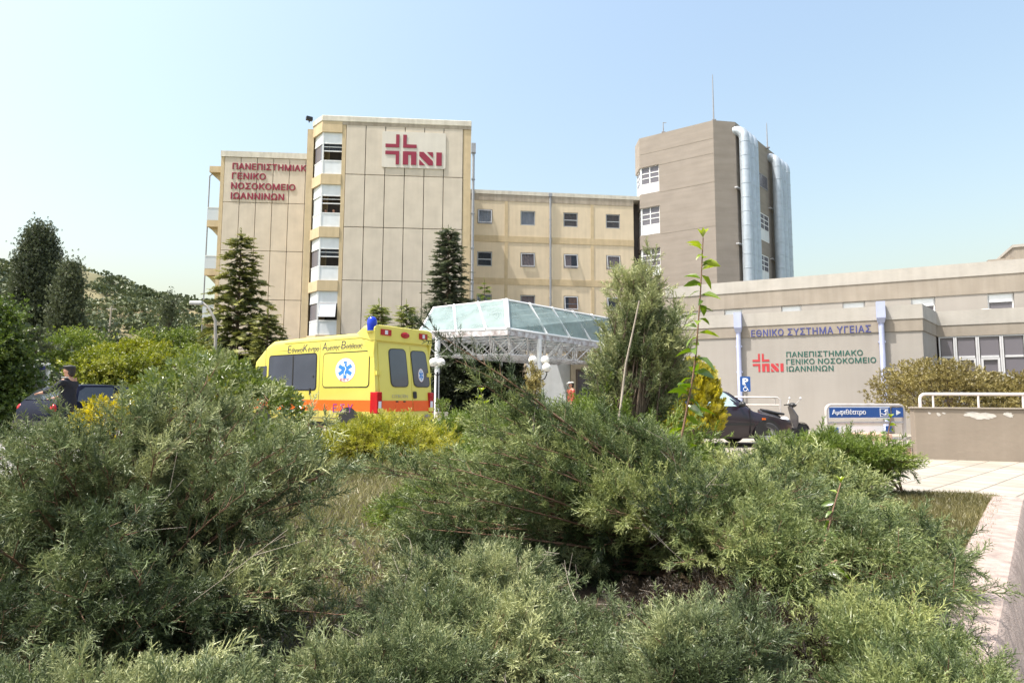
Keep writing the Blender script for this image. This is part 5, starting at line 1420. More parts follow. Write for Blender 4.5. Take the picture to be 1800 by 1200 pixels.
for s_ in (1, -1):
    m_ = MB(); m_.tube([(-0.2, s_*0.22, 1.06), (-0.10, s_*0.30, 1.20)], 0.008, 6); m_.ball((-0.08, s_*0.31, 1.25), 0.06, 12, (0.4, 1.0, 0.8)); m_.build('mirror', M['alu'], scoot, 50)
m_ = MB(); m_.tube([(-0.18, 0, 0.95), (0.04, 0, 0.35), (0.10, 0, 0.26)], 0.035, 8); m_.build('fork', M['scoot'], scoot, 50)
m_ = MB(); loft(m_, [[(0.09+0.26*math.cos(a)+0, y, 0.24+0.27*math.sin(a)) for y in (-0.07, 0.07)] + [(0.09+0.24*math.cos(a), y, 0.24+0.25*math.sin(a)) for y in (0.07, -0.07)] for a in np.linspace(R(10), R(160), 8)]); m_.build('mudguard', M['scoot'], scoot, 50)
for x_ in (0.09, -0.98):
    wheel(scoot, x_, 0, 0.235, 0.11, 1)
MB().box(-1.36, -1.28, -0.07, 0.07, 0.72, 0.80).build('tail_lamp', M['ambred'], scoot)
MB().tube([(-0.6, 0.05, 0.28), (-0.62, 0.22, 0.0)], 0.015, 6).build('side_stand', M['black'], scoot)

scoot.scale = (SC_K, SC_K, SC_K)

# ================================================================== PEOPLE
def skinned(name, nodes, edges, material, parent, levels=2):
    me = bpy.data.meshes.new(name)
    me.from_pydata([n[0] for n in nodes], edges, [])
    o = bpy.data.objects.new(name, me); COL.objects.link(o); o.parent = parent
    me.materials.append(material)
    m_ = o.modifiers.new('skin', 'SKIN'); m_.use_smooth_shade = True
    sv = me.skin_vertices[0].data
    for i, n in enumerate(nodes):
        r_ = n[1]; sv[i].radius = (r_, r_) if not isinstance(r_, tuple) else r_
    for d in sv: d.use_root = False
    sv[0].use_root = True
    s_ = o.modifiers.new('subdivision', 'SUBSURF'); s_.levels = levels; s_.render_levels = levels
    return o

def person(label, loc, rotz, arms, top, legs, hat=None, hair=True, H=1.75):
    """faces +x locally. arms: two (elbow, wrist, hand direction) for the left (+y) and right (-y) arm"""
    k = H/1.75
    t = thing('person', label, 'person', loc, rotz)
    V = lambda x, y, z: (x*k, y*k, z*k)
    N = [(V(0, 0, .95), .125*k), (V(0, 0, 1.12), .115*k), (V(.01, 0, 1.30), .14*k), (V(0, 0, 1.43), .10*k), (V(.005, 0, 1.50), .055*k), (V(.02, 0, 1.56), .062*k), (V(.022, 0, 1.63), .088*k), (V(.012, 0, 1.70), .075*k)]
    E = [(0, 1), (1, 2), (2, 3), (3, 4), (4, 5), (5, 6), (6, 7)]
    N.append((V(.125, 0, 1.605), .014*k)); E.append((6, 8))            # nose
    N.append((V(.085, 0, 1.545), .030*k)); E.append((5, 9))            # chin
    for s in (1, -1):
        N.append((V(.01, s*.095, 1.62), .018*k)); E.append((6, len(N)-1))   # ear
    sl_n, sl_e = [], []
    for s, (el, wr, hd) in zip((1, -1), arms):
        b = len(N); sh = V(0, s*.185, 1.41); el = V(*el); wr = V(*wr); hd = Vector(hd).normalized()
        N += [(sh, .068*k), (el, .046*k), (wr, .030*k)]
        E += [(3, b), (b, b+1), (b+1, b+2)]
        w = Vector(wr); palm = w + hd*.055*k; N.append((tuple(palm), (.042*k, .022*k))); E.append((b+2, b+3))
        sd = hd.cross(Vector((0, 0, 1)));  sd = sd.normalized() if sd.length > 0.1 else Vector((1, 0, 0))
        for q, ln in enumerate((.075, .085, .080, .062)):
            base = palm + hd*.035*k + sd*(.03-.02*q)*k
            i0 = len(N); N.append((tuple(base), .010*k)); E.append((b+3, i0))
            N.append((tuple(base+hd*ln*.55*k+Vector((0, 0, -.006*k))), .009*k)); E.append((i0, i0+1))
            N.append((tuple(base+hd*ln*k+Vector((0, 0, -.022*k))), .0075*k)); E.append((i0+1, i0+2))
        i0 = len(N); th = palm - hd*.02*k + sd*.042*k; N.append((tuple(th), .012*k)); E.append((b+3, i0))
        N.append((tuple(th+hd*.045*k+sd*.018*k), .009*k)); E.append((i0, i0+1))
        sl_n.append([(sh, .080*k), (el, .060*k), (tuple(Vector(el).lerp(Vector(wr), .88)), .044*k)])
    for s in (1, -1):
        b = len(N); N += [(V(0, s*.095, .88), .09*k), (V(.01, s*.10, .48), .062*k), (V(-.02, s*.10, .09), .042*k), (V(.10, s*.11, .035), (.042*k, .032*k))]
        E += [(0, b), (b, b+1), (b+1, b+2), (b+2, b+3)]
    skinned('body', N, E, M['skin'], t)
    # clothing
    n2 = [(V(0, 0, .82), .175*k), (V(0, 0, .95), .180*k), (V(0, 0, 1.10), .160*k), (V(.01, 0, 1.28), .172*k), (V(0, 0, 1.42), .118*k), (V(.003, 0, 1.475), .068*k)]
    e2 = [(0, 1), (1, 2), (2, 3), (3, 4), (4, 5)]
    for q in sl_n:
        b = len(n2); n2 += q; e2 += [(4, b), (b, b+1), (b+1, b+2)]
    skinned('shirt', n2, e2, M[top], t)
    n3 = [(V(0, 0, 1.03), .160*k), (V(0, 0, .90), .160*k)]; e3 = [(0, 1)]
    for s in (1, -1):
        b = len(n3); n3 += [(V(0, s*.095, .84), .105*k), (V(.01, s*.10, .48), .078*k), (V(-.02, s*.10, .10), .062*k)]; e3 += [(1, b), (b, b+1), (b+1, b+2)]
    skinned('trousers', n3, e3, M[legs], t)
    for s in (1, -1):
        sh = MB(); sh.ball((.045*k, s*.105*k, .045*k), .07*k, 12, (2.0, .75, .65)); sh.build('shoe', M['black'], t, 60)
    if hair:
        hm = MB(); hm.ball((-.012*k, 0, 1.668*k), .106*k, 16, (1.0, .92, .95)); hm.ball((-.045*k, 0, 1.60*k), .085*k, 14, (.8, 1.0, 1.1)); hm.build('hair', M['hair'], t, 60)
    for s in (1, -1):
        MB().ball((.098*k, s*.034*k, 1.635*k), .012*k, 8).build('eye', M['black'], t, 60)
    if hat:
        hm = MB(); hm.lathe([(.108*k, 0), (.112*k, .02*k), (.122*k, .04*k), (.10*k, .058*k), (.02*k, .064*k)], 20, Matrix.Translation((.005*k, 0, 1.69*k)))
        hm.add([(.09*k, -.085*k, 1.695*k), (.20*k, -.05*k, 1.675*k), (.20*k, .05*k, 1.675*k), (.09*k, .085*k, 1.695*k), (.09*k, -.085*k, 1.71*k), (.20*k, -.05*k, 1.687*k), (.20*k, .05*k, 1.687*k), (.09*k, .085*k, 1.71*k)], [(3,2,1,0),(4,5,6,7),(0,1,5,4),(1,2,6,5),(2,3,7,6)])
        hm.build('cap', M[hat], t, 40)
    return t
# uniformed man by the blue car, facing left
pm = at(118, 690, 13.3)
man = person('man in dark navy uniform and cap reaching across beside the blue car', (pm.x+0.02, pm.y, 0.0), R(180+8),
       [((.20, .24, 1.22), (.42, .16, 1.16), (1, -.2, -.15)), ((.14, -.25, 1.16), (.34, -.2, 1.05), (1, .2, -.1))], 'navycl', 'navycl', 'black', True, 1.74)
ep = MB(); ep.box(-.05, .05, .10, .20, 1.475, 1.495); ep.build('epaulette', M['whitecl'], man)
# the one with white cap near the entrance
pw_ = at(1004, 690, 24.5)
person('person in white cap and red shirt walking near the entrance doorway', (pw_.x, pw_.y, 0), R(200),
       [((.02, .26, 1.15), (.10, .24, .92), (.2, 0, -1)), ((.0, -.26, 1.15), (.08, -.25, .92), (.2, 0, -1))], 'redcl', 'navycl', 'whitecl', True, 1.72)
# two people leaning at the bay window, second floor from the top
zfl = zB_lo - FLOOR + 0.02 - 0.12
for px, tp, lab in ((572, 'pinkcl', 'dark haired person in pink top at the open bay window, nearer its centre mullion'), (586.5, 'redcl', 'dark haired person in red top at the open bay window, beside the ochre pilaster')):
    x = FB.on_y(px, 372, 0.36)[0]; zz = FB.on_y(px, 367, 0.36)[1]
    w_ = FB.w(x, 0.42, zz - 1.70)
    person(lab, w_, A_BLOCK - R(90) + (0.25 if px < 580 else -0.15), [((.10, .28, 1.16), (.22, .05, 1.14), (.3, -1, 0)), ((.10, -.28, 1.16), (.22, -.05, 1.12), (.3, 1, 0))], tp, 'navycl', None, True, 1.7)

# ================================================================== PLANTS
UP = np.array([0.0, 0.0, 1.0])
def unit(a):
    a = np.asarray(a, float); return a / (np.linalg.norm(a, axis=-1, keepdims=True) + 1e-9)

def bases(d, roll):
    """rotation matrices whose columns are side, forward (= d) and normal"""
    d = unit(d); ref = np.tile(UP, (len(d), 1)); par = np.abs(d[:, 2]) > 0.97; ref[par] = (1, 0, 0)
    x = unit(np.cross(d, ref)); z = np.cross(x, d)
    c, s = np.cos(roll)[:, None], np.sin(roll)[:, None]
    return np.stack([x*c + z*s, d, -x*s + z*c], axis=2)

class Leaves:
    def __init__(s): s.V = []; s.T = []; s.C = []; s.n = 0
    def add(s, V, T, C):
        s.V.append(V.astype(np.float32)); s.T.append((T + s.n).astype(np.int32)); s.C.append(C.astype(np.float32)); s.n += len(V)
    def spread(s, tmpl, pos, dirs, scale, tint, rng, roll=None):
        """copies of a template (V, T, tip tint) put at pos along dirs, all in one mesh"""
        V, T, tip = tmpl; N = len(pos)
        if N == 0: return
        roll = rng.uniform(0, 2*np.pi, N) if roll is None else roll
        B = bases(dirs, roll)
        sc_ = np.broadcast_to(np.asarray(scale, float), (N,))
        W = np.einsum('nij,vj->nvi', B, V) * sc_[:, None, None] + np.asarray(pos)[:, None, :]
        C = np.asarray(tint)[:, None] + tip[None, :]
        TT = T[None, :, :] + (np.arange(N)*len(V))[:, None, None]
        s.add(W.reshape(-1, 3), TT.reshape(-1, 3), np.clip(C, 0, 1).reshape(-1))
    def build(s, name, material, parent=None):
        V = np.concatenate(s.V); T = np.concatenate(s.T); C = np.concatenate(s.C)
        me = bpy.data.meshes.new(name)
        me.vertices.add(len(V)); me.vertices.foreach_set('co', V.ravel())
        me.loops.add(len(T)*3); me.loops.foreach_set('vertex_index', T.ravel())
        me.polygons.add(len(T)); me.polygons.foreach_set('loop_start', np.arange(len(T), dtype=np.int32)*3)
        me.update(calc_edges=True)
        a = me.attributes.new('tint', 'FLOAT', 'POINT'); a.data.foreach_set('value', C)
        me.materials.append(material)
        o = bpy.data.objects.new(name, me); COL.objects.link(o)
        if parent: o.parent = parent
        return o

def tubes(paths, r0s, r1s, n=5):
    V = []; F = []; b = 0
    for P_, r0, r1 in zip(paths, r0s, r1s):
        P_ = np.asarray(P_, float); m = len(P_); t = unit(np.gradient(P_, axis=0))
        ref = np.array([0.31, 0.2, 0.93]); a = unit(np.cross(t, ref)); c = np.cross(t, a)
        rr = np.linspace(r0, r1, m)[:, None]
        for k in range(n):
            an = 2*np.pi*k/n; V.append(P_ + (a*np.cos(an) + c*np.sin(an))*rr)
        for k in range(n):
            for i in range(m-1):
                F.append((b+k*m+i, b+((k+1) % n)*m+i, b+((k+1) % n)*m+i+1, b+k*m+i+1))
        b += n*m
    return np.concatenate(V), F

def wood(name, paths, r0s, r1s, material, parent, n=5, split=None, mat2=None):
    V, F = tubes(paths, r0s, r1s, n)
    me = bpy.data.meshes.new(name); me.from_pydata(V.tolist(), [], F)
    me.polygons.foreach_set('use_smooth', [True]*len(F)); me.materials.append(material)
    if mat2:
        me.materials.append(mat2); nf = sum((len(p_)-1)*n for p_ in paths[:split])
        me.polygons.foreach_set('material_index', [0]*nf + [1]*(len(F)-nf))
    me.update()
    o = bpy.data.objects.new(name, me); COL.objects.link(o); o.parent = parent
    return o

def bez(a, b, c, n=9):
    t = np.linspace(0, 1, n)[:, None]
    return (1-t)**2*np.asarray(a) + 2*t*(1-t)*np.asarray(b) + t*t*np.asarray(c)

def tri(V, T, C, p, q, w, nrm, tip0, tip1):
    p, q = np.array(p, float), np.array(q, float); s = unit(np.cross(q-p, nrm))*w
    b = len(V); V += [p-s, p+s, q]; C += [tip0, tip0, tip1]; T.append((b, b+1, b+2))

def t_juniper(seed, n=15, wid=0.022, m=3):
    """knobbly scale-leaf shoot of unit length along +y, twiglets all round"""
    r = random.Random(seed); V = []; T = []; C = []
    def nr(): return np.array([r.uniform(-1, 1), r.uniform(-.4, .4), r.uniform(-1, 1)])
    cx = r.uniform(-.16, .16); cz = r.uniform(-.1, .2)
    axis = lambda t: np.array([cx*t*t, t, cz*t*t])
    for i in range(3): tri(V, T, C, axis(i/3*.95), axis(min(1, (i+1.4)/3)), wid*(1.25-.2*i), nr(), -.22+.10*i, -.05+.12*i)
    for k in range(n):
        t = 0.03 + 0.90*k/n; a = axis(t); ph = k*2.4 + r.uniform(-.5, .5)
        L = (0.40*(1-t)**.6 + 0.12)*r.uniform(.7, 1.2); an = R(r.uniform(30, 62))
        d = np.array([math.sin(an)*math.cos(ph), math.cos(an), math.sin(an)*math.sin(ph)])
        tip = a + d*L + np.array([0, .14*L, .03*L])
        tri(V, T, C, a, tip, wid*.95, nr(), -.16, .18)
        for j in range(m):
            u = .25 + .7*j/m; b = a + (tip-a)*u; l2 = L*.40*(1.2-u)*r.uniform(.7, 1.3) + .035
            d2 = unit(d*.75 + unit(np.array([r.gauss(0, 1), r.gauss(0, 1), r.gauss(0, 1)]))*.75 + np.array([0, .2, 0]))
            tri(V, T, C, b, b + d2*l2, wid*.8, nr(), -.08, .22)
    return np.array(V), np.array(T), np.array(C)

def t_leaf(fold=.25, wid=.45, curl=.15):
    """one pointed leaf of unit length, folded along its rib and curled"""
    V = np.array([(0, 0, 0), (-wid/2, .38, fold*wid), (0, .42, 0), (wid/2, .38, fold*wid), (-wid*.38, .7, fold*wid*.7 - curl*.4), (0, .72, -curl*.4), (wid*.38, .7, fold*wid*.7 - curl*.4), (0, 1, -curl)], float)
    T = np.array([(0, 2, 1), (0, 3, 2), (1, 2, 5), (1, 5, 4), (2, 3, 6), (2, 6, 5), (4, 5, 7), (5, 6, 7)])
    return V, T, np.array([-.08, 0, -.04, 0, .02, 0, .02, .06])

def t_leaf_lo(wid=.55):
    V = np.array([(0, 0, 0), (-wid/2, .5, .06), (0, 1, -.08), (wid/2, .5, .06)], float)
    return V, np.array([(0, 2, 1), (0, 3, 2)]), np.array([-.05, .02, .06, .02])

def t_rosette(n, seed, wid=.4, open_=.9, lo=True):
    """a twig tip with a whorl of leaves"""
    r = np.random.default_rng(seed); base = t_leaf_lo(wid) if lo else t_leaf(.25, wid)
    L = Leaves(); k = np.arange(n); a = k*2.4 + r.uniform(-.3, .3, n); e = np.linspace(.15, open_, n)
    d = np.stack([np.cos(a)*e, 1.05-e*.75, np.sin(a)*e], 1)
    L.spread(base, np.stack([0*a, np.linspace(.5, 0, n), 0*a], 1), d, r.uniform(.6, 1, n)*.62, r.uniform(-.15, .15, n), r)
    return np.concatenate(L.V), np.concatenate(L.T), np.concatenate(L.C)

def t_fan(seed, n=9, wid=.05):
    """flat needle spray for conifers seen from further off"""
    r = random.Random(seed); V = []; T = []; C = []
    nrm = lambda: np.array([r.uniform(-.5, .5), r.uniform(-.3, .3), 1])
    tri(V, T, C, (0, 0, 0), (0, 1, -.06), wid*1.2, nrm(), -.15, .15)
    for k in range(n):
        t = .05 + .85*k/n
        for s in (-1, 1):
            L = .42*(1-t) + .12; a = R(r.uniform(38, 58))
            tri(V, T, C, (0, t, -.06*t), (s*math.sin(a)*L, t+math.cos(a)*L, -.06*t + r.uniform(-.10, .04)), wid, nrm(), -.08, .16)
    return np.array(V), np.array(T), np.array(C)

JT = [t_juniper(k) for k in range(6)]
JTF = [t_juniper(40+k, 10, .034, 2) for k in range(4)]

def juniper(name, label, center, radii, base, plumes, material, seed, spray=.07, group=None, zmin=.30, per=7, pr=.13, up=.3, leaders=(), twigs=9, templ=None, step=.03, lean=(0, 0, 0), tone=.42, rw=.8, bark='redbark', tone_var=.15, start=3.0, shell=(.76, 1.10), gauss=.48, dead=0):
    """boughs run from the base to plumes spread over a dome; shoots crowd the outer half of each bough"""
    rng = np.random.default_rng(seed); templ = templ or JT
    t_ = thing(name, label, 'shrub', (base[0], base[1], base[2]), 0, group)
    O_ = np.array(base, float); c = np.array(center, float); rd = np.array(radii, float)
    tips = []; i = 0; n_ = 0
    while n_ < plumes and i < plumes*4:
        z = 1 - 1.30*((i*.7548) % 1.0); ph = i*2.39996 + rng.uniform(-.35, .35); i += 1
        rxy = math.sqrt(max(0, 1-z*z)); pc = c + rd*np.array([math.cos(ph)*rxy, math.sin(ph)*rxy, z])*rng.uniform(*shell)
        if pc[2] < zmin: continue
        n_ += 1; tint = tone + rng.normal()*tone_var*1.3; sz = rng.uniform(.72, 1.35)
        for k in range(per): tips.append((pc + rng.normal(size=3)*pr*gauss*np.array([1, 1, .7]), None, tint, sz))
    for l in leaders:
        tint = tone + .05 + rng.normal()*tone_var; L0 = np.array(l[0], float)
        sz = rng.uniform(.8, 1.25); tips.append((L0, l[1], tint, sz))
        for k in range(2 if len(l) < 3 else l[2]): tips.append((L0 + rng.normal(size=3)*pr*.6 - unit(L0-O_)*pr*.7, l[1]*.7, tint, sz))
    paths = []; r0s = []; r1s = []; SP = []; SD = []; SS = []; SC = []
    for tip, ar, tint0, sz in tips:
        p0 = O_ + rng.normal(size=3)*np.array([.05, .05, .01])*rw; v = tip - p0; L = np.linalg.norm(v)
        a_ = .05 if ar is None else ar
        ctrl = p0 + v*np.array([.42, .42, .60]) + UP*a_*L + rng.normal(size=3)*.05*L
        P_ = bez(p0, ctrl, tip, 10); paths.append(P_ - O_); r0s.append((.004+.006*L)*rw); r1s.append(.0014*rw)
        s0 = max(.25, 1 - pr*start/L) if ar is None else max(.3, 1 - pr*4.5/L)
        for t in np.linspace(s0, .99, twigs if ar is None else int(twigs*1.4)):
            q9 = t*9; i0 = min(8, int(q9)); p = P_[i0] + (P_[i0+1]-P_[i0])*(q9-i0); tan = unit(P_[i0+1]-P_[i0])
            d = unit(tan*.6 + unit(rng.normal(size=3))*.8 + UP*up + np.array(lean))
            l = pr*(1.0 if ar is None else .55)*rng.uniform(.45, 1.15)*(1.25-.6*t); q = p + d*l + UP*l*.15
            paths.append(np.array([p, q]) - O_); r0s.append(.0022*rw); r1s.append(.001*rw)
            m = max(2, int(l/step)+1); u = (np.arange(m)+rng.uniform(.3, 1.0, m))/m
            SP.append(p + (q-p)*u[:, None]); SD.append(unit(d*.7 + unit(rng.normal(size=(m, 3)))*.7 + UP*(up+.05) + np.array(lean)))
            SS.append(spray*sz*rng.uniform(.65, 1.25, m)); SC.append(tint0 + rng.normal(size=m)*.10)
            SP.append(q[None]); SD.append(d[None]); SS.append(np.array([spray*sz*rng.uniform(.9, 1.6)])); SC.append(np.array([tint0+.10]))
        SP.append(tip[None]); SD.append(unit(P_[-1]-P_[-3])[None]); SS.append(np.array([spray*1.7])); SC.append(np.array([tint0+.12]))
    SP = np.concatenate(SP) - O_; SD = np.concatenate(SD); SS = np.concatenate(SS); SC = np.concatenate(SC)
    k = rng.integers(0, len(templ), len(SP)); L_ = Leaves()
    for i in range(len(templ)):
        m = k == i; L_.spread(templ[i], SP[m], SD[m], SS[m], SC[m], rng)
    L_.build('foliage', M[material], t_)
    dp, d0, d1 = [], [], []
    if dead:
        for k in range(dead):
            ph = rng.uniform(0, 2*np.pi); zz = rng.uniform(.0, .95); rr = math.sqrt(1-zz*zz)
            p = c + rd*np.array([math.cos(ph)*rr, math.sin(ph)*rr, zz])*rng.uniform(.75, 1.0) - O_
            d = unit(p*.6 + rng.normal(size=3)*.9*np.linalg.norm(p)); l = pr*rng.uniform(1.0, 2.4)
            q = p + d*l + rng.normal(size=3)*l*.18; dp.append(bez(p, (p+q)/2 + rng.normal(size=3)*l*.15, q, 6)); d0.append(.0013*rw/.8); d1.append(.0006)
            for _ in range(3):
                a_ = p + (q-p)*rng.uniform(.3, .9); dp.append(np.array([a_, a_ + unit(d + rng.normal(size=3)*.8)*l*rng.uniform(.2, .45)])); d0.append(.0008); d1.append(.0005)
    wood('branches', paths + dp, r0s + d0, r1s + d1, M[bark], t_, 4, len(paths), M['palebark'])
    return t_

G1 = 'spreading junipers in the front bed'
BZ = 0.26
# the large one at the near left
def pa(px, py, Y): 
    p_ = at(px, py, Y); return (p_.x, p_.y, p_.z)
juniper('juniper_shrub', 'large lacy grey green juniper in front, its top reaching the blue car', (-1.45, 2.05, .47), (.70, .56, .30), (-1.35, 2.1, BZ), 23, 'jun', 11, .058, G1, .36, 11, .14, .26, step=.025, twigs=10, dead=26,
        leaders=[(pa(140, 775, 1.8), .02), (pa(275, 715, 2.0), .06), (pa(390, 712, 2.2), .06), (pa(215, 728, 1.9), .08), (pa(330, 700, 2.1), .08), (pa(40, 785, 1.9), .06), (pa(555, 825, 2.0), .06), (pa(570, 875, 1.95), .08), (pa(610, 940, 1.9), .06), (pa(480, 775, 2.1), .08), (pa(420, 740, 2.0), .08), (pa(522, 805, 2.1), .08), (pa(560, 840, 2.0), .10), (pa(520, 810, 1.9), .08), (pa(560, 930, 1.9), .05), (pa(600, 1010, 1.8), .04), (pa(90, 1010, 1.5), .0), (pa(190, 925, 1.55), .02), (pa(250, 1000, 1.5), .0), (pa(240, 730, 1.95), .06), (pa(300, 720, 2.0), .06), (pa(360, 712, 2.1), .06), (pa(410, 722, 2.15), .06), (pa(265, 745, 2.1), .06), (pa(330, 740, 2.2), .06), (pa(385, 745, 2.2), .06), (pa(180, 755, 2.0), .06), (pa(450, 760, 2.2), .06), (pa(600, 1080, 1.75), .03), (pa(560, 1000, 1.8), .03), (pa(60, 775, 1.8), .05), (pa(110, 785, 1.75), .05), (pa(15, 775, 1.85), .05), (pa(90, 800, 1.7), .04), (pa(30, 820, 1.7), .04), (pa(150, 800, 1.75), .04)])
juniper('juniper_shrub', 'dense light grey green juniper along the bottom edge, under the large lacy one', (-.78, 1.20, .30), (.58, .26, .22), (-.75, 1.25, BZ), 22, 'jun', 12, .045, G1, .32, 9, .085, .5, step=.020, twigs=9, tone=.5, dead=10)
juniper('juniper_shrub', 'low pale juniper mat with dead twigs, between the two tallest junipers', (-.12, 2.15, .27), (.58, .50, .18), (-.1, 2.2, BZ), 26, 'jun', 13, .052, G1, .32, 9, .10, .42, step=.025, twigs=9, tone=.55, dead=40)
juniper('juniper_shrub', 'low green juniper mat at the bottom edge, in the shade of the large lacy one', (-.30, 1.60, .26), (.40, .26, .14), (-.3, 1.6, BZ), 18, 'jun', 28, .045, G1, .30, 9, .08, .42, step=.02, twigs=9, tone=.42, dead=16)
juniper('juniper_shrub', 'low grey juniper behind the pale mat, at the edge of the dry lawn', (-.12, 3.10, .26), (.55, .48, .14), (-.2, 3.2, BZ), 26, 'jun', 27, .062, G1, .32, 9, .12, .38, step=.03, twigs=9, tone=.46, dead=14)
juniper('juniper_shrub', 'round topped blue green juniper at the bottom edge below the dark hollow', (.44, 1.42, .30), (.32, .24, .27), (.44, 1.45, BZ), 24, 'jun', 14, .042, G1, .30, 9, .075, .55, step=.019, twigs=9, tone=.50, dead=4)
# the wide one in the middle
juniper('juniper_shrub', 'wide green juniper with a long bare stemmed branch pointing at the canopy', (.40, 3.15, .50), (.84, .72, .32), (1.02, 3.05, BZ), 27, 'jun2', 15, .066, G1, .46, 10, .15, .30, step=.03, twigs=12, lean=(-.20, 0, 0), dead=8, start=4.5,
        leaders=[(pa(748, 575, 2.75), .02, 0), (pa(800, 632, 2.8), .03, 0), (pa(850, 675, 2.8), .03, 0), (pa(770, 815, 2.4), .04), (pa(700, 800, 2.9), .06), (pa(860, 723, 3.0), .08), (pa(960, 738, 3.0), .08), (pa(1060, 738, 3.1), .10), (pa(1010, 743, 3.0), .10), (pa(900, 743, 2.9), .08), (pa(665, 830, 2.7), .05), (pa(700, 890, 2.6), .03), (pa(1120, 760, 3.1), .10), (pa(930, 735, 2.9), .08), (pa(985, 745, 2.8), .08), (pa(880, 790, 2.6), .05)])
juniper('juniper_shrub', 'low spreading juniper with flat feathery boughs beside the kerb lawn', (1.08, 2.95, .40), (.68, .78, .20), (.95, 3.2, BZ), 34, 'jun2', 16, .064, G1, .42, 11, .14, .14, step=.03, twigs=10, lean=(.05, -.04, 0), tone=.49, dead=8,
        leaders=[(pa(1620, 935, 3.3), .06), (pa(1580, 895, 3.5), .06), (pa(1480, 860, 3.8), .08), (pa(1600, 980, 3.1), .05), (pa(1540, 1060, 2.7), .03), (pa(1680, 1055, 2.35), .02), (pa(1360, 820, 3.6), .08), (pa(1290, 815, 3.5), .08), (pa(1430, 845, 3.6), .08)])
juniper('juniper_shrub', 'feathery juniper at the corner of the kerb near the bottom edge', (1.08, 1.85, .26), (.26, .24, .10), (1.0, 1.9, BZ), 12, 'jun2', 26, .055, G1, .30, 8, .11, .28, step=.027, twigs=9, lean=(.05, -.05, 0), tone=.45)
juniper('juniper_shrub', 'small feathery juniper in the very corner, its tips over the near kerb', (.99, 1.52, .30), (.26, .20, .09), (.95, 1.5, BZ), 14, 'jun2', 30, .045, G1, .30, 9, .09, .3, step=.021, twigs=9, lean=(.06, 0, 0), tone=.46)
juniper('juniper_shrub', 'dead brown juniper twigs in the dark hollow under the spreading one', (.85, 2.15, .24), (.55, .45, .09), (.85, 2.2, BZ), 26, 'deadj_shade', 29, .05, G1, .265, 8, .10, .20, step=.026, twigs=8, tone=.35, dead=20)  # shade is put into the brown so the sunlit mat looks hollow
# further back
juniper('juniper_shrub', 'bright green juniper hump behind the wide one, in front of the canopy', (.75, 6.2, .46), (1.25, .8, .40), (1.1, 6.2, BZ), 34, 'jung', 17, .12, G1, .34, 6, .24, .35, step=.065, twigs=8, templ=JTF, tone=.45)
juniper('juniper_shrub', 'grey green juniper hump in front of the dark car', (2.15, 5.0, .29), (.85, .7, .13), (2.2, 5.0, BZ), 28, 'jun2', 18, .11, G1, .34, 6, .20, .3, step=.055, twigs=8, templ=JTF, tone=.5)
juniper('juniper_shrub', 'fresh green low juniper in front of the direction sign', (2.92, 5.65, .56), (.56, .40, .10), (3.05, 5.7, BZ), 26, 'jung', 19, .09, G1, .46, 6, .13, .16, step=.045, twigs=9, templ=JTF, tone=.5, lean=(.14, 0, 0))
juniper('juniper_shrub', 'golden green juniper spilling in front of the ambulance bumper', (-1.70, 8.7, .36), (1.05, .75, .26), (-1.7, 8.8, BZ), 34, 'gold', 20, .12, G1, .30, 7, .20, .10, step=.07, twigs=8, templ=JTF, tone=.55)
juniper('juniper_shrub', 'low green juniper on the dry lawn below the golden one', (-.62, 4.2, .26), (.50, .28, .06), (-.5, 4.5, BZ), 16, 'jung', 21, .08, G1, .30, 6, .11, .15, step=.045, twigs=8, templ=JTF, tone=.5, lean=(-.1, 0, 0))
juniper('juniper_shrub', 'dark green juniper between the plant pot and the wide front juniper', (-.3, 9.2, .40), (1.0, .7, .26), (-.2, 9.3, BZ), 26, 'jung', 22, .14, G1, .34, 6, .24, .3, step=.07, twigs=8, templ=JTF, tone=.33)
# tall loose one before the tower
juniper('tall_juniper', 'tall loose grey green juniper with pale dead stems before the tower', (1.34, 6.4, 1.35), (.40, .40, 1.02), (1.18, 6.3, BZ), 38, 'jun', 23, .095, None, .5, 6, .18, .30, step=.05, twigs=9, templ=JTF, tone=.74, rw=1.5, bark='bark', tone_var=.16, shell=(.45, 1.08),
        leaders=[(pa(1138, 450, 6.3), .0), (pa(1115, 485, 6.3), .0), (pa(1160, 490, 6.4), .0), (pa(1065, 625, 6.3), .03), (pa(1190, 540, 6.4), .03), (pa(1185, 610, 6.4), .03)])

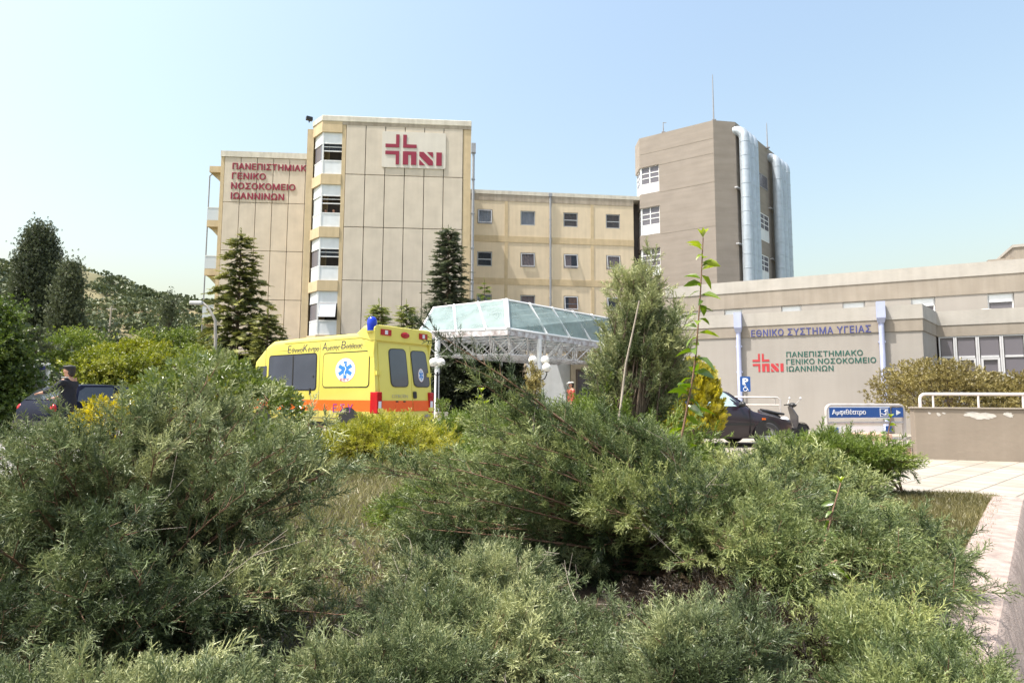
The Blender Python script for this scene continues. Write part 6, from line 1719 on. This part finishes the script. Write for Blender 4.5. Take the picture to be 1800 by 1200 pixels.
# ---- broad-leaved shrubs
def leafy(name, label, cat, center, radii, base, n, leaves_per, leaf, material, seed, group=None, shell=(.6, 1.0), zmin=.2, tmpl=None, tone=.5, tv=.14, upb=.35, stems=22, bark='bark', flat=1.0, lumps=0):
    rng = np.random.default_rng(seed); t_ = thing(name, label, cat, tuple(base), 0, group); O_ = np.array(base, float)
    c = np.array(center, float); rd = np.array(radii, float)
    d = unit(rng.normal(size=(n*3, 3))); d[:, 2] = np.where(d[:, 2] < -.35, -d[:, 2], d[:, 2])
    lump = 1.0
    if lumps:
        ld = unit(rng.normal(size=(lumps, 3))); lump = .80 + .28*np.clip((d @ ld.T).max(1)*2.4-1.4, 0, 1)
        d_scale = lump
    P_ = c + rd*d*(rng.uniform(shell[0], shell[1], (n*3, 1)))*(lump[:, None] if lumps else 1.0)
    P_ = P_[P_[:, 2] > zmin][:n]; dd = unit(P_ - c)
    tm = tmpl or [t_rosette(leaves_per, seed+k, .42) for k in range(4)]
    SD = unit(dd*.8 + UP*upb + rng.normal(size=P_.shape)*.35)
    cl = rng.normal(size=(12, 3)); tint = tone + tv*np.sin((P_-c) @ cl.T * 2.2).mean(1)*2.0 + rng.normal(size=len(P_))*tv*.7
    k = rng.integers(0, len(tm), len(P_)); L_ = Leaves()
    for i in range(len(tm)):
        m = k == i; L_.spread(tm[i], P_[m]-O_, SD[m], leaf*rng.uniform(.75, 1.3, m.sum()), tint[m], rng)
    L_.build('foliage', M[material], t_)
    idx = rng.choice(len(P_), min(stems, len(P_)), False)
    H = rd[2]
    wood('branches', [bez((0, 0, 0) + rng.normal(size=3)*.05*np.array([1, 1, 0]), (P_[i]-O_)*np.array([.35, .35, .6]), P_[i]-O_, 7) for i in idx], [.012+.02*H]*len(idx), [.004+.003*H]*len(idx), M[bark], t_, 5)
    return t_
leafy('broadleaf_shrub', 'glossy leaved green shrub hiding the front of the ambulance', 'shrub', (-3.30, 7.0, .72), (.98, .8, .80), (-3.1, 7.0, BZ), 1500, 9, .11, 'broad', 31, None, (.72, 1.0), .2, None, .52, .16, lumps=14)
leafy('broadleaf_shrub', 'glossy leaved green shrub at the lawn edge below the ambulance stripe', 'shrub', (-2.25, 5.9, .45), (.52, .5, .50), (-2.2, 5.9, BZ), 420, 9, .10, 'broad', 32, None, (.6, 1.0), .2, None, .5, .16, lumps=8)
# yellowish shrubs near the blue car
leafy('yellow_shrub', 'small yellow leaved shrub right behind the lacy juniper top', 'shrub', (-4.35, 8.6, .75), (.75, .5, .72), (-4.3, 8.6, BZ), 420, 8, .14, 'thuja', 33, None, (.5, 1.0), .2, None, .5, .2, lumps=6)
leafy('yellow_shrub', 'low yellow leaved shrub beside the blue car', 'shrub', (-6.25, 9.6, .55), (.7, .5, .62), (-6.2, 9.6, 0), 300, 8, .13, 'thuja', 34, None, (.5, 1.0), .1, None, .5, .2, lumps=6)
# olive brown shrubs in front of the glazed entrance
G2 = 'olive brown shrubs by the ramp'
leafy('olive_shrub', 'wide olive brown shrub left of the ramp wall, behind the direction sign', 'shrub', (12.0, 17.0, 1.0), (2.1, 1.0, 1.15), (12.0, 17.0, 0), 4200, 8, .13, 'brown', 35, G2, (.5, 1.05), .1, None, .55, .18, lumps=16)
leafy('olive_shrub', 'olive brown shrub behind the handrail in front of the glazed doors', 'shrub', (14.2, 16.6, .85), (1.6, 1.0, 1.0), (14.2, 16.6, 0), 2800, 8, .13, 'brown', 36, G2, (.5, 1.05), .1, None, .55, .18, lumps=12)
leafy('olive_shrub', 'greener shrub at the far end of the ramp wall', 'shrub', (16.4, 16.6, .8), (1.5, 1.0, .95), (16.4, 16.6, 0), 2200, 8, .13, 'mid', 37, G2, (.5, 1.05), .1, None, .4, .18, lumps=12)
# golden thuja: upright fans
leafy('golden_thuja', 'bright golden yellow thuja between the tall juniper and the dark car', 'shrub', (3.08, 10.6, .82), (.52, .45, .88), (3.08, 10.6, BZ), 1500, 8, .15, 'thuja', 38, None, (.7, 1.0), .2, [t_fan(70+k, 6, .085) for k in range(3)], .52, .17, upb=1.1, lumps=14)
for kk, (px, py, Y, rr, hh, lab) in enumerate(((900, 735, 8.0, .28, .35, 'small pale weed patch beside the plant pot'),)):
    pass
# plants in the pot and creeper on the column
pt = at_z(776, 753, 0.0)
leafy('potted_plant', 'thin leafy plant growing in the square plant pot', 'plant', (pt.x, pt.y, .75), (.28, .28, .30), (pt.x, pt.y, .5), 60, 6, .16, 'mid', 39, None, (.2, 1.0), .5, None, .5, .2, stems=10)
leafy('column_creeper', 'pale flowering creeper growing up beside the canopy column', 'plant', (at(938, 690, 22).x, 22, 1.2), (.35, .3, 1.15), (at(938, 690, 22).x, 22, 0), 240, 6, .20, 'brown', 40, None, (.2, 1.0), .1, None, .75, .2, stems=10)

# ---- trees
def tree(name, label, base, H, env, n_cl, per, rc, leaf, material, seed, group=None, trunk=.18, z0=.15, tone=.45, tv=.15, bark='bark', squash=.7, tmpl=None, cat='tree', shellp=.5, limbs=26, up=.2):
    """env(t) gives the crown radius as a share of H at relative height t"""
    rng = np.random.default_rng(seed); t_ = thing(name, label, cat, tuple(base), 0, group)
    tt = rng.uniform(z0, 1, n_cl*4); w = np.array([env(t) for t in tt]); keep = rng.uniform(0, w.max(), len(tt)) < w; tt = tt[keep][:n_cl]; w = w[keep][:n_cl]
    a = rng.uniform(0, 2*np.pi, len(tt)); r = w*H*rng.uniform(0, 1, len(tt))**shellp*rng.uniform(.75, 1.08, len(tt))
    cen = np.stack([np.cos(a)*r, np.sin(a)*r, tt*H], 1)
    L_ = Leaves(); tm = tmpl or [t_rosette(7, seed+k, .6, 1.0) for k in range(3)]
    n = per; P_ = (cen[:, None, :] + rng.normal(size=(len(cen), n, 3))*rc*np.array([1, 1, squash])).reshape(-1, 3)
    out = unit(P_ - np.array([0, 0, H*.5])*1.0); D = unit(out*.5 + UP*up + rng.normal(size=P_.shape)*.6)
    tint = np.repeat(tone + rng.normal(size=len(cen))*tv, n) + rng.normal(size=len(P_))*.08
    k = rng.integers(0, len(tm), len(P_))
    for i in range(len(tm)):
        m = k == i; L_.spread(tm[i], P_[m], D[m], leaf*rng.uniform(.7, 1.3, m.sum()), tint[m], rng)
    L_.build('crown', M[material], t_)
    paths = [np.array([(0, 0, -.1), (rng.normal()*.02*H, rng.normal()*.02*H, H*.4), (0, 0, H*.93)])]; r0 = [trunk]; r1 = [trunk*.12]
    for i in rng.choice(len(cen), min(limbs, len(cen)), False):
        c = cen[i]; s = np.array([0, 0, max(.08*H, c[2]*.55)]); paths.append(bez(s, (s+c)/2 - UP*0.02*H + np.array([c[0], c[1], 0])*.15, c, 6)); r0.append(trunk*.35); r1.append(trunk*.06)
    wood('trunk', paths, r0, r1, M[bark], t_, 6)
    return t_

FAN = [t_fan(k, 8, .06) for k in range(4)]
def conifer(name, label, base, H, Rb, whorls, per, material, seed, spray=.5, droop=.25, tone=.45, trunk=.16, tip_up=.15, z0=.04, shape=.85, tv=.1):
    rng = np.random.default_rng(seed); t_ = thing(name, label, 'tree', tuple(base), 0)
    L_ = Leaves(); paths = [np.array([(0, 0, -.1), (0, 0, H*.5), (0, 0, H)])]; r0 = [trunk]; r1 = [.012]
    SP, SD, SS, SC, SR = [], [], [], [], []
    for i in range(whorls):
        for k in range(per):
            t = z0 + (1-z0)*(i+rng.uniform(-.55, .55))/whorls; t = min(.985, max(z0, t))
            a = 2*np.pi*(k+rng.uniform(-.3, .3))/per + i*1.1
            l = Rb*max(.04, (1-t))**shape*rng.uniform(.45, 1.2) + .12
            o_ = np.array([math.cos(a), math.sin(a), 0])
            s = np.array([0, 0, min(H*.985, t*H)]); rise = .35*(t-.3)
            q = s + o_*l + UP*(l*rise - droop*l*(1-t)); c = s + o_*l*.5 + UP*l*(rise+.12)
            P_ = bez(s, c, q, 7); paths.append(P_); r0.append(.012+.012*l); r1.append(.004)
            m = max(3, int(l/spray*5.0)); u = rng.uniform(.12, 1, m); idx = u*6; i0 = np.minimum(5, idx.astype(int))
            pos = P_[i0] + (P_[i0+1]-P_[i0])*(idx-i0)[:, None]
            side = np.array([-o_[1], o_[0], 0]); sg_ = np.where(rng.uniform(size=m) < .5, 1, -1)[:, None]
            D = unit(o_*.75 + side*sg_*rng.uniform(.1, .9, (m, 1)) + UP*rng.uniform(-.35, .25, (m, 1)))
            tb = tone + rng.normal()*tv
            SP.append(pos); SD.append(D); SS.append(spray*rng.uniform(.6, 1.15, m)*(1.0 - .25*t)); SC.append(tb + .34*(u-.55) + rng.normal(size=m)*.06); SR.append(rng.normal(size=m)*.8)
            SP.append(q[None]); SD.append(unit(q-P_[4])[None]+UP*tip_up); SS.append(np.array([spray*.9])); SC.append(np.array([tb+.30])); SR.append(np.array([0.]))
    SP.append(np.array([[0, 0, H*.97]])); SD.append(np.array([[0, 0.02, 1.]])); SS.append(np.array([spray*1.2])); SC.append(np.array([tone+.2])); SR.append(np.array([0.]))
    SP, SD, SS, SC, SR = map(np.concatenate, (SP, SD, SS, SC, SR)); k = rng.integers(0, 4, len(SP))
    for i in range(4):
        m = k == i; L_.spread(FAN[i], SP[m], SD[m], SS[m], SC[m], rng, SR[m])
    L_.build('crown', M[material], t_)
    wood('trunk', paths, r0, r1, M['bark'], t_, 5)
    return t_
def gb(px, Y, dx=0): 
    p_ = at(px, 690, Y); return (p_.x+dx, Y, 0.0)
def hgt(py, Y): return at(900, py, Y).z

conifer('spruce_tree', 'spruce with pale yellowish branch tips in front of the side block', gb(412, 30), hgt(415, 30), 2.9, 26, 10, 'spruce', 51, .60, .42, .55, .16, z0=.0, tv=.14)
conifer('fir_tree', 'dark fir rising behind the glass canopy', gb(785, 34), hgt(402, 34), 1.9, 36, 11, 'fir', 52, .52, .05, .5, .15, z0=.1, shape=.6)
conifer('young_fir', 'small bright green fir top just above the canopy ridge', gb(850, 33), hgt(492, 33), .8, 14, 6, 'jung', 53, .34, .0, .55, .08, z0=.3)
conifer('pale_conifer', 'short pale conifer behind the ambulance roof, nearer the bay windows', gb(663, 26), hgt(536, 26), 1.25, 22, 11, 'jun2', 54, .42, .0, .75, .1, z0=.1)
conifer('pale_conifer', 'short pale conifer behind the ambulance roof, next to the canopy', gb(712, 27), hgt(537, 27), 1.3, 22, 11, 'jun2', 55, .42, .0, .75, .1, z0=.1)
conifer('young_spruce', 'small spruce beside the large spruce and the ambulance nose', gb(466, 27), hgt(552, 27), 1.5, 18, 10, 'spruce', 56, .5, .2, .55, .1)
pop = lambda t: .155*math.sin(math.pi*min(1, max(0, (t*.93+.07)))**.75)**.8 + .004
tree('poplar_tree', 'tall dark poplar beside the hill', gb(52, 62), hgt(404, 62), lambda t: .170*min(1, t*2.2+.4)*max(0, 1-t)**.45 , 620, 100, .42, .28, 'poplar', 61, None, .5, .04, .5, .16, squash=1.5, up=.8, shellp=.45)
tree('poplar_tree', 'slimmer poplar at the hill side of the tall dark one', gb(108, 58), hgt(470, 58), lambda t: .12*min(1, t*3+.1)*max(0, 1-t)**.5+.004, 240, 76, .45, .30, 'poplar', 62, None, .35, .04, .62, .14, squash=1.5, up=.8)
tree('poplar_tree', 'distant small poplar standing against the wooded hill', gb(290, 105), hgt(520, 105), lambda t: .115*min(1, t*3+.1)*max(0, 1-t)**.4+.004, 90, 34, .55, .5, 'poplar', 63, None, .4, .05, .55, .14, squash=1.5, up=.8)
rnd = lambda t: .40*math.sqrt(max(0, 1-((t-.58)/.45)**2))
wide = lambda t: .55*math.sqrt(max(0, 1-((t-.55)/.48)**2))
tree('leafy_tree', 'fresh green tree between the poplars and the utility pole', gb(137, 40), hgt(590, 40), wide, 90, 70, .40, .24, 'mid', 64, None, .14, .1, .6)
tree('dark_conifer', 'small dark conifer in front of the wooded hill', gb(182, 44), hgt(584, 44), lambda t: .22*max(0, 1-t)**.7+.01, 60, 36, .3, .34, 'fir', 65, None, .14, .05, .35, squash=1.0)
tree('sumac_tree', 'yellow green feathery tree under the small distant poplar', gb(232, 34), hgt(604, 34), wide, 120, 60, .34, .22, 'lime', 66, None, .12, .12, .55, squash=.45)
tree('leafy_tree', 'mid green tree between the sumac and the spruce', gb(300, 38), hgt(588, 38), wide, 100, 66, .38, .23, 'mid', 67, None, .12, .1, .68)
tree('sumac_tree', 'low yellow green tree in front of the mid green one', gb(290, 26), hgt(622, 26), wide, 90, 60, .28, .19, 'lime', 68, None, .1, .06, .5, squash=.5)
tree('sumac_tree', 'low yellow green tree behind the uniformed man', gb(195, 24), hgt(628, 24), wide, 90, 60, .28, .19, 'lime', 69, None, .1, .06, .45, squash=.5)
tree('leafy_tree', 'olive green tree close to the street lamp', gb(345, 28), hgt(624, 28), wide, 80, 60, .3, .19, 'mid', 70, None, .1, .06, .72)
tree('dark_shrub', 'dense dark green shrub tree at the edge of the photo, beside the blue car', gb(-22, 17.5), hgt(548, 17.5), lambda t: .33*math.sqrt(max(0, 1-((t-.42)/.58)**2)), 120, 70, .24, .17, 'mid', 71, None, .1, .05, .22, squash=.8)
tree('cedar_tree', 'brownish cedar with drooping boughs above the notice board', gb(30, 26), hgt(585, 26), lambda t: .48*max(0, 1-t)**.6+.02, 40, 40, .3, .3, 'poplar', 72, None, .12, .25, .62, squash=.3)
# dark cypresses behind the canopy columns
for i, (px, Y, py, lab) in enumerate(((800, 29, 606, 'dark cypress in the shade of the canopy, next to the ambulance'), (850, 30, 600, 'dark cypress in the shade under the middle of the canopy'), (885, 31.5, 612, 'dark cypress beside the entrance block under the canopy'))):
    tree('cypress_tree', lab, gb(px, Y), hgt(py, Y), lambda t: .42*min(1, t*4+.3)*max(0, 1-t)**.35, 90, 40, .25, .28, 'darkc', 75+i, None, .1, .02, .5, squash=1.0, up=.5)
tree('leafy_tree', 'dark green clipped shrub behind the tall juniper beside the entrance', gb(1110, 24), hgt(640, 24), wide, 70, 36, .25, .24, 'mid', 79, None, .1, .03, .3)

# wood on the hill: nobody could count these crowns
rng = np.random.default_rng(5); L_ = Leaves()
hx = rng.uniform(-700, -60, 9000); hy = rng.uniform(215, 560, 9000)
nz = np.sin(hx*.021+1.0)*np.cos(hy*.017) + .6*np.sin(hx*.05+hy*.033)
bare = np.exp(-((hx+318-(hy-450)*-.42)/14)**2)*(hy > 360)
keep = (nz > -.62) & (rng.uniform(size=9000) > bare*1.15)
hx, hy = hx[keep], hy[keep]; hz = np.array([hill_h(x, y) for x, y in zip(hx, hy)]); ok = hz > 1.5; hx, hy, hz = hx[ok], hy[ok], hz[ok]
sz = rng.uniform(2.0, 4.6, len(hx)); n = 26
d = unit(rng.normal(size=(len(hx), n, 3))); d[..., 2] = np.abs(d[..., 2])
P_ = (np.stack([hx, hy, hz], 1)[:, None, :] + d*sz[:, None, None]*np.array([1, 1, .85])).reshape(-1, 3)
tint = np.repeat(np.clip(.45 + .22*np.sin(hx*.03)*np.cos(hy*.025) + rng.normal(size=len(hx))*.18, 0, 1), n)
L_.spread(t_leaf_lo(1.0), P_, unit(d.reshape(-1, 3) + rng.normal(size=P_.shape)*.7), np.repeat(sz, n)*.62, tint, rng)
o = L_.build('hillside_wood', M['wood2']); tag(o, kind='stuff')

# ---- single leafy shoots sticking out of the junipers
LEAF = [t_leaf(.3, .40, .2), t_leaf(.2, .34, .35), t_leaf(.4, .44, .1)]
def shoot(name, label, pts, leaves, size, seed, tone=.5, stem='redbark', r=.008, tuft=True):
    rng = np.random.default_rng(seed); P_ = np.array(pts, float); t_ = thing(name, label, 'plant', tuple(P_[0])); P_ = P_ - P_[0]
    m = len(P_)-1; f = lambda t: np.array([np.interp(t*m, range(m+1), P_[:, i]) for i in range(3)])
    wood('stem', [np.array([f(t) for t in np.linspace(0, 1, 14)])], [r], [r*.35], M[stem], t_, 7)
    L_ = Leaves(); pos, dr, ss, ti = [], [], [], []
    for k in range(leaves):
        t = .18 + .80*k/leaves; a = k*2.5 + rng.uniform(-.5, .5)
        if k % 2: a = a*.3 + (0 if k % 4 == 1 else math.pi)
        pos.append(f(t)); dr.append((math.cos(a), math.sin(a)*.7, rng.uniform(-.55, .35) + .3*(t > .85))); ss.append(size*rng.uniform(.7, 1.2)*(1.05 - .45*t)); ti.append(tone + rng.normal()*.14 + .25*(t > .85))
    if tuft:
        for k in range(7):
            a = k*.9; pos.append(f(1.0)); dr.append((math.cos(a)*.45, math.sin(a)*.45, 1.0)); ss.append(size*.42); ti.append(.92)
    pos, dr, ss, ti = np.array(pos), unit(dr), np.array(ss), np.array(ti); kk = rng.integers(0, 3, len(pos))
    for i in range(3):
        q = kk == i; L_.spread(LEAF[i], pos[q], dr[q], ss[q], ti[q], rng, rng.normal(size=q.sum())*.5)
    L_.build('leaves', M['shoot'], t_)
    return t_
shoot('tall_shoot', 'tall upright shoot with drooping pointed leaves before the tower', [pa(1150, 905, 3.5)[:2] + (.3,), pa(1196, 780, 3.5), pa(1222, 640, 3.5), pa(1231, 520, 3.5), pa(1236, 418, 3.5)], 46, .15, 81, .45)
shoot('leafy_shoot', 'thin red stemmed shoot with a bright tip among the feathery junipers', [pa(1420, 1040, 2.35), pa(1448, 960, 2.45), pa(1463, 900, 2.5), pa(1478, 848, 2.55)], 8, .075, 82, .45, r=.006)
shoot('leafy_shoot', 'broad leaved shoot hanging in the dark hollow of the junipers', [pa(1470, 985, 2.3), pa(1440, 1000, 2.25), pa(1410, 1060, 2.2), pa(1395, 1095, 2.2)], 14, .095, 83, .32, r=.005, tuft=False)
shoot('leafy_shoot', 'pale leaved shoot poking from the wide juniper below the canopy column', [pa(965, 800, 3.6), pa(972, 770, 3.6), pa(985, 745, 3.6)], 10, .10, 84, .6, r=.005)
shoot('leafy_shoot', 'twiggy shrub shoot with small leaves at the end of the kerb lawn', [pa(1585, 862, 5.5), pa(1572, 815, 5.5), pa(1560, 770, 5.5), pa(1566, 735, 5.5)], 22, .12, 85, .4, r=.012)
shoot('leafy_shoot', 'leaning bare stem with few leaves before the bright paving', [pa(1580, 860, 5.5), pa(1545, 815, 5.5), pa(1515, 790, 5.5)], 16, .11, 86, .25, r=.012)
shoot('leafy_shoot', 'rust tinted leafy shoot beside the long bare juniper branch', [pa(850, 790, 4.2), pa(856, 730, 4.2), pa(846, 690, 4.2)], 16, .11, 87, .7, r=.006)
# bare dead stems of the tall juniper
ds_ = thing('dead_stem', 'pale bare dead stem standing inside the tall juniper', 'plant', pa(1085, 760, 5.9))
q0 = np.array(pa(1085, 760, 5.9))
wood('stem', [np.array([np.array(pa(1085, 760, 5.9))-q0, np.array(pa(1094, 690, 6.0))-q0, np.array(pa(1100, 640, 5.95))-q0, np.array(pa(1112, 585, 5.9))-q0, np.array(pa(1124, 528, 5.85))-q0])], [.014], [.007], M['palebark'], ds_, 7)

# ---- grass
def grass(name, poly_fn, n, size, material, seed, z, label=None):
    rng = np.random.default_rng(seed); x, y = poly_fn(rng, n); k = len(x)
    V = np.array([(-.06, 0, 0), (.06, 0, 0), (0, 1, 0)]); T = np.array([(0, 1, 2)])
    D = unit(np.stack([rng.normal(size=k)*.6, rng.normal(size=k)*.6, np.ones(k)], 1)); L_ = Leaves()
    tint = .45 + .25*np.sin(x*3.1)*np.cos(y*2.3) + rng.normal(size=k)*.18
    L_.spread((V, T, np.array([-.1, -.1, .1])), np.stack([x, y, np.full(k, z)], 1), D, size*rng.uniform(.5, 1.4, k), tint, rng)
    o = L_.build(name, M[material]); tag(o, kind='stuff'); return o
def in_bed(x, y):
    c = np.zeros(len(x), bool); j = len(BED)-1
    for i in range(len(BED)):
        xi, yi = BED[i]; xj, yj = BED[j]
        c ^= ((yi > y) != (yj > y)) & (x < (xj-xi)*(y-yi)/(yj-yi+1e-12)+xi); j = i
    return c
def reg(x0, x1, y0, y1):
    def f(rng, n):
        x = rng.uniform(x0, x1, n); y = rng.uniform(y0, y1, n); m = in_bed(x, y) & in_bed(x+.05, y-.04); return x[m], y[m]
    return f
grass('lawn_grass', reg(-4.7, .6, 3.2, 10.8), 150000, .05, 'grass', 91, BZ)
grass('kerb_lawn_grass', reg(1.6, 4.2, 2.4, 6.2), 170000, .045, 'grassd', 92, BZ)
grass('weed_grass', reg(-3.0, -.5, .7, 3.2), 20000, .05, 'grass', 93, BZ)
